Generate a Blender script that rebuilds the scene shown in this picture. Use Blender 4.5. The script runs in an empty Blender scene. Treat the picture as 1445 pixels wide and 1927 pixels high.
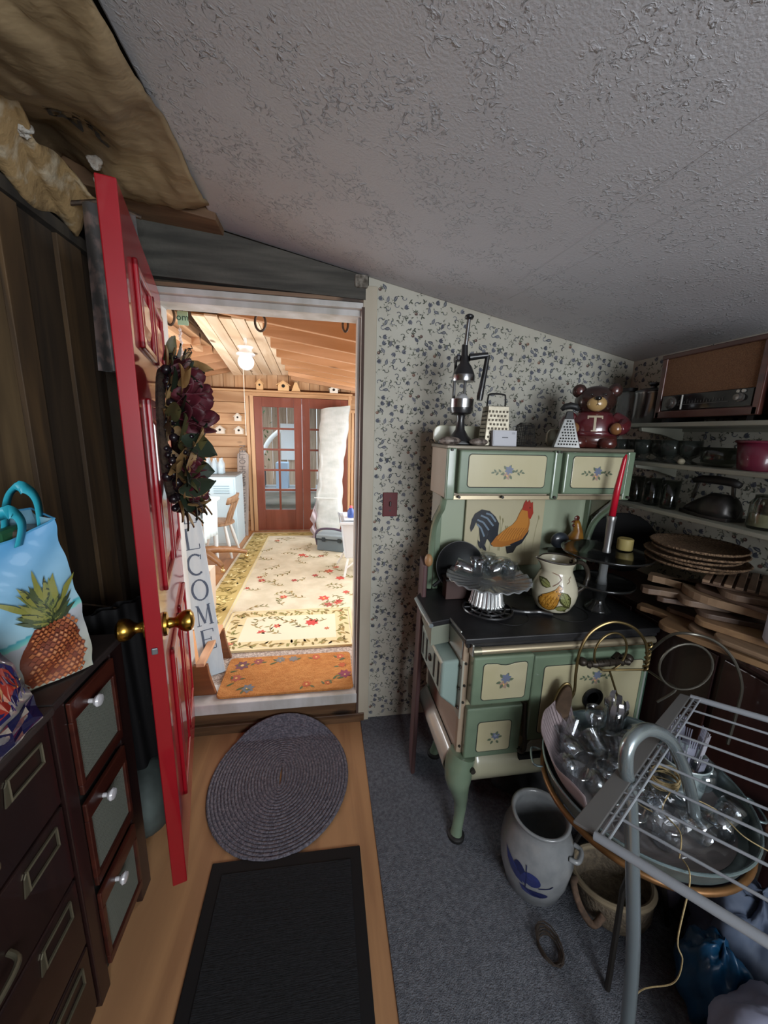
import bpy, bmesh, math, random
from mathutils import Vector, Matrix, Euler
random.seed(7)
PI = math.pi
SC = bpy.context.scene
COL = SC.collection

# ------------------------------------------------------------------ camera
cam = bpy.data.objects.new('camera', bpy.data.cameras.new('camera'))
COL.objects.link(cam); SC.camera = cam
def cam_axes(yaw, pitch, roll):
    f = Vector((math.sin(yaw)*math.cos(pitch), math.cos(yaw)*math.cos(pitch), -math.sin(pitch)))
    r = Vector((math.cos(yaw), -math.sin(yaw), 0)); d = f.cross(r)
    c, s = math.cos(roll), math.sin(roll)
    return c*r + s*d, -s*r + c*d, f
CR, CD, CF = cam_axes(0.16224, 0.206406, -0.028976)
m = Matrix.Identity(4)
for i in range(3):
    m[i][0] = CR[i]; m[i][1] = -CD[i]; m[i][2] = -CF[i]
m[2][3] = 1.6
cam.matrix_world = m
cam.data.sensor_fit = 'VERTICAL'; cam.data.sensor_height = 24; cam.data.sensor_width = 18
cam.data.lens = 24*710.13/1927; cam.data.clip_start = 0.02

# ------------------------------------------------------------------ light
SC.view_settings.view_transform = 'Standard'; SC.view_settings.look = 'None'
SC.view_settings.gamma = 1; SC.view_settings.use_curve_mapping = False
SC.view_settings.exposure = 0.0
SC.cycles.max_bounces = 8; SC.cycles.diffuse_bounces = 5; SC.cycles.glossy_bounces = 4
SC.cycles.transmission_bounces = 8; SC.cycles.transparent_max_bounces = 12
SC.cycles.sample_clamp_indirect = 4; SC.cycles.caustics_reflective = False; SC.cycles.caustics_refractive = False
w = bpy.data.worlds.new('sky'); SC.world = w; w.use_nodes = True
w.node_tree.nodes['Background'].inputs[0].default_value = (0.80, 0.90, 1.0, 1)
w.node_tree.nodes['Background'].inputs[1].default_value = 2.2
def area(name, loc, target, sx, sy, power, col):
    l = bpy.data.lights.new(name, 'AREA'); l.shape = 'RECTANGLE'; l.size = sx; l.size_y = sy
    l.energy = power; l.color = col
    o = bpy.data.objects.new(name, l); COL.objects.link(o); o.location = loc
    o.rotation_euler = (Vector(target)-Vector(loc)).to_track_quat('-Z', 'Y').to_euler()
    return o
# daylight through the sunroom's windows on its right side and through the window behind the camera
area('window_light_sunroom', (1.50, 3.6, 1.35), (-1, 3.6, 0.9), 2.6, 1.1, 95, (0.90, 0.96, 1.0))
area('window_light_sunroom_left', (-1.86, 3.3, 1.35), (0, 3.5, 1.0), 1.6, 1.1, 52, (0.90, 0.96, 1.0))
area('window_light_back', (0.85, -1.42, 1.55), (-0.05, 1, 1.62), 1.2, 1.0, 58, (0.91, 0.95, 1.0))

# ------------------------------------------------------------------ colour and materials
def lin(c):
    if isinstance(c, str):
        c = [int(c[i:i+2], 16)/255 for i in (0, 2, 4)]
    return tuple((x/12.92 if x <= 0.04045 else ((x+0.055)/1.055)**2.4) for x in c[:3])
MC = {}
def mat(name, col, rough=0.5, metal=0.0, var=None, vs=(6, 6, 6), vlo=0.35, vhi=0.65, bump=0, bs=(60, 60, 60),
        coat=0, trans=0, ior=1.45, alpha=1, emit=None, es=1, detail=3, spec=0.5, dist=0.0, sss=0):
    if name in MC: return MC[name]
    m = bpy.data.materials.new(name); m.use_nodes = True; MC[name] = m
    nt = m.node_tree; N = nt.nodes; L = nt.links; b = N['Principled BSDF']
    c = lin(col)
    b.inputs['Base Color'].default_value = (*c, 1); b.inputs['Roughness'].default_value = rough
    b.inputs['Metallic'].default_value = metal; b.inputs['IOR'].default_value = ior
    b.inputs['Specular IOR Level'].default_value = spec
    b.inputs['Coat Weight'].default_value = coat; b.inputs['Coat Roughness'].default_value = 0.06
    b.inputs['Transmission Weight'].default_value = trans; b.inputs['Alpha'].default_value = alpha
    if emit:
        b.inputs['Emission Color'].default_value = (*lin(emit), 1); b.inputs['Emission Strength'].default_value = es
    def co(scale):
        t = N.new('ShaderNodeTexCoord'); mp = N.new('ShaderNodeMapping'); mp.inputs['Scale'].default_value = scale
        L.new(t.outputs['Object'], mp.inputs[0]); return mp.outputs[0]
    if var:
        n = N.new('ShaderNodeTexNoise'); n.inputs['Scale'].default_value = 1; n.inputs['Detail'].default_value = detail
        n.inputs['Distortion'].default_value = dist
        L.new(co(vs), n.inputs['Vector'])
        r = N.new('ShaderNodeValToRGB'); r.color_ramp.elements[0].position = vlo; r.color_ramp.elements[1].position = vhi
        r.color_ramp.elements[0].color = (*c, 1); r.color_ramp.elements[1].color = (*lin(var), 1)
        L.new(n.outputs['Fac'], r.inputs[0]); L.new(r.outputs[0], b.inputs['Base Color'])
    if bump:
        n = N.new('ShaderNodeTexNoise'); n.inputs['Scale'].default_value = 1; n.inputs['Detail'].default_value = 4
        L.new(co(bs), n.inputs['Vector'])
        k = N.new('ShaderNodeBump'); k.inputs['Strength'].default_value = bump; k.inputs['Distance'].default_value = 0.01
        L.new(n.outputs['Fac'], k.inputs['Height']); L.new(k.outputs[0], b.inputs['Normal'])
    return m
def wood(name, c1, c2, axis='y', rough=0.55, coat=0, grain=14, knots=True, c3=None):
    """long-grained wood, grain running along the given object axis"""
    if name in MC: return MC[name]
    m = bpy.data.materials.new(name); m.use_nodes = True; MC[name] = m
    nt = m.node_tree; N = nt.nodes; L = nt.links; b = N['Principled BSDF']
    b.inputs['Roughness'].default_value = rough; b.inputs['Coat Weight'].default_value = coat
    t = N.new('ShaderNodeTexCoord'); mp = N.new('ShaderNodeMapping'); s = {'x': (0.09, 1, 1), 'y': (1, 0.09, 1), 'z': (1, 1, 0.09)}[axis]
    mp.inputs['Scale'].default_value = [grain*v for v in s]
    oi = N.new('ShaderNodeObjectInfo'); ad = N.new('ShaderNodeVectorMath'); ad.operation = 'ADD'
    ml = N.new('ShaderNodeVectorMath'); ml.operation = 'SCALE'; ml.inputs[0].default_value = (7, 5, 9)
    L.new(oi.outputs['Random'], ml.inputs['Scale'])
    L.new(t.outputs['Object'], ad.inputs[0]); L.new(ml.outputs[0], ad.inputs[1]); L.new(ad.outputs[0], mp.inputs[0])
    n = N.new('ShaderNodeTexNoise'); n.inputs['Scale'].default_value = 1; n.inputs['Detail'].default_value = 5; n.inputs['Distortion'].default_value = 1.2
    L.new(mp.outputs[0], n.inputs['Vector'])
    r = N.new('ShaderNodeValToRGB'); r.color_ramp.elements[0].position = 0.36; r.color_ramp.elements[1].position = 0.62
    r.color_ramp.elements[0].color = (*lin(c1), 1); r.color_ramp.elements[1].color = (*lin(c2), 1)
    L.new(n.outputs['Fac'], r.inputs[0]); out = r.outputs[0]
    if knots:
        m2 = N.new('ShaderNodeMapping'); k = {'x': (.45, 1, 1), 'y': (1, .45, 1), 'z': (1, 1, .45)}[axis]
        m2.inputs['Scale'].default_value = [3.2*v for v in k]; L.new(ad.outputs[0], m2.inputs[0])
        v = N.new('ShaderNodeTexVoronoi'); v.inputs['Scale'].default_value = 1; L.new(m2.outputs[0], v.inputs['Vector'])
        r2 = N.new('ShaderNodeValToRGB'); r2.color_ramp.elements[0].position = 0.05; r2.color_ramp.elements[1].position = 0.10
        r2.color_ramp.elements[0].color = (1, 1, 1, 1); r2.color_ramp.elements[1].color = (0, 0, 0, 1)
        L.new(v.outputs['Distance'], r2.inputs[0])
        mx = N.new('ShaderNodeMix'); mx.data_type = 'RGBA'; L.new(r2.outputs[0], mx.inputs['Factor'])
        L.new(out, mx.inputs['A']); mx.inputs['B'].default_value = (*[x*0.35 for x in lin(c1)], 1); out = mx.outputs['Result']
    # each board its own tone
    hs = N.new('ShaderNodeHueSaturation'); mr = N.new('ShaderNodeMapRange'); mr.inputs['To Min'].default_value = 0.82; mr.inputs['To Max'].default_value = 1.14
    L.new(oi.outputs['Random'], mr.inputs[0]); L.new(mr.outputs[0], hs.inputs['Value']); L.new(out, hs.inputs['Color'])
    L.new(hs.outputs[0], b.inputs['Base Color'])
    return m
def thin_glass(name, tint='ffffff', rough=0.04, k=0.55, base=0.05):
    """thin-walled clear glass: see-through face on, mirror-like at grazing angles"""
    if name in MC: return MC[name]
    m = bpy.data.materials.new(name); m.use_nodes = True; MC[name] = m
    nt = m.node_tree; N = nt.nodes; L = nt.links; N.remove(N['Principled BSDF'])
    t = N.new('ShaderNodeBsdfTransparent'); t.inputs[0].default_value = (*lin(tint), 1)
    g = N.new('ShaderNodeBsdfGlossy'); g.inputs['Roughness'].default_value = rough; g.inputs['Color'].default_value = (.95, .97, 1, 1)
    w_ = N.new('ShaderNodeLayerWeight'); w_.inputs['Blend'].default_value = .35
    pw = N.new('ShaderNodeMath'); pw.operation = 'POWER'; L.new(w_.outputs['Facing'], pw.inputs[0]); pw.inputs[1].default_value = 2.6
    a = N.new('ShaderNodeMath'); a.operation = 'MULTIPLY_ADD'; L.new(pw.outputs[0], a.inputs[0]); a.inputs[1].default_value = k; a.inputs[2].default_value = base
    x = N.new('ShaderNodeMixShader'); L.new(a.outputs[0], x.inputs[0]); L.new(t.outputs[0], x.inputs[1]); L.new(g.outputs[0], x.inputs[2])
    L.new(x.outputs[0], N['Material Output'].inputs[0]); return m
def printmat(name='print', rough=0.6, coat=0, bump=0):
    """flat print: colour stored on the printed shapes themselves"""
    if name in MC: return MC[name]
    m = bpy.data.materials.new(name); m.use_nodes = True; MC[name] = m
    N = m.node_tree.nodes; b = N['Principled BSDF']; b.inputs['Roughness'].default_value = rough; b.inputs['Coat Weight'].default_value = coat
    a = N.new('ShaderNodeAttribute'); a.attribute_name = 'Col'; m.node_tree.links.new(a.outputs['Color'], b.inputs['Base Color'])
    return m

# ------------------------------------------------------------------ mesh building
OFF = {}
def thing(name, label, cat, loc=(0, 0, 0), rz=0, group=None):
    o = bpy.data.objects.new(name, None); COL.objects.link(o); o.empty_display_size = 0.05
    o.location = loc; o.rotation_euler = (0, 0, rz); o['label'] = label; o['category'] = cat
    if group: o['group'] = group
    OFF[o.name] = Vector(loc) if not rz else Vector((0, 0, 0))
    return o
def tag(o, label, cat, group=None):
    o['label'] = label; o['category'] = cat
    if group: o['group'] = group
    return o
def frame_of(d):
    d = Vector(d).normalized(); a = Vector((0, 0, 1)) if abs(d.z) < 0.9 else Vector((1, 0, 0))
    u = d.cross(a).normalized(); return u, d.cross(u).normalized()
class MB:
    def __init__(s, M=None): s.v = []; s.f = []; s.M = M
    def _t(s, p): return tuple(s.M @ Vector(p)) if s.M else tuple(p)
    def add(s, vs, fs):
        o = len(s.v); s.v += [s._t(p) for p in vs]; s.f += [tuple(i+o for i in f) for f in fs]; return s
    def box(s, x0, x1, y0, y1, z0, z1):
        return s.add([(x, y, z) for x in (x0, x1) for y in (y0, y1) for z in (z0, z1)],
                     [(0, 1, 3, 2), (4, 6, 7, 5), (0, 4, 5, 1), (2, 3, 7, 6), (0, 2, 6, 4), (1, 5, 7, 3)])
    def hexa(s, lo, hi):
        """solid from two quads of points"""
        return s.add(list(lo)+list(hi), [(3, 2, 1, 0), (4, 5, 6, 7)]+[(i, (i+1) % 4, 4+(i+1) % 4, 4+i) for i in range(4)])
    def bar(s, p0, p1, w, h, up=(0, 0, 1)):
        p0, p1 = Vector(p0), Vector(p1); d = (p1-p0).normalized(); a = d.cross(Vector(up)).normalized(); b = a.cross(d).normalized()
        q = lambda p: [p+a*w/2*i+b*h/2*j for i, j in ((-1, -1), (1, -1), (1, 1), (-1, 1))]
        return s.hexa(q(p0), q(p1))
    def prism(s, pts, off):
        """flat outline (3D points) pushed out along off"""
        n = len(pts); off = Vector(off); P = [Vector(p) for p in pts]
        return s.add(P+[p+off for p in P], [tuple(range(n-1, -1, -1)), tuple(range(n, 2*n))]+[(i, (i+1) % n, n+(i+1) % n, n+i) for i in range(n)])
    def tube(s, pts, r, n=8, closed=False, cap=True):
        P = [Vector(p) for p in pts]; k = len(P); R = r if isinstance(r, (list, tuple)) else [r]*k
        vs = []; fs = []; u = None
        for i in range(k):
            d = (P[(i+1) % k]-P[i-1]) if closed else (P[min(i+1, k-1)]-P[max(i-1, 0)])
            d = d.normalized() if d.length > 1e-9 else Vector((0, 0, 1))
            if u is None: u = frame_of(d)[0]
            u = (u-d*u.dot(d)); u = u.normalized() if u.length > 1e-6 else frame_of(d)[0]
            w_ = d.cross(u)
            vs += [P[i]+(u*math.cos(2*PI*j/n)+w_*math.sin(2*PI*j/n))*R[i] for j in range(n)]
        for i in range(k if closed else k-1):
            a = i*n; b = ((i+1) % k)*n
            fs += [(a+j, a+(j+1) % n, b+(j+1) % n, b+j) for j in range(n)]
        if cap and not closed: fs += [tuple(range(n-1, -1, -1)), tuple((k-1)*n+j for j in range(n))]
        return s.add(vs, fs)
    def cyl(s, p0, p1, r0, r1=None, n=16): return s.tube([p0, p1], [r0, r0 if r1 is None else r1], n)
    def lathe(s, prof, n=24, c=(0, 0, 0), M=None, flute=0, fa=0):
        vs = []; fs = []; k = len(prof); c = Vector(c)
        for r, z in prof:
            for j in range(n):
                a = 2*PI*j/n; rr = r*(1+(fa*math.cos(flute*a) if flute else 0)); p = Vector((rr*math.cos(a), rr*math.sin(a), z))
                if M: p = M @ p
                vs.append(p+c)
        for i in range(k-1):
            fs += [(i*n+j, i*n+(j+1) % n, (i+1)*n+(j+1) % n, (i+1)*n+j) for j in range(n)]
        if prof[0][0] > 1e-6: fs.append(tuple(range(n-1, -1, -1)))
        if prof[-1][0] > 1e-6: fs.append(tuple((k-1)*n+j for j in range(n)))
        return s.add(vs, fs)
    def ball(s, c, r, n=12, sc=(1, 1, 1), M=None):
        prof = [(max(1e-7, r*math.sin(PI*i/(n//2+2))), -r*math.cos(PI*i/(n//2+2))) for i in range(n//2+3)]
        S = Matrix.Diagonal((*sc, 1)); S = (M @ S) if M else S
        return s.lathe(prof, n, c, S)
    def grid(s, f, nu, nv, thick=0):
        vs = [f(i/nu, j/nv) for j in range(nv+1) for i in range(nu+1)]
        return s.add(vs, [(j*(nu+1)+i, j*(nu+1)+i+1, (j+1)*(nu+1)+i+1, (j+1)*(nu+1)+i) for j in range(nv) for i in range(nu)])
    def build(s, name, material, parent=None, smooth=False, bev=0, sub=0, solid=0, seg=2):
        me = bpy.data.meshes.new(name); off = OFF.get(parent.name, Vector()) if parent else Vector()
        me.from_pydata([tuple(Vector(v)-off) for v in s.v], [], s.f); me.update()
        bm = bmesh.new(); bm.from_mesh(me); bmesh.ops.recalc_face_normals(bm, faces=bm.faces); bm.to_mesh(me); bm.free()
        if material: me.materials.append(material)
        if smooth:
            me.polygons.foreach_set('use_smooth', [True]*len(me.polygons))
            if smooth != 'all': me.set_sharp_from_angle(angle=math.radians(42))
        o = bpy.data.objects.new(name, me); COL.objects.link(o)
        if parent:
            o.parent = parent; OFF[o.name] = off
        if bev:
            b = o.modifiers.new('b', 'BEVEL'); b.width = bev; b.segments = seg; b.limit_method = 'ANGLE'
        if sub:
            q = o.modifiers.new('s', 'SUBSURF'); q.levels = sub; q.render_levels = sub
        if solid:
            q = o.modifiers.new('t', 'SOLIDIFY'); q.thickness = solid; q.offset = 0
        return o
def struct(o): o['kind'] = 'structure'; return o
def copy_tree(o, parent=None):
    c = o.copy(); COL.objects.link(c); c.parent = parent
    for ch in list(o.children): copy_tree(ch, c)
    return c
def catmull(pts, n=6, closed=False):
    P = [Vector(p) for p in pts]; k = len(P); out = []
    for i in range(k if closed else k-1):
        g = (lambda j: P[j % k]) if closed else (lambda j: P[min(max(j, 0), k-1)])
        a, b, c, d = g(i-1), g(i), g(i+1), g(i+2)
        for j in range(n):
            t = j/n; out.append(0.5*((2*b)+(c-a)*t+(2*a-5*b+4*c-d)*t*t+(3*b-a-3*c+d)*t**3))
    if not closed: out.append(P[-1])
    return out
def text_mesh(txt, size, M, name, material, parent, ext=0.0005, align='CENTER', width=1.0):
    c = bpy.data.curves.new(name, 'FONT'); c.body = txt; c.size = size; c.extrude = ext; c.align_x = align; c.align_y = 'CENTER'; c.resolution_u = 3
    o = bpy.data.objects.new(name, c); COL.objects.link(o)
    me = bpy.data.meshes.new_from_object(o.evaluated_get(bpy.context.evaluated_depsgraph_get()))
    bpy.data.objects.remove(o)
    off = OFF.get(parent.name, Vector()) if parent else Vector()
    me.transform(Matrix.Diagonal((width, 1, 1, 1))); me.transform(M); me.transform(Matrix.Translation(-off)); me.materials.clear(); me.materials.append(material)
    q = bpy.data.objects.new(name, me); COL.objects.link(q); q.parent = parent; return q

class Dec:
    """flat printed shapes in a 2D sheet, laid on a surface by a mapping function"""
    def __init__(s): s.p = []
    def poly(s, pts, col): s.p.append((list(pts), lin(col))); return s
    def ell(s, cx, cy, rx, ry, col, rot=0, n=12):
        c, t = math.cos(rot), math.sin(rot)
        return s.poly([(cx+rx*math.cos(2*PI*i/n)*c-ry*math.sin(2*PI*i/n)*t, cy+rx*math.cos(2*PI*i/n)*t+ry*math.sin(2*PI*i/n)*c) for i in range(n)], col)
    def leaf(s, x, y, ln, wd, rot, col, curve=0.0):
        c, t = math.cos(rot), math.sin(rot); q = []
        for u in (0, .2, .45, .7, 1): q.append((u*ln, wd/2*math.sin(PI*u**0.8)+curve*u*u*ln))
        for u in (.7, .45, .2): q.append((u*ln, -wd/2*math.sin(PI*u**0.8)+curve*u*u*ln))
        return s.poly([(x+a*c-b*t, y+a*t+b*c) for a, b in q], col)
    def stroke(s, pts, wd, col):
        for (x0, y0), (x1, y1) in zip(pts, pts[1:]):
            d = math.hypot(x1-x0, y1-y0) or 1; nx, ny = -(y1-y0)/d*wd/2, (x1-x0)/d*wd/2
            s.poly([(x0+nx, y0+ny), (x0-nx, y0-ny), (x1-nx, y1-ny), (x1+nx, y1+ny)], col)
        return s
    def build(s, name, mp, material, parent, eps=0.00012, base=0.0008, fine=0, wrap=12):
        vs = []; fs = []; cs = []
        for k, (pts, c) in enumerate(s.p):
            h = base+eps*(k % wrap); o = len(vs)
            if fine:            # cut big shapes up so that they follow a curved surface
                b = bmesh.new(); b.faces.new([b.verts.new((x, y, 0)) for x, y in pts]); bmesh.ops.triangulate(b, faces=b.faces)
                for _ in range(5):
                    e = [q for q in b.edges if q.calc_length() > fine]
                    if not e: break
                    bmesh.ops.subdivide_edges(b, edges=e, cuts=1); bmesh.ops.triangulate(b, faces=b.faces)
                b.verts.index_update(); vs += [mp(v.co.x, v.co.y, h) for v in b.verts]; fs += [tuple(o+v.index for v in f.verts) for f in b.faces]; cs += [(*c, 1)]*len(b.verts); b.free()
                continue
            vs += [mp(x, y, h) for x, y in pts]; fs.append(tuple(range(o, o+len(pts)))); cs += [(*c, 1)]*len(pts)
        me = bpy.data.meshes.new(name); off = OFF.get(parent.name, Vector()) if parent else Vector()
        me.from_pydata([tuple(Vector(v)-off) for v in vs], [], fs); me.update()
        a = me.color_attributes.new('Col', 'FLOAT_COLOR', 'POINT')
        a.data.foreach_set('color', [x for c in cs for x in c]); me.materials.append(material)
        o = bpy.data.objects.new(name, me); COL.objects.link(o); o.parent = parent
        if parent: OFF[o.name] = off
        return o
def plane_map(o, u, v):
    o, u, v = Vector(o), Vector(u), Vector(v); n = u.cross(v).normalized()
    return lambda x, y, h: o+u*x+v*y+n*h
def cyl_map(c, rf, z0, a0=0.0):
    """wrap round a vertical lathe shape: x is arc length from angle a0, y is height; rf(z) its radius"""
    c = Vector(c)
    def g(x, y, h):
        r = rf(y)+h; a = a0+x/max(rf(y), 1e-3); return c+Vector((r*math.cos(a), r*math.sin(a), z0+y))
    return g
def prof_r(prof):
    def f(y):
        for (r0, z0), (r1, z1) in zip(prof, prof[1:]):
            if z0 <= y <= z1 and z1 > z0: return r0+(r1-r0)*(y-z0)/(z1-z0)
        return prof[-1][0]
    return f
# ================================================================== the setting
YW = 1.857                                   # face of the doorway wall
def ceil_z(x): return 2.32-0.2*x
white_trim = mat('painted_trim', 'c9c8c6', 0.45, var='a9a69f', vs=(9, 9, 3), bump=.1)
M_ply = wood('plywood_floor', '8a6546', '9f7853', 'y', 0.5, grain=9, knots=False)
M_carpet = mat('grey_carpet', '4d5057', 0.95, var='6e7178', vs=(90, 90, 90), vlo=.3, vhi=.7, bump=.9, bs=(260, 260, 260))
struct(MB().box(-1.2, 0.2, -1.5, YW, -0.03, 0).build('floor', M_ply))
struct(MB().box(0.2, 1.7, -1.5, YW+.0, -0.03, 0.007).build('floor.001', M_carpet, bev=.003))
# textured plaster ceiling board
def plaster():
    m = mat('plaster_ceiling', 'a9a8a6', 0.42)
    nt = m.node_tree; N = nt.nodes; L = nt.links; b = N['Principled BSDF']
    t = N.new('ShaderNodeTexCoord')
    n1 = N.new('ShaderNodeTexNoise'); n1.inputs['Scale'].default_value = 48; n1.inputs['Detail'].default_value = 5; n1.inputs['Distortion'].default_value = 1.8
    L.new(t.outputs['Object'], n1.inputs['Vector'])
    r = N.new('ShaderNodeValToRGB'); r.color_ramp.elements[0].position = .54; r.color_ramp.elements[1].position = .74
    L.new(n1.outputs['Fac'], r.inputs[0])
    n2 = N.new('ShaderNodeTexNoise'); n2.inputs['Scale'].default_value = 9; L.new(t.outputs['Object'], n2.inputs['Vector'])
    ml = N.new('ShaderNodeMath'); ml.operation = 'MULTIPLY'; L.new(r.outputs[0], ml.inputs[0]); rr = N.new('ShaderNodeValToRGB'); rr.color_ramp.elements[0].position = .42; rr.color_ramp.elements[1].position = .62; L.new(n2.outputs['Fac'], rr.inputs[0]); L.new(rr.outputs[0], ml.inputs[1])
    n3 = N.new('ShaderNodeTexNoise'); n3.inputs['Scale'].default_value = 160; L.new(t.outputs['Object'], n3.inputs['Vector'])
    ad = N.new('ShaderNodeMath'); ad.operation = 'MULTIPLY_ADD'; L.new(n3.outputs['Fac'], ad.inputs[0]); ad.inputs[1].default_value = .12; L.new(ml.outputs[0], ad.inputs[2])
    k = N.new('ShaderNodeBump'); k.inputs['Strength'].default_value = .75; k.inputs['Distance'].default_value = .011
    L.new(ad.outputs[0], k.inputs['Height']); L.new(k.outputs[0], b.inputs['Normal'])
    r2 = N.new('ShaderNodeValToRGB'); r2.color_ramp.elements[0].color = (*lin('b2b0b3'), 1); r2.color_ramp.elements[1].color = (*lin('bfc0c5'), 1)
    n4 = N.new('ShaderNodeTexNoise'); n4.inputs['Scale'].default_value = 1.6; L.new(t.outputs['Object'], n4.inputs['Vector'])
    L.new(n4.outputs['Fac'], r2.inputs[0]); L.new(r2.outputs[0], b.inputs['Base Color'])
    return m
xs0, xs1 = -0.43, 1.62
lo = [(xs0, -1.5, ceil_z(xs0)), (xs1, -1.5, ceil_z(xs1)), (xs1, YW, ceil_z(xs1)), (xs0, YW, ceil_z(xs0))]
struct(MB().hexa(lo, [(x, y, z+.02) for x, y, z in lo]).build('ceiling', plaster(), bev=.006))
# faint raised seam of the taped joints
seam = mat('plaster_seam', 'a39f9a', .6)
mb = MB()
for (x0, y0), (x1, y1) in (((.735, 1.50), (.775, .60)), ((.775, 1.64), (.885, .70))):
    mb.bar((x0, y0, ceil_z(x0)+.0005), (x1, y1, ceil_z(x1)+.0005), .014, .0012)
struct(mb.build('trim_1', MC['plaster_ceiling'], bev=.0005))

# ---- doorway wall
M_paper = mat('wallpaper_ground', 'bdbcb0', 0.7, var='aea99b', vs=(3, 3, 3), bump=.06)
M_dark = wood('dark_rough_wood', '35322d', '4c4842', 'x', .85, knots=False)
x_j0, x_j1, zs, zl = -0.70, 0.175, 0.178, 2.15
wall = struct(MB().prism([(x_j1+.03, YW, -.02), (1.7, YW, -.02), (1.7, YW, ceil_z(1.7)+.02), (x_j1+.03, YW, ceil_z(x_j1)+.02)], (0, .13, 0)).build('wall_front', M_paper))
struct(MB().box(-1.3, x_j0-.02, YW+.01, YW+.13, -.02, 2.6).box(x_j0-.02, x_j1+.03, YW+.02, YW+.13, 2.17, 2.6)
       .build('wall_front_left', wood('dark_brown_boards', '332a21', '463a2c', 'z', .8)))  # planks beside and over the opening, dark brown in their own tone
# header beam over the door, dark weathered timber
struct(MB().hexa([(-.74, YW-.02, 2.205), (.19, YW-.02, 2.18), (.19, YW+.03, 2.18), (-.74, YW+.03, 2.205)],
                 [(-.74, YW-.02, 2.455), (.19, YW-.02, 2.275), (.19, YW+.03, 2.275), (-.74, YW+.03, 2.455)]).build('trim_2', mat('weathered_beam', '3d3c38', .85, var='55534d', vs=(3, 30, 30), bump=.3)))
struct(MB().box(-.72, .2, YW-.012, YW+.02, 2.168, 2.186).build('trim_3', wood('thin_brown_strip', '6a5140', '856a52', 'x')))
struct(MB().box(.14, .2, YW-.03, YW+.0, 2.225, 2.28).build('trim_9', mat('torn_drywall', '8f8a80', .9, var='4a443c', vs=(40, 40, 40), bump=1), bev=.01))
# painted door frame: casing, jambs, stop, sill
f = struct(MB().box(x_j0-.06, x_j1+.02, YW-.012, YW+.06, zl-.005, zl+.022).box(x_j0-.02, x_j1+.01, YW+.02, YW+.14, zl-.03, zl).build('door_frame', white_trim, bev=.002))
f.name = 'trim_4'
struct(MB().box(x_j1+.005, .244, YW-.016, YW+.01, .0, zl+.09).build('trim_5', mat('cream_jamb', 'b5ad9b', .5, var='a89f8c', vs=(9, 9, 2)), bev=.003))
struct(MB().box(x_j1, x_j1+.01, YW-.016, YW+.14, zs, zl).box(x_j1-.014, x_j1, YW+.045, YW+.14, zs, zl).build('trim_6', white_trim, bev=.001))
struct(MB().box(x_j1-.0006, x_j1+.0125, YW-.0175, YW-.012, .02, zl).build('trim_7', mat('jamb_gap', '4b3a33', .8)))
struct(MB().box(x_j0-.03, x_j0, YW, YW+.14, zs-.02, zl).build('trim_8', white_trim))
struct(MB().box(x_j0-.02, x_j1+.002, YW-.02, YW+.15, .122, .182).build('trim_10', white_trim, bev=.004))
M_riser = wood('brown_riser', '4a3322', '6f5238', 'x', .5)
struct(MB().box(x_j0-.02, x_j1+.05, YW-.002, YW+.05, 0, .152).box(x_j0-.02, x_j1+.03, YW-.014, YW, .07, .122).box(x_j0-.02, x_j1+.045, YW-.022, YW, 0, .055).build('trim_11', M_riser, bev=.004))
# wallpaper print: scattered sprigs, berries, leaves and vines
random.seed(11)
D = Dec(); blue = ['50545f', '5b5f69', '454953', '6a6c74']; red = ['6a4a42', '77584c', '584340']; grn = ['52574b', '444941', '676a5c']
def sprig(D, x, y, kind, a, s=1.0):
    c = lambda L_: random.choice(L_)
    ca, sa = math.cos(a), math.sin(a)
    if kind == 0:      # slate tulip head on a bent stem
        for k in (-.45, 0, .45): D.leaf(x, y, .017*s, .0085*s, a+k, c(blue))
        D.stroke([(x, y), (x-.007*ca, y-.007*sa), (x-.011*ca+.004*sa, y-.011*sa-.004*ca)], .0010*s, '77786e'); D.leaf(x-.008*ca, y-.008*sa, .010*s, .004*s, a+2.2, c(grn))
    elif kind == 1:    # berry with leaves
        D.ell(x, y, .0062*s, .0056*s, c(red)); D.ell(x-.0015*s, y+.0015*s, .0024*s, .0020*s, 'a2917f')
        for k in (-.9, .1, 1.0): D.leaf(x+.005*s*ca, y+.005*s*sa, .010*s, .0042*s, a+k, c(grn))
    elif kind == 2:    # curled gourd, open outline
        D.stroke([(x+.0075*s*math.cos(a+t), y+.0062*s*math.sin(a+t)) for t in (0, .7, 1.4, 2.1, 2.8, 3.5, 4.2)], .0024*s, c(blue+grn))
        D.leaf(x+.007*s*ca, y+.007*s*sa, .011*s, .005*s, a+.5, c(grn)); D.leaf(x+.007*s*ca, y+.007*s*sa, .009*s, .004*s, a+1.9, c(blue))
    elif kind == 3:    # leaf trio
        for k, l in ((0, .014), (1.4, .011), (-1.3, .010)): D.leaf(x, y, l*s, l*.42*s, a+k, c(grn))
    elif kind == 4:    # curled vine
        pts = []; px, py, aa = x, y, a; kk = random.choice((-1, 1))*random.uniform(.3, .55)
        for i in range(10): pts.append((px, py)); px += .0055*math.cos(aa); py += .0055*math.sin(aa); aa += kk*(1 if i < 5 else -1)
        D.stroke(pts, .0011, '7d7d74')
        for q, da in ((9, 0), (6, 1.3), (4, -1.2), (2, 1.1)): D.leaf(pts[q][0], pts[q][1], .009, .0036, aa+da, c(grn))
    elif kind == 5:    # broad slate leaf with a pale vein
        D.leaf(x, y, .022*s, .012*s, a, c(blue), .25); D.leaf(x+.003*ca, y+.003*sa, .014*s, .0035*s, a+.1, '8d8f8e', .2); D.leaf(x, y, .008*s, .004*s, a+2.4, c(grn))
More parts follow.
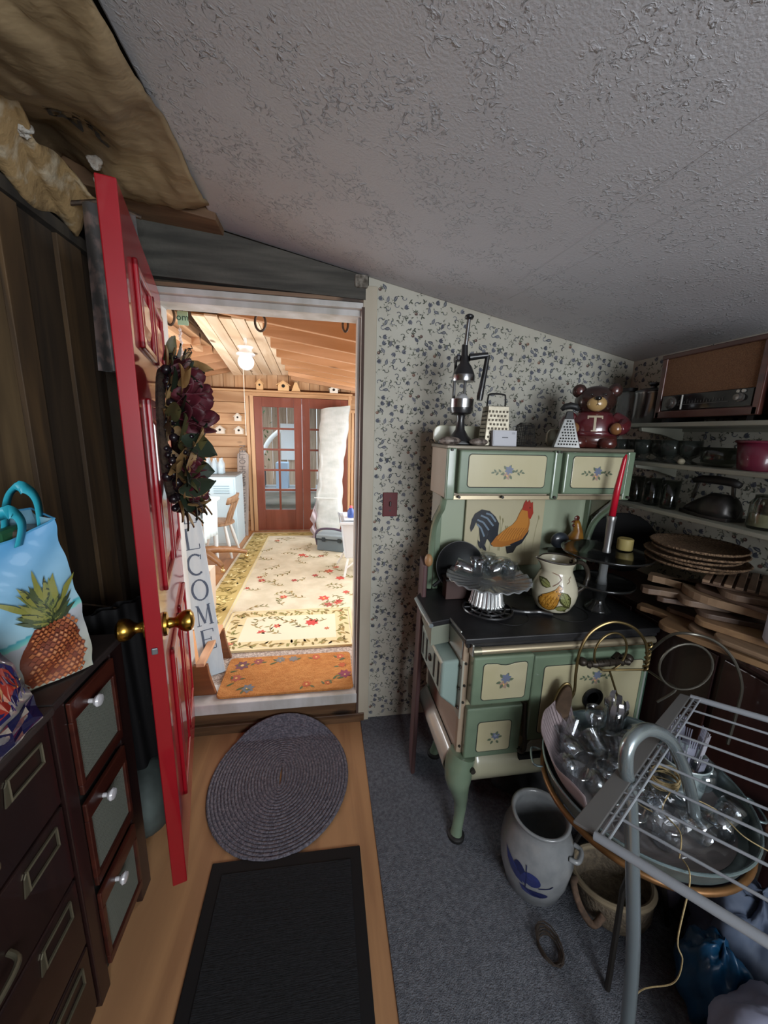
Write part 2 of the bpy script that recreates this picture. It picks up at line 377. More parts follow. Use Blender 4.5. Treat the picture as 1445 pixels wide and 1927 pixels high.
# one repeat of the roll, 0.27 by 0.27 m, tiled
def roll(n=70, size=.27):
    cells = []
    tries = 0
    while len(cells) < n and tries < 4000:
        tries += 1; x, y = random.uniform(0, size), random.uniform(0, size)
        if all(min(abs(x-a), size-abs(x-a))**2+min(abs(y-b), size-abs(y-b))**2 >.0245**2 for a, b, *_ in cells):
            cells.append((x, y, random.choice((0, 0, 1, 2, 2, 3, 3, 4, 4, 4, 5, 5)), random.uniform(0, 2*PI)))
    return cells
cells = roll()
def paper(D, inside, u0, u1, v0, v1, size=.27):
    for iu in range(int(u0/size)-1, int(u1/size)+2):
        for iv in range(int(v0/size)-1, int(v1/size)+2):
            for x, y, k, a in cells:
                X, Y = x+iu*size, y+iv*size
                if u0+.012 < X < u1-.012 and v0+.012 < Y < v1-.012 and inside(X, Y): sprig(D, X, Y, k, a, 1.30)
M_print = printmat('print_matt', .75)
paper(D, lambda X, Y: Y < ceil_z(X)-.02, .236, 1.585, .02, 2.29)
o = D.build('print', plane_map((0, YW, 0), (1, 0, 0), (0, 0, 1)), M_print, wall, eps=.00004, base=.0005); o['kind'] = 'stuff'

# ---- right wall with the same paper
XR = 1.60
wr = struct(MB().box(XR, XR+.08, -1.5, YW, -.02, 2.05).build('wall_right', M_paper))
D = Dec(); paper(D, lambda X, Y: True, -1.85, -.35, .95, 2.0)
o = D.build('print', plane_map((XR, 0, 0), (0, -1, 0), (0, 0, 1)), M_print, wr, eps=.00004, base=.0005); o['kind'] = 'stuff'

# ---- left wall: rough vertical boards
XL = -0.90
wl = struct(MB().box(XL-.10, XL-.03, -1.5, YW, -.02, 2.7).build('wall_left', mat('wall_backing', '15110d', .9)))
M_lp = [wood('old_boards_a', '4a3a29', '6a5236', 'z', .7), wood('old_boards_b', '30261b', '463726', 'z', .75), wood('old_boards_c', '5b4a35', '7d6748', 'z', .7)]
edges = [-1.5, -1.2, -.9, -.6, -.3, 0, .3, .6, .86, 1.12, 1.36, 1.45, 1.62, 1.76, 1.857]
for i, (a, b) in enumerate(zip(edges, edges[1:])):
    MB().box(XL-.03, XL-(.012 if i % 2 else 0), a+.002, b-.002, 0, 2.28).build('plank', M_lp[(0, 1, 2, 0, 1, 0, 1, 2, 1, 2, 0, 1, 0, 1)[i]], wl, bev=.002)
# dark brown top plate along the left wall and rafter stub
struct(MB().box(XL-.04, XL+.015, -1.5, 1.83, 2.24, 2.28).build('trim_12', mat('dark_brown_plate', '24211d', .9, var='3b342b', vs=(3, 20, 3))))
M_raft = wood('rafter_wood', '6b4f38', '8a6a4c', 'x', .7)
struct(MB().hexa([(-.92, 1.66, 2.43), (-.40, 1.72, 2.375), (-.40, 1.85, 2.375), (-.92, 1.85, 2.42)], [(-.92, 1.66, 2.55), (-.40, 1.72, 2.46), (-.40, 1.85, 2.46), (-.92, 1.85, 2.55)]).build('trim_13', M_raft, bev=.004))
# kraft-faced insulation sagging between the rafters
M_kraft = mat('kraft_paper', '75624a', .6, var='8d7a5c', vs=(2, 6, 6), bump=1.0, bs=(7, 16, 16), dist=.8)
def sag(u, v):
    x = -.93+.52*u; y = -1.2+2.88*v
    z = 2.475-.115*u+.05*v**10+.035*math.sin(9*v*PI+u*2)*math.sin(PI*u)-.05*math.sin(PI*u)+.012*math.sin(31*v+13*u)
    from mathutils import noise as nz
    z += .030*(abs(nz.noise(Vector((x*9+y*3, y*5, 1))))-.2)+.016*abs(nz.noise(Vector((x*4+y*14, y*9-x*12, 4))))+.006*nz.noise(Vector((x*40, y*40, 2)))
    if u < .12: z -= .16*(1-u/.12)**1.5
    return (x, y, z)
ins = MB().grid(sag, 40, 110).build('ceiling_insulation', M_kraft, smooth='all', solid=.01); struct(ins)
M_fluff = mat('insulation_fluff', '9a8058', .95, var='b3a58c', vs=(14, 14, 14), vlo=.52, vhi=.66, bump=1, bs=(26, 26, 26), detail=6)
random.seed(5)
def fluff(u, v):
    y = -.8+2.5*v; k = math.sin(v*47)*.012+math.sin(v*23+2)*.016
    return (XL+.012+.10*u+k*u, y, 2.275+.12*u+.02*math.sin(u*9+v*60))
struct(MB().grid(fluff, 8, 120).build('trim_14', M_fluff, smooth='all', solid=.012))
# loose tufts of glass wool poking out
from mathutils import noise as nz_
M_tuft = mat('glass_wool', 'b9b6ae', .95, var='8f8478', vs=(30, 30, 30), bump=1, bs=(90, 90, 90))
for i, (x, y, z, r) in enumerate(((-.56, .98, 2.43, .03), (-.60, 1.03, 2.42, .018), (-.70, 1.50, 2.40, .020), (-.72, 1.56, 2.38, .014), (-.80, 1.36, 2.38, .020), (-.74, 1.62, 2.38, .016))):
    mb = MB().ball((x, y, z), r, 16, (1, .8, .9)); mb.v = [tuple(Vector((x, y, z))+(Vector(v)-Vector((x, y, z)))*(1+.9*nz_.noise(Vector(v)*70+Vector((i, 0, 0))))) for v in mb.v]
    struct(mb.build('trim_%d' % (50+i), M_tuft, smooth='all'))
# maker's stamp printed on the kraft paper
def on_sag(x, y, h):
    u = (x+.93)/.52; v = (y+1.2)/2.88; p = sag(u, v); return Vector((p[0], p[1], p[2]-.0062-h))
D = Dec(); ink = '3d3a38'
def st(p, w): 
    q = [(-.700+a*.105-b*.055, 1.285+a*.074+b*.100) for a, b in p]
    n = []
    for (x0, y0), (x1, y1) in zip(q, q[1:]): n += [(x0+(x1-x0)*t/4, y0+(y1-y0)*t/4) for t in range(4)]
    D.stroke(n+[q[-1]], w, ink)
st([(-.05, -.05), (.3, -.02), (.9, .0)], .0035)
st([(.0, .10), (.10, .55), (.62, .58)], .012); st([(.02, .10), (.25, .14)], .010); st([(.20, .45), (.28, .18)], .010); st([(.28, .18), (.40, .42), (.50, .16)], .010); st([(.50, .16), (.58, .55)], .010); st([(.66, .12), (.98, .16)], .012); st([(.74, .14), (.74, .36)], .010); st([(.84, .28), (.92, .55), (1.08, .60)], .012)
D.build('printed_stamp', on_sag, M_print, ins, fine=.02, wrap=30)
# ---- wall behind the camera with its window opening, where the daylight comes from
M_bw = mat('back_wall_paint', '8d8a84', .8)
struct(MB().box(-1.0, -.8, -1.58, -1.5, -.02, 2.6).box(-.8, .25, -1.58, -1.5, -.02, 2.6).box(1.45, 1.7, -1.58, -1.5, -.02, 2.6).box(.25, 1.45, -1.58, -1.5, -.02, 1.05).box(.25, 1.45, -1.58, -1.5, 2.05, 2.6).build('wall_back', M_bw))
struct(MB().box(-1.1, -.4, -1.6, 1.99, 2.6, 2.64).box(-.45, 1.75, -1.6, 1.99, 2.46, 2.5).build('ceiling_roof', mat('roof_boards', '2a241d', .9)))
# ================================================================== the sunroom seen through the doorway
ZF = 0.17; YF = 5.5
M_pine = wood('pine_horizontal', 'ae845c', 'c9a47c', 'x', .5, grain=7)
M_pinev = wood('pine_vertical', 'b88c62', 'd0ab84', 'z', .5, grain=7)
M_piney = wood('pine_lengthwise', 'bd9470', 'd4b08c', 'y', .5, grain=7)
M_white = wood('whitewashed_board', 'd8bd9d', 'ecd9bf', 'y', .55, grain=9)
M_tanfloor = wood('sunroom_floor_board', 'ad7a4e', 'c79263', 'y', .45, grain=7, knots=False)
M_berber = mat('berber_carpet', '9a8b83', .95, var='c9bcb2', vs=(80, 110, 60), vlo=.42, vhi=.58, bump=1, bs=(120, 160, 100))
struct(MB().box(-2.0, 1.6, 1.99, 5.6, .10, ZF).build('floor_sunroom', M_tanfloor))
struct(MB().box(-.72, 1.55, 2.0, 2.62, ZF, ZF+.006).build('floor_sunroom_carpet', M_berber))
# far wall: horizontal boards left of the doors, vertical boards in the gable
wf = struct(MB().box(-2.0, -.98, YF+.02, YF+.1, ZF, 2.1).box(-2.0, 1.6, YF+.02, YF+.1, 2.03, 2.75).box(.345, 1.6, YF+.02, YF+.1, ZF, 2.1).build('wall_far', mat('wall_joint_shadow', '7a4c2a', .8)))
for k in range(13):
    z0 = ZF+k*.1485
    MB().box(-2.0, -1.03, YF, YF+.025, z0, z0+.143).build('board', M_pine, wf, bev=.004)
for k in range(19):
    x0 = -2.0+k*.14
    MB().box(x0, x0+.135, YF, YF+.025, 2.14, 2.6).build('board', M_pinev, wf, bev=.003)
for k in range(3):
    MB().box(.44+k*.15, .583+k*.15, YF, YF+.025, ZF, 1.9).build('board', M_pinev, wf, bev=.004)
MB().box(.345, 1.6, YF, YF+.025, 1.9, 2.1).build('board', M_pine, wf, bev=.003)
struct(MB().box(-1.03, -.985, YF-.02, YF+.02, ZF, 2.08).box(-.975, -.925, YF-.035, YF+.02, ZF, 2.05).box(.345, .385, YF-.035, YF+.02, ZF, 2.1).box(.395, .43, YF-.02, YF+.02, ZF, 1.9).box(.345, .9, YF-.03, YF, 1.86, 1.9).build('trim_15', M_pinev, bev=.004))
struct(MB().box(-2.0, .40, YF-.10, YF+.01, 2.085, 2.11).box(-1.03, .40, YF-.03, YF+.01, 2.035, 2.085).build('trim_16', M_pine, bev=.004))
# side walls and closing wall of the sunroom
struct(MB().box(-2.06, -1.98, 1.99, YF+.1, .1, 2.8).build('wall_far_left', M_pinev))
struct(MB().box(1.58, 1.66, 1.99, YF+.1, .1, 2.8).build('wall_far_right', M_pinev))
struct(MB().box(-2.0, x_j0-.02, 1.975, 1.99, .1, 2.8).box(x_j1+.02, 1.6, 1.975, 1.99, .1, 2.8).box(x_j0-.02, x_j1+.02, 1.975, 1.99, 2.17, 2.8).build('wall_near', M_pinev))
# French doors with ten panes each
M_dr = wood('red_brown_door', '71392c', '84493a', 'z', .35, coat=.3, knots=False, grain=6)
M_glass = thin_glass('window_glass', 'fbfdfd', .02, .12, .02)
M_brass = mat('brass', 'b08a3e', .22, metal=1)
def french(name, x0, x1, knob):
    d = thing(name, '', 'door', (x0, YF, ZF)); d['kind'] = 'structure'; del d['label']; del d['category']
    z0, z1 = ZF+.01, 2.03; st, rt, rb = .105, .13, .30
    gx0, gx1, gz0, gz1 = x0+st, x1-st, z0+rb, z1-rt
    MB().box(x0, gx0, YF-.03, YF+.012, z0, z1).box(gx1, x1, YF-.03, YF+.012, z0, z1).box(gx0, gx1, YF-.03, YF+.012, z0, gz0).box(gx0, gx1, YF-.03, YF+.012, gz1, z1).build('door_frame', M_dr, d, bev=.004)
    xm = (gx0+gx1)/2; hz = (gz1-gz0)/5
    MB().box(xm-.014, xm+.014, YF-.026, YF+.006, gz0, gz1).build('mullion', M_dr, d, bev=.003)
    for k in range(1, 5): MB().box(gx0, gx1, YF-.027, YF+.005, gz0+k*hz-.014, gz0+k*hz+.014).build('muntin', M_dr, d, bev=.003)
    for k in range(5):
        for a, b in ((gx0, xm-.014), (xm+.014, gx1)):
            MB().box(a, b, YF-.012, YF-.008, gz0+k*hz+.014*(k > 0), gz0+(k+1)*hz-.014*(k < 4)).build('pane', M_glass, d)
    if knob:
        for kz in (.93, 1.10):
            MB().lathe([(.001, -.032), (.026, -.03), (.026, -.04), (.011, -.045), (.013, -.06), (.028, -.075), (.026, -.09), (.001, -.095)], 16, (x1-.052, YF, ZF+kz), Matrix.Rotation(-PI/2, 4, 'X') @ Matrix.Scale(-1, 4, (0, 0, 1))).build('doorknob', mat('pale_brass', 'e6cf9a', .25, metal=.8), d, smooth=True)
    return d
french('door_2', -.922, -.292, True); french('door_3', -.288, .342, False)
# boarded ceiling: roof rafters falling to the right, deck above, whitewashed panel on the left
def rz_(x): return 2.245-.135*(x+.33)
rs = struct(MB().box(-.60, -.58, 2.0, YF, 2.50, 2.58).build('trim_17', M_piney))
deck = struct(MB().box(-2.0, 1.6, 1.99, YF+.1, 2.80, 2.83).build('ceiling_sunroom', mat('gap_daylight_white', 'f3f1ec', .8)))  # white sheet above the deck: daylight leaking through the gaps, put into colour
for k in range(13):
    x0 = -.60+k*.165; x1 = x0+.150
    MB().hexa([(x0, 2.0, rz_(x0)+.115), (x1, 2.0, rz_(x1)+.115), (x1, YF, rz_(x1)+.115), (x0, YF, rz_(x0)+.115)], [(x0, 2.0, rz_(x0)+.14), (x1, 2.0, rz_(x1)+.14), (x1, YF, rz_(x1)+.14), (x0, YF, rz_(x0)+.14)]).build('board', M_white, deck, bev=.002)
M_rafter = wood('sunroom_rafter', 'ad7e56', 'c59874', 'x', .5, grain=7)
for k, y in enumerate((2.62, 3.0, 3.4, 3.8, 4.2, 4.6, 5.0, 5.4)):
    xl = -.80 if k == 0 else -.42; h = .115
    struct(MB().hexa([(xl, y-.02, rz_(xl)), (1.58, y-.02, rz_(1.58)), (1.58, y+.02, rz_(1.58)), (xl, y+.02, rz_(xl))], [(xl, y-.02, rz_(xl)+h), (1.58, y-.02, rz_(1.58)+h), (1.58, y+.02, rz_(1.58)+h), (xl, y+.02, rz_(xl)+h)]).build('trim_%d' % (18+k), M_rafter, bev=.003))
pan = struct(MB().hexa([(-.93, 3.12, 2.40), (-.375, 3.12, 2.385), (-.415, 5.45, 2.34), (-1.16, 5.45, 2.30)], [(-.93, 3.12, 2.41), (-.375, 3.12, 2.395), (-.415, 5.45, 2.35), (-1.16, 5.45, 2.31)]).build('ceiling_panel', mat('panel_joint', '8a6238', .8)))
for k in range(6):
    a, b = k/6+.006, (k+1)/6-.006; L0 = lambda t: (-.93+.555*t, 3.11-.03*(k % 2), 2.397-.015*t); L1 = lambda t: (-1.16+.745*t, 5.45, 2.297+.04*t)
    q = [L0(a), L0(b), L1(b), L1(a)]
    MB().hexa([(x, y, z-.014) for x, y, z in q], q).build('board', M_white, pan, bev=.002)
# left side: eaves dropping away to the left, bulkhead of upright boards with its bottom rail
for k, y in enumerate((3.9, 4.3, 4.7, 5.1, 5.4)):
    struct(MB().hexa([(-1.98, y-.02, 2.12), (-1.1, y-.02, 2.34), (-1.1, y+.02, 2.34), (-1.98, y+.02, 2.12)], [(-1.98, y-.02, 2.22), (-1.1, y-.02, 2.44), (-1.1, y+.02, 2.44), (-1.98, y+.02, 2.22)]).build('trim_%d' % (30+k), M_rafter, bev=.003))
struct(MB().hexa([(-2.0, 2.0, 2.24), (-1.1, 2.0, 2.46), (-1.1, YF, 2.46), (-2.0, YF, 2.24)], [(-2.0, 2.0, 2.26), (-1.1, 2.0, 2.48), (-1.1, YF, 2.48), (-2.0, YF, 2.26)]).build('ceiling_left', M_piney))
struct(MB().box(-1.20, -1.10, 2.3, YF, 2.40, 2.47).build('trim_36', M_piney, bev=.004))
bh = struct(MB().box(-1.6, -1.215, 2.3, 4.2, 2.37, 2.78).build('wall_bulkhead', M_piney))
for k in range(14): MB().box(-1.215, -1.20, 2.3+k*.136, 2.3+k*.136+.131, 2.37, 2.79).build('board', M_pinev, bh, bev=.002)
struct(MB().box(-1.24, -1.17, 2.3, 4.22, 2.335, 2.385).box(-1.23, -1.185, 4.2, 4.24, 2.37, 2.79).box(-1.6, -1.19, 4.2, 4.235, 2.37, 2.79).build('trim_37', M_piney, bev=.003))

# ---------------- what stands beyond the French doors (a covered yard)
struct(MB().box(-6, 6, 5.62, 12, .05, .12).build('ground_yard', mat('yard_ground', '9c968c', .9, var='7f8078', vs=(2, 2, 2))))
M_shed = wood('shed_boards', 'a98f78', 'c7b09a', 'z', .8)
sh = thing('shed', 'weathered board shed wall with a slanting roof seen through the French door', 'shed', (-1.0, 9.5, .12))
for k in range(16): MB().box(-4.0+k*.35, -3.66+k*.35, 9.5, 9.56, .12, 3.0).build('board', M_shed, sh)
MB().hexa([(-4.2, 8.3, 2.35), (1.9, 8.3, 2.0), (1.9, 9.6, 2.7), (-4.2, 9.6, 3.0)], [(-4.2, 8.3, 2.42), (1.9, 8.3, 2.07), (1.9, 9.6, 2.77), (-4.2, 9.6, 3.07)]).build('roof', mat('grey_roof', '8d9196', .7), sh)
MB().box(-1.0, -.55, 9.42, 9.5, .9, 1.75).build('window', mat('shed_window', 'f2f6f8', .3), sh)
t = thing('workbench', 'pale grey yard bench behind the lowest door panes', 'bench', (-.9, 7.4, .12))
MB().box(-1.9, .3, 7.2, 7.8, .46, .52).build('top', mat('bench_grey', 'b9bfc2', .7), t, bev=.004)
for x in (-1.85, .25):
    for y in (7.25, 7.75): MB().box(x-.03, x+.03, y-.03, y+.03, .12, .46).build('leg', mat('bench_grey', 'b9bfc2', .7), t)
tag(MB().box(-1.55, -1.1, 7.3, 7.65, .52, .86).build('cushion', mat('black_canvas', '26262c', .7), bev=.05, seg=4), 'black padded case on the yard bench behind the left door panes', 'case')
tag(MB().lathe([(.1, 0), (.2, .03), (.21, .12), (.15, .2), (.05, .24)], 20, (-1.32, 7.47, .86)).build('hat', mat('red_fabric', 'b0413a', .8), smooth=True), 'round red hat on the black case behind the glass door', 'hat')
tag(MB().box(-.88, -.66, 7.3, 7.6, .52, 1.0).build('carton', mat('pale_blue_board', 'a9c4dc', .6), bev=.006), 'tall pale blue carton on the yard bench behind the glass', 'box')
tag(MB().box(-.45, -.15, 7.3, 7.6, .52, .85).build('carton', mat('tan_board', 'a78e72', .7), bev=.006), 'tan carton on the yard bench at its right', 'box')
tag(MB().tube(catmull([(-1.5, 8.0, .12), (-1.35, 8.0, .8), (-1.1, 8.0, 1.35), (-.85, 8.0, 1.6)], 6), .045, 10).build('downpipe', mat('white_plastic_pipe', 'e8ecea', .3), smooth=True), 'white bent pipe standing in the yard behind the left door', 'pipe')
t = thing('shrub', 'dark green leafy shrub behind the left French door', 'shrub', (-1.7, 8.4, .12))
random.seed(3); mb = MB()
for k in range(420):
    p = Vector((random.gauss(-1.75, .3), random.gauss(8.4, .25), random.gauss(1.35, .33))); a = Vector((random.uniform(-1, 1), random.uniform(-1, 1), random.uniform(-1, 1))).normalized()*.05; b = a.cross(Vector((0, 0, 1))).normalized()*.022
    mb.add([p-a, p+b, p+a, p-b], [(0, 1, 2, 3)])
q = mb.build('foliage', mat('shrub_leaf', '3c5a3a', .6, var='5d7a4e', vs=(9, 9, 9)), t); q['kind'] = 'stuff'
MB().tube([(-1.75, 8.4, .12), (-1.72, 8.4, .9), (-1.75, 8.4, 1.5)], [.04, .03, .01], 8).build('trunk', mat('bark', '4a3b2e', .9), t)
tag(MB().lathe([(.17, 0), (.24, .38), (.25, .40), (.22, .40), (.15, .03)], 24, (.15, 6.6, .12)).build('tub', mat('grey_plastic_tub', '6d747a', .5), smooth=True), 'grey round tub in the yard behind the right door', 'tub')

# ---------------- the red entrance door, standing open
M_red = mat('red_gloss_paint', '98081a', .42, coat=.75, var='8a0716', vs=(3, 3, 3))
HX, HY = -.672, YW; ang = math.atan2(1.057-HY, -.452-HX)      # along the door from its hinge
DL = Vector((math.cos(ang), math.sin(ang), 0)); DN = Vector((-DL.y, DL.x, 0))   # DN points to the doorway side (+x)
if DN.x < 0: DN = -DN
dr = thing('door_1', '', 'door', (HX, HY, .126)); dr['kind'] = 'structure'; del dr['label']; del dr['category']
W, Hh, T = .829, 2.014, .042; z0 = .126
def dp(u, n, z): p = Vector((HX, HY, 0))+DL*u+DN*n; return (p.x, p.y, z0+z)
def dbox(mb, u0, u1, n0, n1, za, zb): return mb.add([dp(u, n, z) for u in (u0, u1) for n in (n0, n1) for z in (za, zb)], [(0, 1, 3, 2), (4, 6, 7, 5), (0, 4, 5, 1), (2, 3, 7, 6), (0, 2, 6, 4), (1, 5, 7, 3)])
mb = MB(); dbox(mb, 0, W, -T, 0, 0, Hh); mb.build('door_slab', M_red, dr, bev=.003)
# raised mouldings and panels on the face towards the doorway
def raised(u0, u1, za, zb):
    mb = MB()
    for a, b, c, d in ((u0, u1, za, za+.022), (u0, u1, zb-.022, zb), (u0, u0+.022, za, zb), (u1-.022, u1, za, zb)): dbox(mb, a, b, -.001, .012, c, d)
    mb.build('panel_moulding', M_red, dr, bev=.005, seg=3)
    mb = MB(); lo = [dp(u, .0, z) for u, z in ((u0+.05, za+.05), (u1-.05, za+.05), (u1-.05, zb-.05), (u0+.05, zb-.05))]
    hi = [dp(u, .009, z) for u, z in ((u0+.075, za+.075), (u1-.075, za+.075), (u1-.075, zb-.075), (u0+.075, zb-.075))]
    mb.hexa(lo, hi).build('panel', M_red, dr, bev=.002)
for u0, u1 in ((.11, .385), (.435, .71)):
    raised(u0, u1, .22, .78); raised(u0, u1, .98, 1.55); raised(u0, u1, 1.68, 1.90)
M_br2 = mat('old_brass', 'b18a3c', .25, metal=1)
RN = lambda s: Matrix(((DL.x, 0, DN.x*s, 0), (DL.y, 0, DN.y*s, 0), (0, 1, 0, 0), (0, 0, 0, 1)))
kp = [(.001, 0), (.036, .001), (.034, .008), (.017, .012), (.014, .026), (.018, .034), (.028, .044), (.033, .058), (.031, .07), (.02, .078), (.001, .081)]
MB().lathe(kp, 24, dp(W-.062, 0, .90), RN(1)).build('doorknob', M_br2, dr, smooth=True)
MB().lathe(kp, 24, dp(W-.062, -T, .90), RN(-1)).build('doorknob', M_br2, dr, smooth=True)
mb = MB(); dbox(mb, W-.0005, W+.006, -.030, -.014, .842, .862); mb.build('latch_bolt', mat('latch_steel', '7e8488', .4, metal=.6), dr, bev=.003)
# ---------------- the wreath on the door
wr_ = thing('wreath', 'autumn wreath of wine-red roses, tan leaves and dark berries on the red door', 'wreath', dp(.56, .0, 1.44))
WC = Vector(dp(.53, .035, 1.44)); WR = .205
def wp(a, rr, n): return WC+DL*(math.cos(a)*rr)+Vector((0, 0, 1))*(math.sin(a)*rr)+DN*n
MB().tube([wp(2*PI*i/40, WR, 0) for i in range(40)], .013, 8, closed=True).build('vine_ring', mat('vine_twig', '241a14', .9, var='3a2c20', vs=(40, 40, 40), bump=1), wr_, smooth=True)
random.seed(21)
M_wine = mat('wine_silk', '3a0e17', .55, var='531a25', vs=(20, 20, 20)); M_dkb = mat('black_berry', '1a1418', .25); M_olv = mat('olive_leaf', '3a3a22', .6, var='55522f', vs=(20, 20, 20)); M_tan = mat('tan_leaf', '8f6d43', .6, var='b08f60', vs=(20, 20, 20)); M_dgr = mat('dark_green_leaf', '1f2a1c', .6)
def cup_petal(mb, c, d, up, r, cupd=.5):
    """rounded cupped petal"""
    d = d.normalized(); s_ = d.cross(up).normalized(); u2 = s_.cross(d).normalized(); V = []; F = []
    for j in range(6):
        for i in range(6):
            a = -1+2*i/5; b = j/5; w_ = math.sqrt(max(.03, 1-(2*b-1)**2*.85)) if b > .5 else .45+1.1*b if b < .5 else 1
            w_ = math.sin(PI*(.16+.66*b))**.7; V.append(c+d*(b*r*1.2*(1-.28*a*a*b))+s_*(a*w_*r*.66)+u2*(-cupd*r*(a*a*.5+(b-.1)**2*-.8+b*.1)))
    F = [(j*6+i, j*6+i+1, (j+1)*6+i+1, (j+1)*6+i) for j in range(5) for i in range(5)]
    mb.add(V, F)
def rose(a, rr, n, r, parent, m_=None):
    c = wp(a, rr, n); nd = (DN*.75+(wp(a, 1, 0)-WC)*.45).normalized(); u, v = frame_of(nd); mb = MB()
    for ring, (kn, tl, sz) in enumerate(((5, .25, .62), (6, .7, .85), (7, 1.15, 1.0))):
        for k in range(kn):
            t_ = 2*PI*k/kn+ring*.5; side = u*math.cos(t_)+v*math.sin(t_)
            cup_petal(mb, c+side*(.12*r), (nd*math.cos(tl)+side*math.sin(tl)), side*-math.cos(tl)+nd*math.sin(tl), r*sz, .7)
    mb.ball(c+nd*r*.35, r*.33, 8)
    mb.build('rose', m_ or M_wine, parent, smooth='all', solid=.001)
for a, rr, n, r in ((.95, .185, .06, .066), (.45, .18, .065, .070), (-.40, .19, .055, .034), (-.72, .19, .058, .046), (-1.05, .19, .055, .040), (-1.42, .19, .055, .050), (1.45, .19, .04, .045), (-2.6, .2, .035, .05)): rose(a, rr, n, r, wr_)
M_leafs = (M_olv, M_tan, M_dgr, M_tan, M_olv, M_tan, M_dgr)
for k in range(140):
    a = 2*PI*k/140+random.uniform(-.06, .06); c = wp(a, WR+random.uniform(-.05, .04), random.uniform(.0, .055)); out = (wp(a, 1, 0)-WC).normalized()
    d = (out*random.uniform(-.4, 1)+DN*random.uniform(.1, 1)+Vector((0, 0, random.uniform(-.8, .8)))).normalized(); s_ = d.cross(DN+out*.3).normalized(); nn = s_.cross(d); Ln = random.uniform(.06, .10) if abs(a-6.1) > .55 else .105; V = []; 
    for j in range(6):
        b = j/5; wd = math.sin(PI*min(1, b*.95+.05))**.8*Ln*.36
        for i in (-1, 0, 1): V.append(c+d*(b*Ln)+s_*(i*wd)+nn*(-.25*Ln*b*b+(.006 if i else 0)))
    MB().add(V, [(j*3+i, j*3+i+1, (j+1)*3+i+1, (j+1)*3+i) for j in range(5) for i in range(2)]).build('leaf', M_leafs[k % 7], wr_, smooth='all')
for k in range(80):
    a = random.uniform(0, 2*PI); c = wp(a, WR+random.gauss(0, .022), random.uniform(.0, .03))
    MB().ball(c, random.uniform(.011, .016), 8).build('berry', M_dkb, wr_, smooth='all')
for k in range(150):
    a = random.choice((1.9, 1.6, 2.3, 1.3, 2.6, 3.0, 2.1, -1.5, -1.7, 2.8, -2.9, -1.9, -.2, -2.2))+random.gauss(0, .13)
    c = wp(a, WR+random.gauss(0, .030), random.uniform(.005, .075))
    MB().ball(c, random.uniform(.007, .011), 8).build('berry', M_dkb, wr_, smooth='all')
M_tendril = mat('wire_tendril', '2a2320', .6)
for k in range(9):
    a = random.uniform(-2.2, 1.6); c = wp(a, .23, .05); out = (wp(a, 1, 0)-WC).normalized()
    MB().tube([c+out*(.008*i)+DN*(.005*i+.008*math.sin(i*1.3))+Vector((0, 0, .008*math.cos(i*1.3))) for i in range(9)], .0012, 5).build('tendril', M_tendril, wr_)
# ================================================================== sunroom furnishings
M_printr = printmat('print_woven', .95)
def rug(name, label, x0, x1, y0, y1, z, th, ground, edge=None):
    t = thing(name, label, 'rug', ((x0+x1)/2, (y0+y1)/2, z))
    MB().box(x0, x1, y0, y1, z, z+th).build('pile', ground, t, bev=.003)
    if edge:
        MB().box(x0-.006, x1+.006, y0-.006, y0+.012, z, z+th+.003).box(x0-.006, x1+.006, y1-.012, y1+.006, z, z+th+.003).box(x0-.006, x0+.012, y0, y1, z, z+th+.003).box(x1-.012, x1+.006, y0, y1, z, z+th+.003).build('binding', edge, t, bev=.002)
    return t
M_cream = mat('cream_wool', 'c9c0a8', .95, var='d8d0ba', vs=(6, 6, 6), bump=.4, bs=(250, 250, 250))
M_creame = mat('cream_binding', 'd6c69b', .9)
tan_ = ['8d7748', '9c8653', '77683c', '85804c']; grn_ = ['7d7a52', '6d6d48', '8f8a62']; red_ = ['b3463f', 'c0564a', 'a64a45']
def bloom(D, x, y, r, col, n=6):
    for k in range(n): D.leaf(x, y, r, r*.62, 2*PI*k/n+.3, col)
    D.ell(x, y, r*.22, r*.22, 'd8b06a')
def spray(D, x, y, a, s, flower=0.4):
    pts = [(x+s*t*math.cos(a)+s*.25*math.sin(t*3)*-math.sin(a), y+s*t*math.sin(a)+s*.25*math.sin(t*3)*math.cos(a)) for t in [i/7 for i in range(8)]]
    D.stroke(pts, .006, random.choice(tan_))
    for i in (1, 3, 5, 7):
        D.leaf(*pts[i], s*.33, s*.10, a+random.uniform(.5, 1.1), random.choice(grn_+tan_)); D.leaf(*pts[i], s*.3, s*.09, a-random.uniform(.5, 1.1), random.choice(tan_+grn_))
    if random.random() < flower: bloom(D, *pts[-1], s*random.uniform(.2, .3), random.choice(red_))
random.seed(31)
# large rug
rx0, rx1, ry0, ry1 = -.98, 1.45, 2.66, 5.36
R1 = rug('floral_rug', 'large cream wool rug with gold scroll border and scattered leaf sprays before the French doors', rx0, rx1, ry0, ry1, ZF, .009, M_cream)
D = Dec()
D.poly([(rx0+.03, ry0+.03), (rx0+.235, ry0+.03), (rx0+.235, ry1-.2), (rx0+.03, ry1-.2)], 'b9a468').poly([(rx0+.03, ry1-.2), (rx1-.03, ry1-.2), (rx1-.03, ry1-.03), (rx0+.03, ry1-.03)], 'b9a468')
D.stroke([(rx0+.25, ry0), (rx0+.25, ry1-.21), (rx1, ry1-.21)], .014, 'd9cda2')
for k in range(120):
    y = ry0+.05+k*.0215; x = rx0+.13+.055*math.sin(k*.8); a = math.cos(k*.8)*1.1+PI/2+random.uniform(-.4, .4)
    D.leaf(x, y, .085, .022, a, random.choice(['7f6c33', 'd8c88f', '8f7d42', '6f6230', 'dcd09c']), .2)
    D.leaf(x, y, .06, .02, a+PI*.6, random.choice(['7f6c33', 'd8c88f', '8f7d42']), -.2)
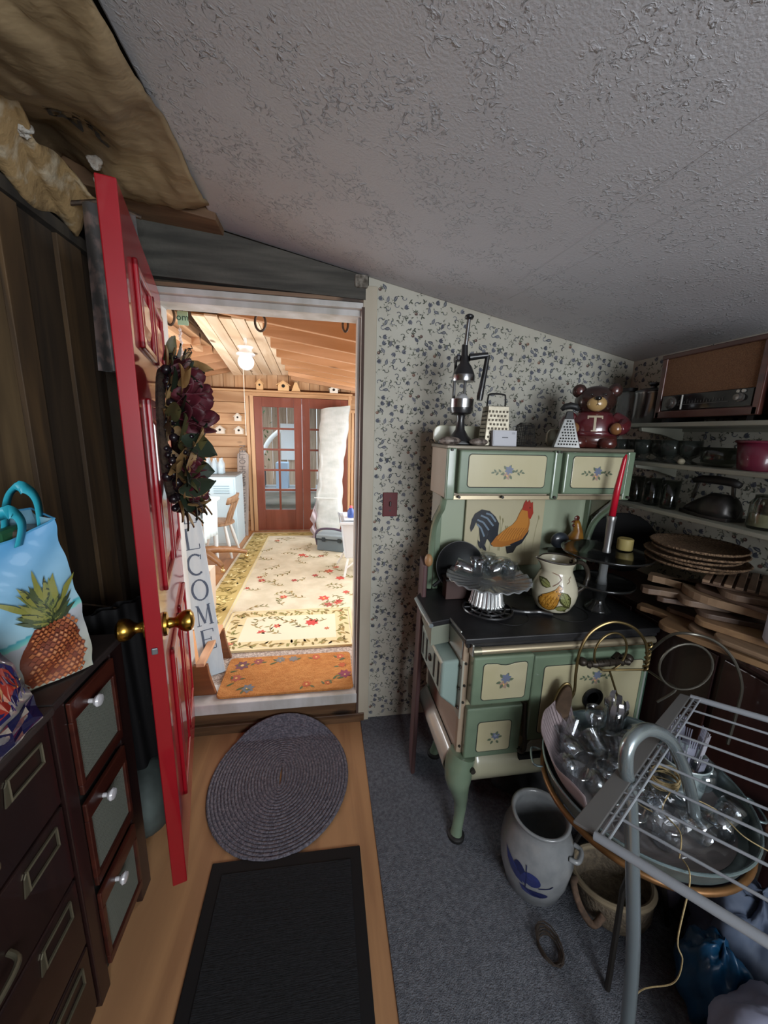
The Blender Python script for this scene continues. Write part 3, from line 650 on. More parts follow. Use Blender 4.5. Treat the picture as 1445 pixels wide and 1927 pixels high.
for k in range(90):
    x = rx0+.05+k*.026; D.leaf(x, ry1-.115+.03*math.sin(k), .07, .02, random.uniform(-.9, .9), random.choice(['7f6c33', 'd8c88f', '8f7d42', '6f6230']))
for i in range(7):
    for j in range(11):
        x = rx0+.40+i*.27+random.uniform(-.06, .06)+(j % 2)*.11; y = ry0+.30+j*.205+random.uniform(-.04, .04)
        if x < rx1-.1 and y < ry1-.3: spray(D, x, y, random.uniform(0, 2*PI), random.uniform(.12, .17), .3)
for x, y in ((.05, 3.75), (.16, 3.55), (.0, 3.1), (-.25, 4.3)): bloom(D, x, y, .055, 'c25146')
D.build('pattern', plane_map((0, 0, ZF+.009), (1, 0, 0), (0, 1, 0)), M_printr, R1, eps=.00006, base=.0006)['kind'] = 'stuff'
# second, smaller rug of the same family
x0, x1, y0, y1 = -.70, .205, 2.33, 2.88
R2 = rug('accent_rug', 'small cream floral rug with gold leaf border laid over the large one', x0, x1, y0, y1, ZF+.006, .013, M_cream, M_creame)
D = Dec(); D.poly([(x0+.02, y0+.02), (x1-.02, y0+.02), (x1-.02, y1-.02), (x0+.02, y1-.02)], 'cfc096').poly([(x0+.12, y0+.10), (x1-.12, y0+.10), (x1-.12, y1-.10), (x0+.12, y1-.10)], 'd8cfb6')
for k in range(54):
    t = k/54; px = x0+.04+t*(x1-x0-.08)
    for yy in (y0+.055, y1-.055): D.leaf(px, yy, .05, .018, random.uniform(0, 2*PI), random.choice(tan_))
for k in range(28):
    py = y0+.05+k*.017
    for xx in (x0+.06, x1-.07): D.leaf(xx+random.uniform(-.02, .02), py, .055, .018, random.uniform(0, 2*PI), random.choice(tan_))
for a, b in ((-.45, 2.6), (-.3, 2.52), (-.1, 2.6), (.02, 2.7), (-.48, 2.72), (-.2, 2.7)): spray(D, a, b, random.uniform(0, 3), .14, .0)
bloom(D, -.09, 2.66, .055, 'bf4640', 8); bloom(D, -.34, 2.63, .032, 'b9534a'); bloom(D, -.44, 2.55, .035, 'b9534a'); bloom(D, .02, 2.56, .022, 'b0614a'); bloom(D, .13, 2.83, .02, 'b0614a'); bloom(D, -.62, 2.42, .025, 'b96a5a')
D.build('pattern', plane_map((0, 0, ZF+.019), (1, 0, 0), (0, 1, 0)), M_printr, R2, eps=.00008, base=.0004)['kind'] = 'stuff'
# orange hooked rug at the sill
M_org = mat('orange_hooked_wool', 'b8763c', .97, var='c98a4c', vs=(30, 60, 30), bump=1, bs=(180, 260, 180))
x0, x1, y0, y1 = -.575, .165, 1.895, 2.235
t = thing('hooked_rug', 'orange hooked wool mat with plum and red flowers just past the door sill', 'rug', (-.2, 2.1, ZF+.013))
pts = []
for cx_, cy_, a0 in ((x1-.03, y1-.03, 0), (x0+.03, y1-.03, 90), (x0+.03, y0+.01, 180), (x1-.03, y0+.01, 270)):
    for k in range(5): a = math.radians(a0+k*22.5); pts.append((cx_+.03*math.cos(a), cy_+.03*math.sin(a), ZF+.0125))
MB().prism(pts, (0, 0, .014)).build('pile', M_org, t, bev=.004)
D = Dec()
for a, b, r, c in ((-.49, 2.15, .048, '6c4550'), (-.40, 2.18, .034, '8a4a48'), (-.27, 2.185, .034, '77716c'), (-.19, 2.185, .032, '77716c'), (-.05, 2.19, .03, 'b0573c'), (.10, 2.18, .03, 'b0573c'), (-.50, 2.03, .034, 'a3574a'), (-.42, 1.93, .04, '6b6f75'), (.12, 2.0, .042, '7b3648'), (.11, 2.09, .028, 'a6522f'), (-.10, 1.93, .028, 'a6522f'), (.02, 1.93, .02, 'a6522f')):
    bloom(D, a, b, r, c, 7)
    for k in (-1, 1): D.leaf(a+.02*k, b-.012, .035, .014, random.uniform(0, 6), '5a5c3c')
for a, b in ((.0, 1.945), (.05, 1.955), (.09, 2.14), (-.55, 2.09), (-.54, 1.96), (-.33, 2.14), (.07, 1.96), (-.48, 1.92)): D.leaf(a, b, .05, .016, random.uniform(0, 1), '4a5534')
D.build('flower_pattern', plane_map((0, 0, ZF+.0265), (1, 0, 0), (0, 1, 0)), M_printr, t, eps=.00008, base=.0005)['kind'] = 'stuff'

# welcome sign leaning by the door
t = thing('welcome_sign', 'tall pale blue-white board lettered WELCOME leaning inside the doorway', 'sign', (-.64, 2.1, ZF))
A = Vector((-.615, 2.13, ZF+.005)); B = Vector((-.905, 2.62, 1.25)); up = (B-A).normalized()
side = Vector((.80, .60, 0)); side = (side-up*side.dot(up)).normalized(); nn = side.cross(up).normalized()
if nn.y > 0: nn = -nn
Ht = 1.18; Wd = .125
A = Vector((-.640, 2.10, ZF+.008)); B = Vector((-.768, 2.225, 1.25)); up = (B-A).normalized()
side = Vector((.93, .37, 0)); side = (side-up*side.dot(up)).normalized(); nn = side.cross(up).normalized()
if nn.y > 0: nn = -nn
lo = [A-side*Wd/2, A+side*Wd/2, A+side*Wd/2+up*Ht, A-side*Wd/2+up*Ht]
MB().hexa([p-nn*.02 for p in lo], lo).build('board', mat('washed_white_board', 'b9c9d4', .6, var='c9d6dd', vs=(30, 30, 4)), t, bev=.002)
D = Dec(); ink = '4d5b70'
def serif(pts, w): D.stroke(pts, w, ink)
def letter(ch, cy, h=.142, w=.095):
    f = lambda pts: [(a*w, cy+b*h) for a, b in pts]
    arc = lambda a0, a1, n=18, rx=.5, ry=.5: [(rx*math.cos(math.radians(a0+(a1-a0)*i/n)), ry*math.sin(math.radians(a0+(a1-a0)*i/n))) for i in range(n+1)]
    b, s = .0125, .0045
    if ch == 'W': serif(f([(-.5, .5), (-.25, -.5)]), b); serif(f([(-.25, -.5), (0, .5)]), s); serif(f([(0, .5), (.25, -.5)]), b); serif(f([(.25, -.5), (.5, .5)]), s); serif(f([(-.62, .5), (-.38, .5)]), s); serif(f([(.38, .5), (.62, .5)]), s)
    if ch == 'E': serif(f([(-.32, -.5), (-.32, .5)]), b); serif(f([(-.45, .5), (.42, .5), (.42, .34)]), s); serif(f([(-.45, -.5), (.48, -.5), (.48, -.3)]), s); serif(f([(-.3, .03), (.22, .03)]), s); serif(f([(.22, .12), (.22, -.06)]), s)
    if ch == 'L': serif(f([(-.3, -.5), (-.3, .5)]), b); serif(f([(-.45, .5), (-.12, .5)]), s); serif(f([(-.45, -.5), (.45, -.5), (.45, -.28)]), s)
    if ch == 'C': serif(f(arc(50, 310)), .011); serif(f([(.36, .22), (.40, .45)]), s); serif(f(arc(120, 240)), b)
    if ch == 'O': serif(f(arc(0, 360, 26)), .009); serif(f(arc(130, 230, 10)), b); serif(f(arc(-50, 50, 10)), b)
    if ch == 'M': serif(f([(-.42, -.5), (-.36, .5)]), s); serif(f([(-.36, .5), (0, -.42)]), b); serif(f([(0, -.42), (.36, .5)]), s); serif(f([(.36, .5), (.42, -.5)]), b); serif(f([(-.56, -.5), (-.26, -.5)]), s); serif(f([(.26, -.5), (.58, -.5)]), s); serif(f([(-.5, .5), (-.36, .5)]), s); serif(f([(.36, .5), (.52, .5)]), s)
for i, ch in enumerate('WELCOME'): letter(ch, 1.115-.17*.0-i*.149, .118, .078)
D.build('lettering', plane_map(A, side, up), M_print, t, eps=.00005)
# trestle of peach-coloured wood
t = thing('wooden_trestle', 'low trestle of bare pine with two dark feet standing beside the welcome board', 'stand', (-.64, 2.2, ZF))
MB().bar((-.645, 1.90, .375), (-.652, 2.32, .375), .042, .020).build('top_rail', wood('bare_pine', 'c58f68', 'd8a680', 'y', .6, knots=False), t, bev=.003)
M_ft = wood('brown_foot', '6a3d1f', '7f4b27', 'x', .5, knots=False)
for y in (1.915, 2.27):
    zq = .184 if y < 2 else ZF+.001; q = [(-.69, y, .364), (-.615, y, .364), (-.61, y, .31), (-.60, y, .26), (-.58, y, zq), (-.70, y, zq)]
    MB().prism(q, (0, .024, 0)).build('foot', M_ft, t, bev=.003)
# gift bag with flowers
t = thing('gift_bag', 'tall cream paper bag printed with red flowers behind the welcome board', 'bag', (-.93, 2.95, ZF+.009))
zb = ZF+.009
MB().hexa([(-1.04, 2.88, zb), (-.86, 2.88, zb), (-.86, 3.0, zb), (-1.04, 3.0, zb)], [(-1.05, 2.87, zb+.36), (-.85, 2.87, zb+.36), (-.85, 3.01, zb+.36), (-1.05, 3.01, zb+.36)]).build('bag_body', mat('cream_paper', 'c8b5a4', .5), t)
D = Dec()
for a, b, r in ((-.95, .12, .04), (-.93, .19, .045), (-.98, .16, .035)):
    bloom(D, a, b, r, 'a83a40', 7); D.leaf(a, b-.03, .05, .02, -1, '60703f')
D.build('flower_print', plane_map((0, 2.872, zb), (1, 0, 0), (0, 0, 1)), M_print, t)
MB().tube(catmull([(-1.0, 2.88, zb+.36), (-.97, 2.86, zb+.42), (-.90, 2.86, zb+.42), (-.88, 2.88, zb+.36)], 5), .003, 6).build('handle', mat('gift_cord', 'e5dccb', .7), t)
t = thing('wire_easel', 'small bent wire stand on the large rug beside the paper bag', 'stand', (-.82, 2.78, zb))
MB().tube([(-.90, 2.70, zb+.02), (-.80, 2.66, zb+.003), (-.78, 2.74, zb+.003), (-.86, 2.82, zb+.15)], .004, 6).build('wire', mat('steel_wire', '6b5f4c', .4, metal=.6), t)
MB().tube([(-.92, 2.80, zb+.003), (-.80, 2.66, zb+.003)], .003, 6).build('brace', mat('steel_wire', '6b5f4c', .4, metal=.6), t)
# swivel chair foot with casters
t = thing('pedestal_base', 'curved oak four-spoke swivel base with brass casters beside the rug', 'chair base', (-1.12, 3.95, ZF))
M_oak = wood('oak_spoke', '8b6342', 'a27852', 'x', .4, knots=False)
cc = Vector((-1.25, 3.95, ZF))
for k, (ex, ey) in enumerate(((-.86, 4.24), (-1.0, 3.78), (-1.44, 3.86), (-1.34, 4.27))):
    e = Vector((ex, ey, 0)); d = (e-Vector((cc.x, cc.y, 0))); p = [Vector((cc.x, cc.y, ZF+.19))+d*u+Vector((0, 0, -.09*u*u*1.2)) for u in (0, .25, .5, .75, 1)]
    MB().tube(p, [.045, .042, .036, .03, .024], 10).build('leg', M_oak, t, smooth=True)
    g = MB().cyl((ex, ey, ZF+.05+.01), (ex, ey, ZF+.075), .01); g.ball((ex, ey, ZF+.034), .025, 10, (1, .7, 1)).build('caster', mat('pale_brass', 'e6cf9a', .25, metal=.8), t, smooth=True)
MB().cyl(cc+Vector((0, 0, .15)), cc+Vector((0, 0, .42)), .035, .03, 14).build('column', M_oak, t, smooth=True)
# spindle-back chair
t = thing('spindle_chair', 'wooden spindle-back chair with white legs pulled up to a white table', 'chair', (-1.02, 4.2, ZF))
M_ch = wood('worn_chair_wood', '8a6a4e', 'a7876a', 'z', .5, knots=False); M_chw = mat('white_chair_paint', 'dfe3e2', .4)
MB().lathe([(.001, 0), (.17, 0), (.195, .012), (.195, .028), (.17, .04), (.001, .036)], 24, (-1.10, 4.22, ZF+.40), Matrix.Diagonal((.95, 1, 1, 1))).build('seat', M_ch, t, smooth=True)
for sx, sy in ((-.13, -.13), (.13, -.13), (-.13, .13), (.13, .13)):
    MB().tube([(-1.10+sx*.8, 4.22+sy*.8, ZF+.405), (-1.10+sx*1.1, 4.22+sy*1.1, ZF+.2), (-1.10+sx*1.4, 4.22+sy*1.4, ZF)], [.015, .020, .013], 10).build('leg', M_chw, t, smooth=True)
for k in range(5):
    u = (k-2)/2; y = 4.22+u*.13
    MB().tube([(-.95-abs(u)*.03, y, ZF+.43), (-.92-abs(u)*.02, y*1+.005*u, ZF+.56), (-.89, 4.22+u*.17, ZF+.70)], [.009, .014, .008], 8).build('spindle', M_ch, t, smooth=True)
def crest(u, v):
    y = 4.22+(u-.5)*.44; return (-.885-.05*(2*u-1)**2+.02*v, y, ZF+.69+.075*v+.02*math.sin(PI*u)*v)
MB().grid(crest, 12, 3).build('crest_rail', M_ch, t, smooth='all', solid=.022)
t.scale = (1, 1, .90); t.location = (-1.12, 4.42, ZF)
# white table and locker behind
t = thing('white_table', 'white painted table with turned legs and a draped cloth on the left of the sunroom', 'table', (-1.35, 4.0, ZF))
MB().box(-1.72, -1.07, 3.45, 4.12, ZF+.70, ZF+.73).build('tabletop', mat('table_white', 'dbe6ec', .4), t, bev=.006)
MB().box(-1.66, -1.12, 3.50, 4.06, ZF+.60, ZF+.70).build('apron', mat('table_white', 'dbe6ec', .4), t)
for x, y in ((-1.12, 3.50), (-1.12, 4.05), (-1.66, 3.50), (-1.66, 4.05)):
    MB().tube([(x, y, ZF+.70), (x, y, ZF+.55), (x, y, ZF+.45), (x, y, ZF)], [.032, .032, .026, .017], 10).build('leg', mat('table_white', 'dbe6ec', .4), t, smooth=True)
tag(MB().grid(lambda u, v: (-1.09+.012*math.sin(u*26)*v, 3.58+u*.42, ZF+.733-.36*v+.02*v*math.sin(u*5)), 40, 6).build('draped_cloth', mat('white_cloth', 'd6e6ee', .9), smooth='all', solid=.003), 'white cloth hanging over the side of the white table', 'cloth')
t = thing('metal_locker', 'pale blue-white metal locker cabinet with louvre slots against the pine wall', 'cabinet', (-1.3, 5.0, ZF))
M_lk = mat('locker_enamel', 'c3dbe6', .35, coat=.2)
MB().box(-1.62, -1.05, 4.75, 5.18, ZF, 1.03).build('carcass', M_lk, t, bev=.005)
MB().box(-1.60, -1.07, 4.742, 4.75, ZF+.03, 1.01).build('door', M_lk, t, bev=.003)
for k in range(4): MB().bar((-1.30, 4.738, .92-k*.028), (-1.12, 4.738, .92-k*.028), .008, .008).build('louvre', mat('louvre_shadow', '8ea6b2', .4), t)
MB().box(-1.095, -1.085, 4.72, 4.742, .64, .72).build('handle', mat('locker_handle', '8f9ba2', .3, metal=.8), t, bev=.002)
tag(MB().box(-1.63, -1.04, 4.74, 5.19, 1.031, 1.05).build('dark_tray', mat('grey_tray', '7c7f80', .5), bev=.005), 'flat grey tray on top of the pale metal locker', 'tray')
t = thing('bottle_pack', 'clear plastic wrapped pack of water bottles on the metal locker', 'bottles', (-1.33, 4.95, 1.05))
M_clr = mat('clear_bottle', 'cfe6f2', .08, alpha=.45, spec=.8)
for i in range(3):
    for j in range(2):
        MB().lathe([(.03, 0), (.033, .01), (.033, .12), (.012, .17), (.012, .19), (.001, .19)], 12, (-1.40+i*.075, 4.92+j*.075, 1.05)).build('bottle', M_clr, t, smooth=True)
M_kn = mat('knife_dark', '2a3a44', .4)
tag(MB().tube(catmull([(-1.30, 3.72, ZF+.74), (-1.2, 3.66, ZF+.75), (-1.12, 3.7, ZF+.745), (-1.09, 3.63, ZF+.745)], 5), .004, 6).build('charging_lead', M_kn), 'thin black cord lying on the white table edge', 'cord')
# tall vertical sign
t = thing('lettered_board', 'tall narrow grey board lettered LIVE WELL Love Much LAUGH OFTEN against the pine wall', 'sign', (-1.13, 5.38, ZF))
sa = Vector((-1.095, 5.22, ZF)); su = (Vector((-1.085, 5.44, 1.27))-sa).normalized(); ss = Vector((1, 0, 0)); ss = (ss-su*ss.dot(su)).normalized(); sn = ss.cross(su).normalized()
if sn.y > 0: sn = -sn
hw = .072
out = [sa-ss*hw, sa+ss*hw, sa+ss*hw+su*1.11, sa+ss*.02+su*1.165, sa-ss*.02+su*1.165, sa-ss*hw+su*1.11]
MB().prism(out, -sn*.03).build('board', mat('greyed_board', 'b3aca8', .8, var='a09894', vs=(20, 20, 3)), t, bev=.003)
mt = Matrix.Identity(4)
for i, ax in enumerate((su, -ss, sn)):
    for r in range(3): mt[r][i] = ax[r]
M_lt = mat('grey_lettering', '6a6768', .8)
for txt, pos, sz in (('LIVE WELL', .24, .125), ('Love Much', .62, .115), ('LAUGH OFTEN', .96, .118)):
    m2 = mt.copy(); p = sa+su*pos+sn*.001
    for r in range(3): m2[r][3] = p[r]
    text_mesh(txt, sz, m2, 'lettering', M_lt, t, width=.70 if 'L' in txt and txt != 'Love Much' else .62)
D = Dec()
for h_ in (.44, .79): D.poly([(-.0, h_-.016), (.02, h_+.004), (.012, h_+.016), (0, h_+.008), (-.012, h_+.016), (-.02, h_+.004)], '3f3c3e')
D.build('heart', plane_map(sa, ss, su), M_print, t, base=.001)
# birdhouses
M_bhw = mat('white_birdhouse', 'e2ddd2', .6); M_bhp = mat('pine_birdhouse', 'e0b987', .6); M_hole = mat('black_hole', '1b1612', .8)
def birdhouse(x, y, z, w_, h_, m_, label, group, hole=True, wide=False):
    t = thing('birdhouse', label, 'birdhouse', (x, y, z), 0, group); d = w_*.8
    MB().prism([(x-w_/2, y, z), (x+w_/2, y, z), (x+w_/2, y, z+h_*.6), (x, y, z+h_), (x-w_/2, y, z+h_*.6)], (0, -d, 0)).build('house_body', m_, t, bev=.001)
    o_ = w_*.14
    for s_ in (-1, 1):
        MB().hexa([(x, y+.002, z+h_*1.0), (x+s_*(w_/2+o_), y+.002, z+h_*.54), (x+s_*(w_/2+o_), y-d-.012, z+h_*.54), (x, y-d-.012, z+h_)], [(x, y+.002, z+h_*1.07), (x+s_*(w_/2+o_), y+.002, z+h_*.60), (x+s_*(w_/2+o_), y-d-.012, z+h_*.60), (x, y-d-.012, z+h_*1.07)]).build('roof', m_, t)
    MB().cyl((x, y-d+.002, z+h_*.5), (x, y-d-.002, z+h_*.5), w_*.16, n=12).build('entrance_hole', M_hole, t)
    MB().cyl((x, y-d, z+h_*.25), (x, y-d-.02, z+h_*.25), w_*.03, n=6).build('perch', m_, t)
    return t
birdhouse(-1.49, YF, 1.62, .075, .11, M_bhw, 'white birdhouse nearest the wreath on the pine wall', 'birdhouses on the pine wall')
birdhouse(-1.36, YF, 1.53, .10, .10, M_bhw, 'squat white birdhouse hung lowest on the pine wall', 'birdhouses on the pine wall')
birdhouse(-1.13, YF, 1.70, .08, .10, M_bhw, 'small white birdhouse hung topmost beside the door trim', 'birdhouses on the pine wall')
birdhouse(-1.12, YF, 1.53, .095, .10, M_bhw, 'white birdhouse under the topmost one beside the door trim', 'birdhouses on the pine wall')
for x, w_, h_, mt_, lb in ((-.83, .085, .13, M_bhp, 'tall pine birdhouse at the left end of the ledge over the French doors'), (-.52, .14, .12, M_bhp, 'wide pale birdhouse on the ledge over the French doors'), (.145, .11, .085, M_bhw, 'low white birdhouse at the right end of the ledge')):
    birdhouse(x, YF-.005, 2.112, w_, h_, mt_, lb, 'birdhouses on the door ledge')
t = thing('cone_ornament', 'small triangular wooden ornament between the birdhouses on the ledge', 'ornament', (-.36, YF-.05, 2.112))
MB().prism([(-.42, YF-.02, 2.112), (-.30, YF-.02, 2.112), (-.345, YF-.02, 2.23), (-.375, YF-.02, 2.23)], (0, -.06, 0)).build('body', M_bhp, t, bev=.003)
# globe lamp with its pull cord, hung from a rafter
t = thing('globe_lamp', 'white glass globe lamp with a white collar under the panelled ceiling', 'lamp', (-.62, 3.6, 2.39))
LX, LY = -.655, 3.6; LZ = 2.165
MB().lathe([(.075, 0), (.078, .012), (.055, .03), (.05, .05), (.065, .065), (.065, .07)], 24, (LX, LY, LZ+.055)).build('collar', mat('white_porcelain', 'f2f3f5', .25, coat=.5), t, smooth=True)
MB().cyl((LX, LY, LZ+.12), (LX, LY, 2.395), .012).build('stem', mat('white_porcelain', 'f2f3f5', .25, coat=.5), t)
MB().ball((LX, LY, LZ), .068, 24).build('globe', mat('opal_glass', 'eaf4fa', .15, coat=.6, emit='dff0fb', es=.35), t, smooth='all')
MB().tube([(LX-.015, LY-.06, LZ-.02), (LX-.015, LY-.06, LZ-.62)], .0022, 5).build('pull_cord', mat('white_cord', 'f4ece0', .6), t)
# iron rings hung inside the lintel, with a little sign
M_iron = mat('rusty_iron', '3b322b', .6, metal=.4, var='5a4636', vs=(60, 60, 60))
for x, rx_, rz2, op, lb in ((-.315, .026, .042, False, 'oval iron ring hanging in the middle under the lintel'), (.118, .014, .036, False, 'narrow iron ring hanging at the right under the lintel'), (-.745, .022, .042, True, 'iron horseshoe hanging at the left under the lintel')):
    y = 2.16; z = 2.155 if x > .1 else 2.135
    a0, a1 = (math.radians(-250), math.radians(70)) if op else (0, 2*PI)
    p = [(x+rx_*math.cos(a0+(a1-a0)*i/24), y, z+rz2*math.sin(a0+(a1-a0)*i/24)) for i in range(24+op)]
    tt = thing('hanging_ring', lb, 'ring', (x, y, z), 0, 'irons hung under the lintel')
    MB().tube(p, .006, 8, closed=not op).build('ring', M_iron, tt, smooth=True)
    MB().tube([(x, y, z+rz2), (x, y, 2.215), (x, 1.985, 2.215)], .002, 5).build('hanging_hook', M_iron, tt)
t = thing('hanging_plaque', 'small mint plaque with white letters hanging beside the horseshoe', 'sign', (-.70, 2.18, 2.15))
MB().box(-.715, -.665, 2.175, 2.181, 2.10, 2.165).build('plate', mat('mint_plate', '9fc4ad', .6), t, bev=.002)
MB().tube([(-.69, 2.178, 2.165), (-.69, 2.178, 2.22), (-.69, 1.985, 2.22)], .002, 5).build('hanging_wire', M_iron, t)
m2 = Matrix(((1, 0, 0, -.69), (0, 0, -1, 2.1735), (0, 1, 0, 2.135), (0, 0, 0, 1)))
text_mesh('om', .045, m2, 'lettering', mat('plaque_letter', '38584c', .6), t)['kind'] = 'stuff'
t = thing('crystal_drop', 'string of clear drops hanging by the bulkhead above the wreath', 'ornament', (-.84, 2.6, 2.2))
for i in range(9): MB().ball((-.845+.004*math.sin(i*2), 2.6, 2.17-i*.018), .009, 8, (1, 1, 1.3)).build('drop', mat('clear_drop', 'd9d3d6', .05, alpha=.7), t, smooth='all')
MB().tube([(-.845, 2.6, 2.02), (-.845, 2.6, 2.36)], .001, 5).build('thread', mat('white_cord', 'f4ece0', .6), t)
# rolled mattress leaning on the right French door
t = thing('wrapped_mattress', 'long white plastic-wrapped foam mattress leaning against the right French door', 'mattress', (.1, 5.2, ZF))
def mt_(u, v, s):
    w_ = .17+.015*v+.012*math.sin(v*9)-.05*max(0, .1-v)*8*.3
    cx_ = .055+.125*v-.018*math.sin(v*2.6); y = 5.04+.30*v; 
    a = u*2*PI; fl = 1-.25*max(0, .12-v)/.12
    return (cx_+w_*fl*math.copysign(abs(math.cos(a))**.6, math.cos(a))+.006*math.sin(v*40+a*3), y+.075*math.copysign(abs(math.sin(a))**.7, math.sin(a))+.005*math.sin(v*33+a*2), ZF+.012+1.74*v+.03*math.cos(a)*(v > .9))
mb = MB(); mb.grid(lambda u, v: mt_(u, v, 1), 36, 60)
mb.add([mt_(i/36, 1, 1) for i in range(36)], [tuple(range(36))]); mb.build('wrap', mat('frosted_wrap', 'c6cbca', .35, var='b3bab8', vs=(6, 6, 12), bump=.35, bs=(22, 22, 8), coat=.3), t, smooth=True)
MB().tube([(-.12, 4.985, .74), (.0, 4.975, .735), (.2, 4.985, .73)], .006, 6).build('tape_band', mat('bright_tape', 'eef2f0', .2), t, smooth=True)
MB().grid(lambda u, v: (-.10-.06*u+.02*math.sin(v*14), 5.02+.02*math.sin(u*9), ZF+.012+.55*v*(1-.4*u)), 8, 16).build('loose_flap', mat('lilac_wrap', 'b9adb5', .4), t, smooth='all', solid=.002)
# toolbox
t = thing('toolbox', 'blue-grey plastic toolbox with dark handle on the rug by the mattress', 'toolbox', (.12, 4.5, ZF+.009))
z_ = ZF+.010; M_tb = mat('toolbox_plastic', '6f7f8a', .5); M_tb2 = mat('toolbox_lid', '8b99a2', .5)
MT = Matrix.Translation((.14, 4.52, z_)) @ Matrix.Rotation(math.radians(-22), 4, 'Z')
MB(MT).box(-.19, .19, -.12, .12, 0, .14).build('case', M_tb, t, bev=.008)
MB(MT).box(-.2, .2, -.13, .13, .145, .20).build('lid', M_tb2, t, bev=.012)
MB(MT).box(-.205, .205, -.135, .135, .138, .147).build('seam', mat('toolbox_seam', '2f3940', .5), t)
MB(MT).tube(catmull([(-.21, -.06, .05), (-.22, -.08, .19), (-.16, -.06, .25), (-.02, -.05, .262), (.1, -.03, .24), (.12, 0, .20)], 6), .014, 8).build('carry_strap', mat('dark_strap', '54485a', .6), t, smooth=True)
for x in (-.1, .1): MB(MT).box(x-.02, x+.02, -.142, -.128, .12, .17).build('clasp', mat('toolbox_seam', '2f3940', .5), t, bev=.003)
# clear tub with bag on folding white legs
t = thing('storage_bin', 'translucent white storage bin on white folding legs at the right of the doorway', 'bin', (.35, 3.75, ZF))
M_tr = mat('frosted_plastic', 'dfe6ef', .35, alpha=.75, bump=.3, bs=(14, 14, 14)); zb = ZF+.012
lo = [(.21, 3.60, .36), (.62, 3.60, .36), (.62, 3.95, .36), (.21, 3.95, .36)]; hi = [(.17, 3.55, .73), (.66, 3.55, .73), (.66, 4.0, .73), (.17, 4.0, .73)]
MB().hexa(lo, hi).build('tub', M_tr, t, bev=.02, seg=3)
MB().tube([(.16, 3.54, .735), (.67, 3.54, .735), (.67, 4.01, .735), (.16, 4.01, .735)], .016, 8, closed=True).build('rim', M_tr, t, smooth=True)
for p0, p1 in (((.24, 3.62, .36), (.20, 3.56, zb-.003)), ((.24, 3.93, .36), (.15, 3.98, zb-.003)), ((.58, 3.62, .36), (.62, 3.56, zb-.003)), ((.58, 3.93, .36), (.62, 3.98, zb-.003))): MB().bar(p0, p1, .022, .016, (0, 1, 0)).build('leg', mat('white_leg', 'e8ebee', .4), t, bev=.003)
MB().bar((.21, 3.57, .26), (.34, 3.60, .36), .012, .012, (0, 1, 0)).build('brace', mat('white_leg', 'e8ebee', .4), t)
def bottle(x, y, z, h, r, mb_, capm, label, grp):
    t = thing('soap_bottle', label, 'bottle', (x, y, z), 0, grp)
    MB().lathe([(r*.9, 0), (r, .01), (r, h*.55), (r*.55, h*.75), (r*.4, h*.8), (.001, h*.8)], 16, (x, y, z)).build('bottle_body', mb_, t, smooth=True)
    MB().lathe([(r*.45, 0), (r*.45, h*.12), (r*.2, h*.2), (.001, h*.2)], 12, (x, y, z+h*.8)).build('cap', capm, t, smooth=True)
tag(MB().box(.2, .64, 3.60, 3.95, .752, .762).build('lid_board', mat('white_lid', 'e6ecf2', .4), bev=.004), 'white flat lid lying across the storage bin', 'lid')
bottle(.27, 3.70, .763, .12, .035, mat('blue_label', '3e5aa0', .4), mat('pink_cap', 'd4576b', .4), 'blue bottle with a pink cap on the storage bin', 'bottles on the storage bin')
bottle(.34, 3.72, .763, .10, .032, mat('lime_label', 'c9c64d', .4), mat('white_cap', 'f0f0f0', .4), 'yellow-green bottle beside the pink-capped one', 'bottles on the storage bin')
bottle(.40, 3.68, .763, .08, .028, mat('navy_label', '27305a', .4), mat('white_cap', 'f0f0f0', .4), 'small navy bottle at the right on the storage bin', 'bottles on the storage bin')
t = thing('white_side_stool', 'cream stool partly hidden behind the welcome board', 'stool', (-1.33, 3.5, ZF))
MB().box(-1.42, -1.15, 3.25, 3.5, .50, .53).build('seat', mat('cream_stool', 'd9cfa6', .5), t, bev=.004)
for x in (-1.39, -1.17):
    for y in (3.27, 3.47): MB().box(x-.016, x+.016, y-.016, y+.016, ZF, .5).build('leg', mat('cream_stool', 'd9cfa6', .5), t, bev=.003)
tag(MB().box(-1.38, -1.2, 3.28, 3.46, .532, .60).build('folded_towel', mat('tan_towel', 'b99a68', .9), bev=.02, seg=3), 'folded tan towel on the cream stool', 'towel')
# ================================================================== the enamel range
M_ecream = mat('cream_enamel', 'b9b293', .28, coat=.6, var='b2aa88', vs=(5, 5, 5))
M_eside = mat('beige_enamel', 'a8998a', .4, coat=.3)
M_sage = mat('sage_enamel', '72836d', .32, coat=.6, var='677863', vs=(8, 8, 8))
M_black = mat('black_iron_top', '1d1d1f', .42, var='262628', vs=(20, 20, 20), bump=.05)
M_nick = mat('warm_nickel', 'c2b498', .3, metal=.75, coat=.4)
M_screw = mat('dark_screw', '2a2620', .5); M_dark_gap = mat('enamel_edge', '2b322c', .6)
M_coil = mat('dark_coil', '3a332c', .45, metal=.5)
st = thing('enamel_range', 'antique cream and sage-green enamel kitchen range on curved legs against the papered wall', 'stove', (.87, 1.38, 0))
X0, X1, Y0, Y1 = .500, 1.262, 1.165, 1.61
MB().box(X0, X1, Y0+.006, Y1, .395, .868).build('body', M_eside, st, bev=.004)
for a, b in ((X0-.004, X0+.020), (X1-.02, X1+.004)): MB().box(a, b, Y0-.002, Y0+.02, .395, .872).build('corner_post', mat('tan_enamel', 'a08d78', .4, coat=.3), st, bev=.003)
MB().box(X0+.02, X1-.02, Y0-.001, Y0+.01, .395, .868).build('front_plate', mat('olive_cream_enamel', 'a39a7e', .4, coat=.3), st)
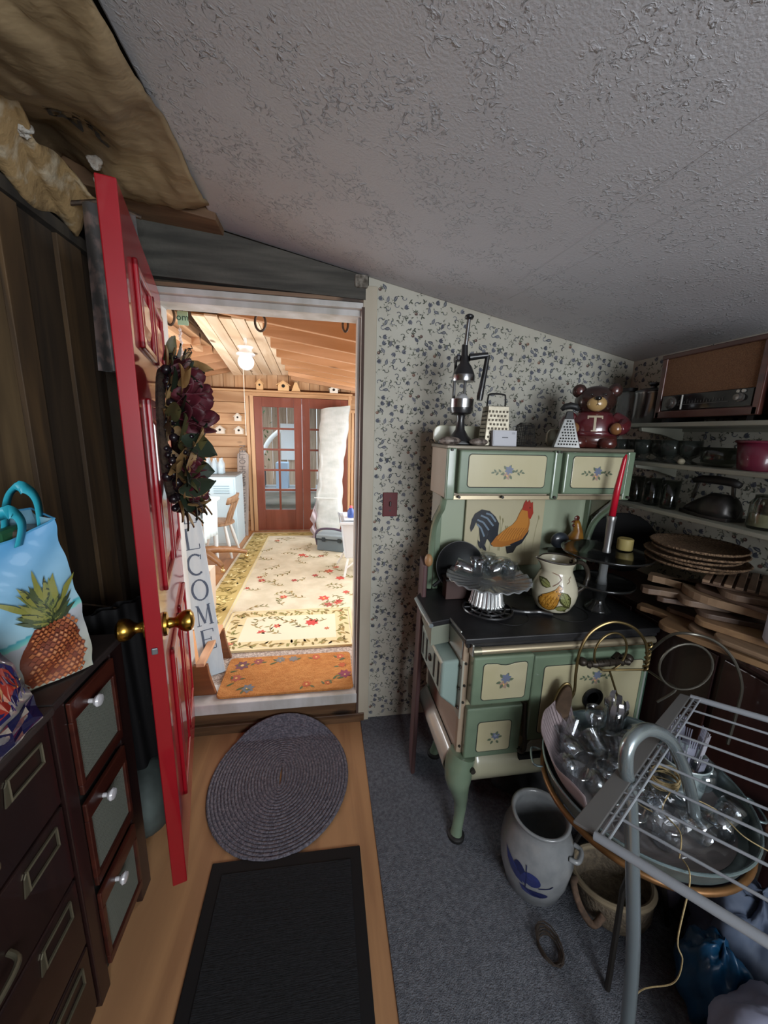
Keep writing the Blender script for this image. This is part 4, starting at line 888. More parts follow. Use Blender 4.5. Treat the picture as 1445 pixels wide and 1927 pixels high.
top = [(.403, 1.513), (.403, 1.272), (.482, 1.292), (.486, 1.225), (.490, 1.140), (1.275, 1.140), (1.275, 1.64), (.50, 1.64)]
MB().prism([(x, y, .878) for x, y in top], (0, 0, .022)).build('cooktop', M_black, st, bev=.004)
MB().box(.5, 1.27, 1.146, 1.165, .862, .88).build('cooktop_lip', M_black, st, bev=.003)
# cast lids and seams in the top
for x, y, r in ((.72, 1.30, .085), (.98, 1.30, .085), (.98, 1.50, .07), (.72, 1.50, .07)):
    MB().tube([(x+r*math.cos(2*PI*k/28), y+r*math.sin(2*PI*k/28), .9005) for k in range(28)], .0016, 5, closed=True).build('lid_ring', mat('iron_seam', '0d0d0e', .6), st)
MB().cyl((.545, 1.138, .853), (1.25, 1.138, .853), .0135, n=18).build('towel_rail', M_nick, st, smooth=True)
MB().cyl((.518, 1.138, .853), (.548, 1.138, .853), .0155, n=18).build('rail_collar', mat('dull_nickel', '8d8a76', .35, metal=.8), st, smooth=True)
MB().box(.512, .520, 1.128, 1.16, .838, .882).build('rail_end_plate', mat('steel_plate', '9a9c96', .35, metal=.7), st, bev=.002)
MB().box(.70, 1.24, 1.150, 1.158, .826, .836).build('trim_strip', mat('copper_strip', '6b4a36', .4, metal=.6), st)
# raised left flange of the firebox and front corner guard
MB().hexa([(.405, 1.272, .80), (.486, 1.292, .80), (.486, 1.60, .80), (.43, 1.515, .80)], [(.405, 1.274, .878), (.486, 1.294, .878), (.486, 1.60, .878), (.405, 1.51, .878)]).build('firebox_flange', mat('dim_enamel', '7d8274', .35, coat=.4), st, bev=.003)
MB().prism([(.487, 1.293, .904), (.494, 1.19, .904), (.495, 1.17, .872), (.497, 1.175, .80), (.492, 1.29, .80)], (-.004, 0, 0)).build('corner_guard', mat('steel_plate', '9a9c96', .35, metal=.7), st)
MB().tube([(.403, 1.27, .886), (.401, 1.39, .886), (.403, 1.512, .886)], .009, 8).build('flange_edge', mat('bright_edge', 'a9b4b6', .2, metal=.7), st, smooth=True)
# slotted firebox hatch bulging from the left side
M_hat = mat('pale_teal_enamel', '8fa39c', .2, coat=.8)
MB().prism([(X0-.006, 1.16, .80), (X0-.006, 1.52, .80), (X0-.006, 1.52, .56), (X0-.006, 1.16, .56)], (.008, 0, 0)).build('hatch_plate', mat('pale_plate', 'a3a294', .35, coat=.4), st, bev=.002)
H = [(.43, 1.20, .775), (.43, 1.49, .775), (.43, 1.49, .63), (.43, 1.20, .63)]
Hb = [(X0-.006, 1.185, .79), (X0-.006, 1.505, .79), (X0-.006, 1.505, .58), (X0-.006, 1.185, .58)]
MB().hexa(Hb, H).build('hatch', M_hat, st, bev=.010, seg=3)
for k in range(5):
    y = 1.235+k*.055
    if k == 2: MB().ball((.428, y, .705), .016, 10, (.5, 1, 1)).build('hatch_latch', M_screw, st, smooth=True)
    else: MB().box(.4285, .434, y-.009, y+.009, .655, .755).build('vent_slot', mat('slot_black', '0c0d0c', .8), st, bev=.001)
for y, z in ((1.175, .77), (1.175, .68), (1.175, .60)): MB().cyl((X0-.002, y, z), (X0-.010, y, z), .006, n=8).build('screw', M_screw, st)
# doors: sage frame, cream panel with dark outline, printed posy
def posy(D, x, y, s, rose_=True, wide=False):
    if rose_: bloom(D, x-.004*s, y-.012*s, .016*s, 'a08577', 5)
    bloom(D, x+.003*s, y+.008*s, .017*s, '6a7388', 6); D.ell(x+.003*s, y+.010*s, .006*s, .006*s, '8c94a3')
    for a in (.2, 1.2, 2.2, 3.4, 4.2, 5.3): D.leaf(x+.012*s*math.cos(a), y+.012*s*math.sin(a), .016*s, .009*s, a, '5e6b56')
    if wide:
        for k in (-1, 1):
            D.stroke([(x+k*.014*s, y), (x+k*.03*s, y+.004*s), (x+k*.048*s, y-.002*s)], .0012*s, '6b705c')
            for u, a in ((.026, .9), (.034, -.8), (.042, .8), (.048, -.2)): D.leaf(x+k*u*s, y, .014*s, .007*s, a if k > 0 else PI-a, '5e6b56')
def rrect(x0, x1, z0, z1, r, wave=0, n=5):
    p = []
    for cx_, cz, a0 in ((x1-r, z1-r, 0), (x0+r, z1-r, 90), (x0+r, z0+r, 180), (x1-r, z0+r, 270)):
        for k in range(n+1): a = math.radians(a0+90*k/n); p.append((cx_+r*math.cos(a), cz+r*math.sin(a)))
        if a0 == 0 and wave: p += [((x0+x1)/2+dx*(x1-x0)*.22, z1-wave*(1-abs(dx)**2)) for dx in (.9, .5, 0, -.5, -.9)]
    return p
def door(tag_, x0, x1, z0, z1, px0, px1, pz0, pz1, y, th, posy_, wave=0, taper=0):
    MB().hexa([(x0, y+th, z0), (x1, y+th, z0), (x1, y+th, z1), (x0, y+th, z1)], [(x0+taper, y, z0+taper), (x1-taper, y, z0+taper), (x1-taper, y, z1-taper), (x0+taper, y, z1-taper)]).build(tag_, M_sage, st, bev=.007, seg=3)
    d = bpy.data.objects[[o.name for o in st.children][-1]]
    MB().prism([(x, y-.0005, z) for x, z in rrect(px0-.003, px1+.003, pz0-.003, pz1+.003, .014, wave)], (0, .004, 0)).build('outline', M_dark_gap, d)
    MB().prism([(x, y-.002, z) for x, z in rrect(px0, px1, pz0, pz1, .012, wave)], (0, .005, 0)).build('cream_panel', M_ecream, d, bev=.0012)
    D = Dec(); posy_(D); D.build('posy_print', plane_map((0, y-.002, 0), (1, 0, 0), (0, 0, 1)), printmat('print_gloss', .3, coat=.5), d, eps=.00005, base=.0006)
    return d
door('firebox_door', .518, .748, .646, .838, .556, .722, .668, .812, 1.118, .045, lambda D: posy(D, .640, .742, 1.25), wave=.009)
door('ash_door', .516, .738, .405, .618, .563, .694, .432, .558, 1.135, .03, lambda D: posy(D, .632, .488, 1.1, False))
door('oven_door', .756, 1.238, .455, .822, .802, 1.215, .492, .775, 1.132, .034, lambda D: posy(D, 1.02, .715, 1.15, True, True), taper=.003)
# firebox door foot, oven hinge, clock, handle
MB().prism([(.59, 1.14, .648), (.625, 1.14, .648), (.612, 1.14, .628)], (0, .02, 0)).build('door_stop', M_screw, st)
MB().tube(catmull([(.745, 1.14, .625), (.748, 1.13, .52), (.755, 1.125, .44), (.745, 1.13, .415), (.735, 1.135, .43)], 5), .008, 8).build('latch_bar', M_coil, st, smooth=True)
MB().prism([(.745, 1.14, .40), (.98, 1.14, .395), (.98, 1.14, .455), (.79, 1.14, .452)], (0, .02, 0)).build('hearth_plate', mat('grey_enamel', '8b8b80', .4, coat=.3), st, bev=.003)
MB().box(.745, .95, 1.134, 1.15, .372, .392).build('shadow_slot', mat('slot_black', '0c0d0c', .8), st)
MB().tube([(1.03-.085+.17*k/28, 1.098-.003*math.sin(k*1.7), .796) for k in range(29)], [.0105+.003*(k % 2) for k in range(29)], 10).build('oven_handle', M_coil, st, smooth=True)
for x in (.935, 1.125): MB().ball((x, 1.11, .80), .018, 10, (1, 1, .9)).build('handle_bracket', M_coil, st, smooth=True)
MB().prism([(1.07, 1.11, .80), (1.09, 1.11, .82), (1.12, 1.11, .80)], (0, .015, 0)).build('handle_catch', M_coil, st)
RY = Matrix.Rotation(PI/2, 4, 'X')
MB().lathe([(.040, 0), (.042, .008), (.032, .012), (.030, .006)], 28, (1.015, 1.130, .628), RY).build('gauge_bezel', mat('black_bezel', '17181a', .35), st, smooth=True)
MB().lathe([(.0001, .006), (.024, .006), (.031, .003), (.031, 0)], 24, (1.015, 1.130, .628), RY).build('gauge_glass', mat('gauge_face', 'a5a79e', .15, coat=.8), st, smooth=True)
for x, z in ((.507, .79), (.507, .70), (.507, .63), (.507, .44), (.507, .86)): MB().cyl((x, 1.164, z), (x, 1.158, z), .005, n=8).build('screw', M_screw, st)
MB().box(1.241, 1.258, 1.148, 1.17, .42, .84).build('side_stile', mat('grey_stile', '8d938c', .35, coat=.4), st, bev=.002)
MB().box(1.264, 1.29, 1.17, 1.60, .40, .87).build('reservoir_side', mat('deep_green_enamel', '2f4a3e', .35, coat=.4), st, bev=.004)
# apron rails and legs
MB().grid(lambda u, v: (.555+.66*u, 1.165-.030*math.sin(PI*v), .272+.125*v), 20, 10).build('apron', mat('apron_enamel', 'a3a088', .3, coat=.6), st, smooth='all', solid=.004)
MB().grid(lambda u, v: (X0-.005-.036*math.sin(PI*v), 1.19+.39*u, .275+.125*v), 20, 10).build('side_apron', mat('apron_pale', 'b5b3a8', .2, coat=.8), st, smooth='all', solid=.004)
def leg(x, y, sx, sy):
    P = [(0, 0, .405, .050), (-.012, -.004, .36, .056), (-.016, -.010, .30, .050), (-.004, -.006, .24, .036), (.010, .006, .17, .026), (.012, .010, .10, .0215), (.004, .002, .05, .021), (0, -.002, .022, .024)]
    c = catmull([(x+sx*a, y+sy*b, z) for a, b, z, r in P], 4); R = []
    for i in range(len(P)-1):
        for j in range(4): R.append(P[i][3]+(P[i+1][3]-P[i][3])*j/4)
    R.append(P[-1][3])
    MB().tube(c, R, 14).build('leg', M_sage, st, smooth=True)
    l = st.children[-1]
    MB().lathe([(.030, 0), (.034, .006), (.033, .018), (.026, .024)], 18, (x, y-.002*sy, 0)).build('foot_cup', mat('black_rubber', '191817', .6), l, smooth=True)
    MB().cyl((x+.02*sx, y-.05*abs(sy), .375), (x+.02*sx, y-.062, .375), .010, n=10).build('leg_bolt', M_screw, l) if sy > 0 else None
leg(.525, 1.165, 1, 1); leg(1.225, 1.165, -1, 1); leg(.55, 1.56, 1, -1); leg(1.225, 1.56, -1, -1)
# back, brackets and warming closet
MB().box(.515, 1.255, 1.61, 1.622, .90, 1.36).build('back_splash', mat('sage_cream_back', '9ba58e', .35, coat=.4), st)
for a, b in ((X0-.005, X0+.02), (X1-.02, X1+.005)): MB().box(a, b, 1.58, 1.615, .90, 1.37).build('back_post', M_sage, st, bev=.003)
for x in (.478, 1.250):
    pts = [(1.585, .905), (1.580, 1.00), (1.575, 1.08), (1.568, 1.15), (1.545, 1.215), (1.50, 1.27), (1.455, 1.31), (1.44, 1.355)]
    V = catmull([(x, y, z) for y, z in pts], 4)
    MB().tube(V, [.014]*len(V), 8).build('bracket', M_sage, st, smooth=True)
    MB().prism([(x, 1.45, 1.352), (x, 1.60, 1.352), (x, 1.60, 1.22), (x, 1.57, 1.25)], (.012, 0, 0)).build('bracket_plate', mat('pale_plate', 'a3a294', .35, coat=.4), st)
wx0, wx1, wy0, wz0, wz1 = .470, 1.272, 1.405, 1.355, 1.562
MB().box(wx0, wx1, wy0+.01, 1.615, wz0, wz1-.012).build('warming_closet', mat('pinkish_enamel', 'ab9d8a', .4, coat=.3), st, bev=.004)
MB().box(wx0-.004, wx1+.004, wy0+.0, 1.62, wz1-.014, wz1).build('closet_top', mat('worn_top_plate', '6f6759', .4, metal=.3), st, bev=.003)
MB().box(wx0+.01, wx1-.01, wy0-.008, wy0+.01, wz0-.004, wz0+.014).build('closet_trim', M_nick, st, bev=.002)
MB().box(wx0+.44, wx0+.476, wy0-.016, wy0+.012, wz0-.002, wz1-.01).build('centre_post', M_sage, st, bev=.008, seg=3)
for a, b in ((wx0-.002, wx0+.034), (wx1-.030, wx1+.004)): MB().box(a, b, wy0-.012, wy0+.012, wz0-.004, wz1-.01).build('closet_stile', M_sage, st, bev=.005)
g = lambda x: (lambda D: posy(D, x, 1.463, 1.15, True, True))
door('closet_door', .508, .906, 1.374, 1.549, .548, .868, 1.405, 1.530, 1.378, .032, g(.71), taper=.004)
door('closet_door', .950, 1.240, 1.374, 1.549, .985, 1.215, 1.405, 1.530, 1.378, .032, g(1.095), taper=.004)
for x in (.52, .70, .925, 1.262): MB().cyl((x, 1.392, 1.364), (x, 1.38, 1.364), .006, n=8).build('screw', M_screw, st)
for x, z in ((.483, 1.545), (.920, 1.545), (.935, 1.545)): MB().cyl((x, 1.392, z), (x, 1.385, z), .005, n=8).build('screw', M_screw, st)
D0 = [(x, 1.605, z) for x, z in rrect(.470, .80, 1.560, 1.640, .03)]
MB().prism(D0, (0, .012, 0)).build('gallery_plate', mat('cream_gallery', 'b7b7a0', .3, coat=.5), st, bev=.003)
MB().prism([(x, 1.605, z) for x, z in rrect(1.0, 1.27, 1.560, 1.640, .03)], (0, .012, 0)).build('gallery_plate', mat('cream_gallery', 'b7b7a0', .3, coat=.5), st, bev=.003)

# ---------------- on the closet top
ZT = wz1
def lathe_thing(name, label, cat, loc, prof, m_, n=24, group=None, **k):
    o = MB().lathe(prof, n, loc, **k).build(name, m_, smooth=True); return tag(o, label, cat, group)
# hand juicer
t = thing('lever_juicer', 'tall black cast-iron lever citrus press with chrome cup on the warming closet', 'juicer', (.545, 1.50, ZT))
M_ji = mat('black_cast_iron', '202022', .35, coat=.3); M_chr = mat('dull_chrome', 'a5a6a8', .25, metal=1)
jx, jy = .548, 1.50
MB().box(jx-.075, jx+.085, jy-.055, jy+.055, ZT, ZT+.014).lathe([(.06, .012), (.035, .035), (.019, .06), (.015, .10), (.019, .12)], 20, (jx, jy, ZT)).build('base', M_ji, t, smooth=True, bev=.004)
MB().lathe([(.02, .115), (.042, .125), (.046, .14), (.046, .148)], 24, (jx, jy, ZT)).build('cup_holder', M_ji, t, smooth=True)
MB().lathe([(.046, .146), (.047, .178), (.044, .178), (.040, .150)], 24, (jx, jy, ZT)).build('juice_cup', M_chr, t, smooth=True)
MB().lathe([(.030, .165), (.024, .185), (.012, .198), (.001, .202)], 24, (jx, jy, ZT), flute=8, fa=.09).build('reamer', mat('clear_reamer', 'a8aaab', .1, coat=.6), t, smooth='all')
for dx in (-.022,): MB().box(jx+dx-.005, jx+dx+.005, jy+.035, jy+.047, ZT+.12, ZT+.33).build('frame_post', M_ji, t, bev=.002)
MB().box(jx+.018, jx+.028, jy+.035, jy+.047, ZT+.12, ZT+.33).build('frame_post', M_ji, t, bev=.002)
MB().lathe([(.042, .248), (.043, .268), (.041, .275), (.030, .300), (.018, .315), (.014, .34)], 24, (jx, jy, ZT)).build('press_cone', M_ji, t, smooth=True)
MB().lathe([(.0435, .246), (.0445, .252), (.0445, .266), (.0435, .27)], 24, (jx, jy, ZT)).build('chrome_band', M_chr, t, smooth=True)
MB().cyl((jx, jy, ZT+.30), (jx, jy+.01, ZT+.385), .014, .012).box(jx-.03, jx+.03, jy+.01, jy+.05, ZT+.325, ZT+.345).build('yoke', M_ji, t, smooth=True, bev=.004)
MB().tube([(jx+.015, jy-.01, ZT+.335), (jx+.085, jy-.02, ZT+.345)], [.013, .011], 10).build('pinion_arm', M_ji, t, smooth=True)
MB().tube([(jx+.085, jy-.02, ZT+.345), (jx+.078, jy-.02, ZT+.28), (jx+.066, jy-.02, ZT+.19), (jx+.065, jy-.02, ZT+.175)], [.009, .010, .013, .011], 10).build('pull_handle', M_ji, t, smooth=True)
MB().tube([(jx, jy, ZT+.38), (jx+.006, jy, ZT+.475)], [.0085, .007], 10).build('rack_bar', M_chr, t, smooth=True)
MB().ball((jx+.007, jy, ZT+.482), .018, 12, (1, 1, .6)).build('knob', M_ji, t, smooth='all')
# little bird ornaments / stones at its foot
for i, (x, y, s_) in enumerate(((.485, 1.43, .028), (.60, 1.425, .025))):
    tag(MB().ball((x, y, ZT+s_*.55), s_, 12, (1.6, .9, .6)).build('painted_stone', mat('mottled_stone', '8d8177', .5, var='3c332f', vs=(60, 60, 60), detail=5), smooth='all'), ('mottled stone at the left foot of the lever press', 'smaller mottled stone at the right foot of the lever press')[i], 'stone')
# box grater
M_tin = mat('tin_grater', 'aaa492', .4, metal=.5, var='8d8574', vs=(30, 30, 30))
t = thing('box_grater', 'tall four-sided tin grater with wire handle on the warming closet', 'grater', (.69, 1.49, ZT))
gx, gy, gh = .692, 1.495, .155; a, b = .052, .041
RZ = Matrix.Translation((gx, gy, ZT)) @ Matrix.Rotation(math.radians(-4), 4, 'Z')
lo = [(-a, -b, 0), (a, -b, 0), (a, b, 0), (-a, b, 0)]; hi = [(-a*.82, -b*.8, gh), (a*.82, -b*.8, gh), (a*.82, b*.8, gh), (-a*.82, b*.8, gh)]
MB(RZ).hexa(lo, hi).build('grater_body', M_tin, t, bev=.002)
mb = MB(RZ); mh = MB(RZ)
for r in range(8):
    for c in range(5+(r % 2)):
        z = .018+r*.0165; x = -.030+c*.0145-(r % 2)*.007; y = -b+(b*.2)*z/gh
        mb.add([(x-.0045, y-.0006, z+.004), (x+.0045, y-.0006, z+.004), (x+.003, y-.004, z-.003), (x-.003, y-.004, z-.003)], [(0, 1, 2, 3)]); mh.add([(x-.004, y-.0008, z-.004), (x+.004, y-.0008, z-.004), (x+.0035, y-.0008, z+.0045), (x-.0035, y-.0008, z+.0045)], [(0, 1, 2, 3)])
        x2 = -a+(a*.18)*z/gh; yy = x*.75
        mh.add([(x2-.0008, yy-.003, z-.003), (x2-.0008, yy+.003, z-.003), (x2-.0008, yy+.003, z+.003), (x2-.0008, yy-.003, z+.003)], [(0, 1, 2, 3)])
mb.build('grating_teeth', mat('bright_tin', 'b3ab99', .3, metal=.9), t)['kind'] = 'stuff'; mh.build('grating_holes', mat('hole_dark', '1c1a17', .8), t)['kind'] = 'stuff'
MB(RZ).tube(catmull([(-.038, 0, gh-.02), (-.036, 0, gh+.035), (-.026, 0, gh+.048), (.026, 0, gh+.048), (.036, 0, gh+.035), (.038, 0, gh-.02)], 5), .0035, 8).build('handle', mat('black_wire', '242424', .4, metal=.5), t, smooth=True)
# white card box
t = thing('card_box', 'small white card with a short grey printed line leaning before the tall grater', 'box', (.715, 1.425, ZT))
MC_ = Matrix.Translation((.712, 1.43, ZT)) @ Matrix.Rotation(math.radians(3), 4, 'Z') @ Matrix.Rotation(math.radians(-6), 4, 'X')
MB(MC_).box(-.052, .052, 0, .016, 0, .062).build('card_body', mat('white_card', 'b9bac0', .5), t, bev=.001)
D = Dec(); D.stroke([(-.012, .034), (.014, .034)], .004, '5a5c62'); 
for k in range(3): D.stroke([(.03, .048+.003*k), (.044, .048+.003*k)], .001, '777a80')
D.stroke([(-.048, .004), (-.048, .058)], .001, '8d8f95')
mm = lambda x, y, h: MC_ @ Vector((x, -h, y)); D.build('printed_marks', mm, M_print, t)
# mesh basket upside down
t = thing('mesh_basket', 'small dark wire-mesh basket upside down between the two graters', 'basket', (.835, 1.50, ZT))
bx, by = .832, 1.50; mb = MB()
for k in range(30):
    a = 2*PI*k/30; mb.tube([(bx+.047*math.cos(a), by+.047*math.sin(a), ZT), (bx+.035*math.cos(a), by+.035*math.sin(a), ZT+.085), (bx+.02*math.cos(a), by+.02*math.sin(a), ZT+.096)], .0009, 4)
for k in range(14): r = .047-.012*k/13; mb.tube([(bx+r*math.cos(2*PI*j/24), by+r*math.sin(2*PI*j/24), ZT+.003+.083*k/13) for j in range(24)], .0009, 4, closed=True)
mb.build('wire_mesh', mat('dark_mesh', '3d3c3a', .4, metal=.5), t)['kind'] = 'stuff'
MB().tube([(bx+.047*math.cos(2*PI*j/24), by+.047*math.sin(2*PI*j/24), ZT+.003) for j in range(24)], .0025, 6, closed=True).build('rim', mat('dark_mesh', '3d3c3a', .4, metal=.5), t)
# pyramid grater
t = thing('pyramid_grater', 'small pyramid grater with black grip in front of the bear jar', 'grater', (.985, 1.45, ZT))
PZ = Matrix.Translation((.988, 1.445, ZT)) @ Matrix.Rotation(math.radians(-26), 4, 'Z')
a, b, gh = .050, .030, .115
MB(PZ).hexa([(-a, -b, 0), (a, -b, 0), (a, b, 0), (-a, b, 0)], [(-.018, -.012, gh), (.018, -.012, gh), (.018, .012, gh), (-.018, .012, gh)]).build('grater_body', mat('bright_steel', 'a4a5a3', .3, metal=.9), t, bev=.002)
mb = MB(PZ)
for r in range(9):
    z = .014+r*.0115; w_ = a-(a-.018)*z/gh; y = -b+(b-.012)*z/gh; n = max(2, int(w_*2/.0105)-1)
    for c in range(n):
        x = (c-(n-1)/2)*.0105+(r % 2)*.003; mb.add([(x-.003, y-.001, z-.003), (x+.003, y-.001, z-.003), (x+.003, y-.001, z+.003), (x-.003, y-.001, z+.003)], [(0, 1, 2, 3)])
mb.build('grating_holes', mat('hole_dark', '1c1a17', .8), t)['kind'] = 'stuff'
MB(PZ).hexa([(-.017, -.012, gh-.002), (.017, -.012, gh-.002), (.017, .012, gh-.002), (-.017, .012, gh-.002)], [(-.012, -.009, gh+.03), (.012, -.009, gh+.03), (.012, .009, gh+.03), (-.012, .009, gh+.03)]).build('neck', mat('black_plastic', '1d1d1e', .5), t, bev=.003)
MB(PZ).tube([(-.032, 0, gh+.036), (-.02, 0, gh+.048), (0, 0, gh+.052), (.02, 0, gh+.048), (.032, 0, gh+.036)], [.008, .013, .014, .013, .008], 10).build('grip', mat('black_plastic', '1d1d1e', .5), t, smooth='all')
# bear cookie jar
t = thing('bear_jar', 'glazed brown bear cookie jar in a maroon sweater with a white letter T', 'jar', (1.13, 1.485, ZT))
M_bfur = mat('dark_brown_glaze', '33211c', .25, coat=.8, var='2b1a17', vs=(20, 20, 20)); M_sw = mat('maroon_glaze', '4c1a20', .25, coat=.8, var='571e24', vs=(20, 20, 20)); M_muz = mat('tan_glaze', 'a98a5a', .3, coat=.6)
bx, by = 1.128, 1.495
MB().lathe([(.075, 0), (.094, .012), (.100, .035), (.097, .055)], 28, (bx, by, ZT), Matrix.Diagonal((1, .8, 1, 1))).build('lap', mat('reddish_brown_glaze', '4a211c', .3, coat=.7), t, smooth='all')
MB().lathe([(.094, .050), (.100, .06), (.098, .09), (.088, .12), (.072, .143), (.06, .15)], 28, (bx, by, ZT), Matrix.Diagonal((1, .8, 1, 1))).build('sweater', M_sw, t, smooth='all')
MB().lathe([(.0975, .050), (.103, .055), (.103, .066), (.0985, .071)], 28, (bx, by, ZT), Matrix.Diagonal((1, .8, 1, 1))).build('sweater_hem', M_sw, t, smooth='all')
for s_ in (-1, 1):
    MB().tube(catmull([(bx+s_*.075, by-.01, ZT+.128), (bx+s_*.108, by-.03, ZT+.105), (bx+s_*.104, by-.06, ZT+.085), (bx+s_*.085, by-.075, ZT+.078)], 4), .026, 10).build('sleeve', M_sw, t, smooth='all')
    MB().ball((bx+s_*.078, by-.078, ZT+.080), .024, 12, (1, .8, 1)).build('paw', mat('paw_glaze', '7a5230', .3, coat=.6), t, smooth='all')
    MB().ball((bx+s_*.066, by-.01, ZT+.235), .028, 14, (1, .55, 1)).build('ear', M_bfur, t, smooth='all')
    MB().ball((bx+s_*.066, by-.022, ZT+.235), .016, 12, (1, .4, 1)).build('inner_ear', mat('inner_ear_glaze', '4b2a26', .3, coat=.6), t, smooth='all')
    MB().ball((bx+s_*.024, by-.074, ZT+.214), .0055, 8).build('eye', mat('black_glaze', '080808', .1, coat=1), t, smooth='all')
    MB().lathe([(.001, 0), (.03, .004), (.036, .02), (.03, .04), (.001, .045)], 14, (bx+s_*.055, by-.075, ZT)).build('foot', mat('reddish_brown_glaze', '4a211c', .3, coat=.7), t, smooth='all')
MB().ball((bx, by, ZT+.193), .079, 22, (1, .85, .80)).build('head', M_bfur, t, smooth='all')
MB().ball((bx, by-.052, ZT+.180), .038, 18, (1, .75, .82)).build('muzzle', M_muz, t, smooth='all')
MB().ball((bx, by-.079, ZT+.199), .011, 10, (1.2, .8, .8)).build('nose', mat('black_glaze', '080808', .1, coat=1), t, smooth='all')
mb = MB(); arcp = lambda s_: [(bx+s_*.010*(1-math.cos(a))*.9, by-.0805+.0035*(1-math.cos(a)), ZT+.178-.006*math.sin(a)) for a in [PI*k/8 for k in range(9)]]
mb.tube(arcp(1), .0009, 5).tube(arcp(-1), .0009, 5).tube([(bx, by-.0805, ZT+.178), (bx, by-.082, ZT+.192)], .0009, 5).build('mouth_line', mat('black_glaze', '080808', .1, coat=1), t)
D = Dec(); D.stroke([(-.026, .030), (.026, .030)], .008, 'b8ab93'); D.stroke([(0, .032), (0, -.028)], .009, 'b8ab93'); D.stroke([(-.012, -.027), (.012, -.027)], .005, 'b8ab93'); D.stroke([(-.026, .034), (-.026, .020)], .005, 'b8ab93'); D.stroke([(.026, .034), (.026, .020)], .005, 'b8ab93')
rs_ = prof_r([(.100, .06), (.098, .09), (.088, .12), (.072, .143)])
def on_sw(x, y, h): z = .098+y; r = rs_(z)+.001+h; xx = x; return Vector((bx+xx, by-.8*math.sqrt(max(0, r*r-xx*xx)), ZT+z))
D.build('letter_t', on_sw, printmat('print_gloss'), t, base=.0008, fine=.01)
t.rotation_euler = (0, 0, math.radians(-30))
t.rotation_euler = (0, 0, math.radians(-30))

# ---------------- on the cooktop
ZC = .9005
M_mg = mat('smoky_glass', '7d8082', .14, coat=.8, alpha=.9); M_mg2 = mat('ribbed_silver_glass', 'a9acac', .25, metal=.6)
t = thing('cake_stand', 'grey ruffled glass cake stand on a ribbed silver foot standing on the iron trivet', 'cake stand', (.672, 1.385, ZC+.012))
cx_, cy_ = .672, 1.385; zc = ZC+.014
MB().lathe([(.071, 0), (.071, .006), (.066, .012), (.054, .088), (.05, .092)], 156, (cx_, cy_, zc), flute=26, fa=.05).build('foot', M_mg2, t, smooth='all')
def ruf(u, v):
    a = 2*PI*u; r = .02+.152*v; z = .094+.012*v+(.020*v**3)*(1+.35*math.cos(24*a)) if v > 0 else .094
    return (cx_+r*math.cos(a), cy_+r*math.sin(a), zc+.094+.022*v**2+.004*v**3*math.cos(22*a))
MB().grid(ruf, 132, 10).build('ruffled_plate', M_mg, t, smooth='all', solid=.004)
MB().lathe([(.001, .092), (.052, .092), (.03, .097), (.001, .097)], 24, (cx_, cy_, zc)).build('hub', M_mg, t, smooth=True)
M_gl = thin_glass('clear_glass', 'eef1f2', .06, .6, .12)
prof_g = [(.001, .004), (.020, .0), (.026, .004), (.030, .05), (.033, .075), (.031, .075), (.028, .05), (.024, .008), (.001, .008)]
random.seed(8)
for i, (x, y, tilt, az) in enumerate(((.63, 1.41, 0, 0), (.69, 1.42, 0, 0), (.735, 1.40, 0, 0), (.66, 1.36, 1.35, .3), (.60, 1.37, 1.35, 2.6), (.74, 1.35, .0, 0), (.70, 1.465, 0, 0))):
    Mt = Matrix.Translation((x, y, zc+.113+(.034 if tilt else 0))) @ Matrix.Rotation(az, 4, 'Z') @ Matrix.Rotation(tilt, 4, 'Y')
    o = MB(Mt).lathe(prof_g, 20).build('glass_cup', M_gl, smooth='all'); tag(o, ('upright glass cup at the left middle of the cake stand', 'upright glass cup at the centre of the cake stand', 'upright glass cup right of centre on the cake stand', 'glass cup lying on its side at the front of the cake stand', 'glass cup lying on its side at the left edge of the cake stand', 'glass cup standing at the right front of the cake stand', 'rearmost glass cup on the cake stand')[i], 'glass', 'glass cups on the cake stand')
o = MB(Matrix.Translation((.775, 1.38, zc+.150)) @ Matrix.Rotation(-1.25, 4, 'Y') @ Matrix.Rotation(.4, 4, 'X')).lathe([(.001, -.03), (.012, -.028), (.018, -.02), (.030, .02), (.036, .05), (.032, .05), (.026, .02), (.001, -.02)], 20).build('glass_funnel', M_gl, smooth='all'); tag(o, 'clear glass funnel lying at the right end of the cake stand', 'funnel')
# trivet with handle
t = thing('iron_trivet', 'round pierced cast-iron trivet with a long handle under the cake stand', 'trivet', (.665, 1.35, ZC))
mb = MB(); tx, ty = .665, 1.352
for r in (.098, .068, .035): mb.tube([(tx+r*math.cos(2*PI*k/36), ty+r*math.sin(2*PI*k/36), ZC+.006) for k in range(36)], .005, 6, closed=True)
mb.build('rings', M_ji, t, smooth=True); mb = MB()
for k in range(12): a = 2*PI*k/12; mb.tube([(tx+.035*math.cos(a), ty+.035*math.sin(a), ZC+.006), (tx+.098*math.cos(a+.3), ty+.098*math.sin(a+.3), ZC+.006)], .004, 6)
mb.build('spokes', M_ji, t, smooth=True)
MB().tube(catmull([(.755, 1.325, ZC+.006), (.81, 1.30, ZC+.007), (.86, 1.295, ZC+.008), (.905, 1.27, ZC+.007)], 4), .0085, 8).build('handle', M_ji, t, smooth=True)
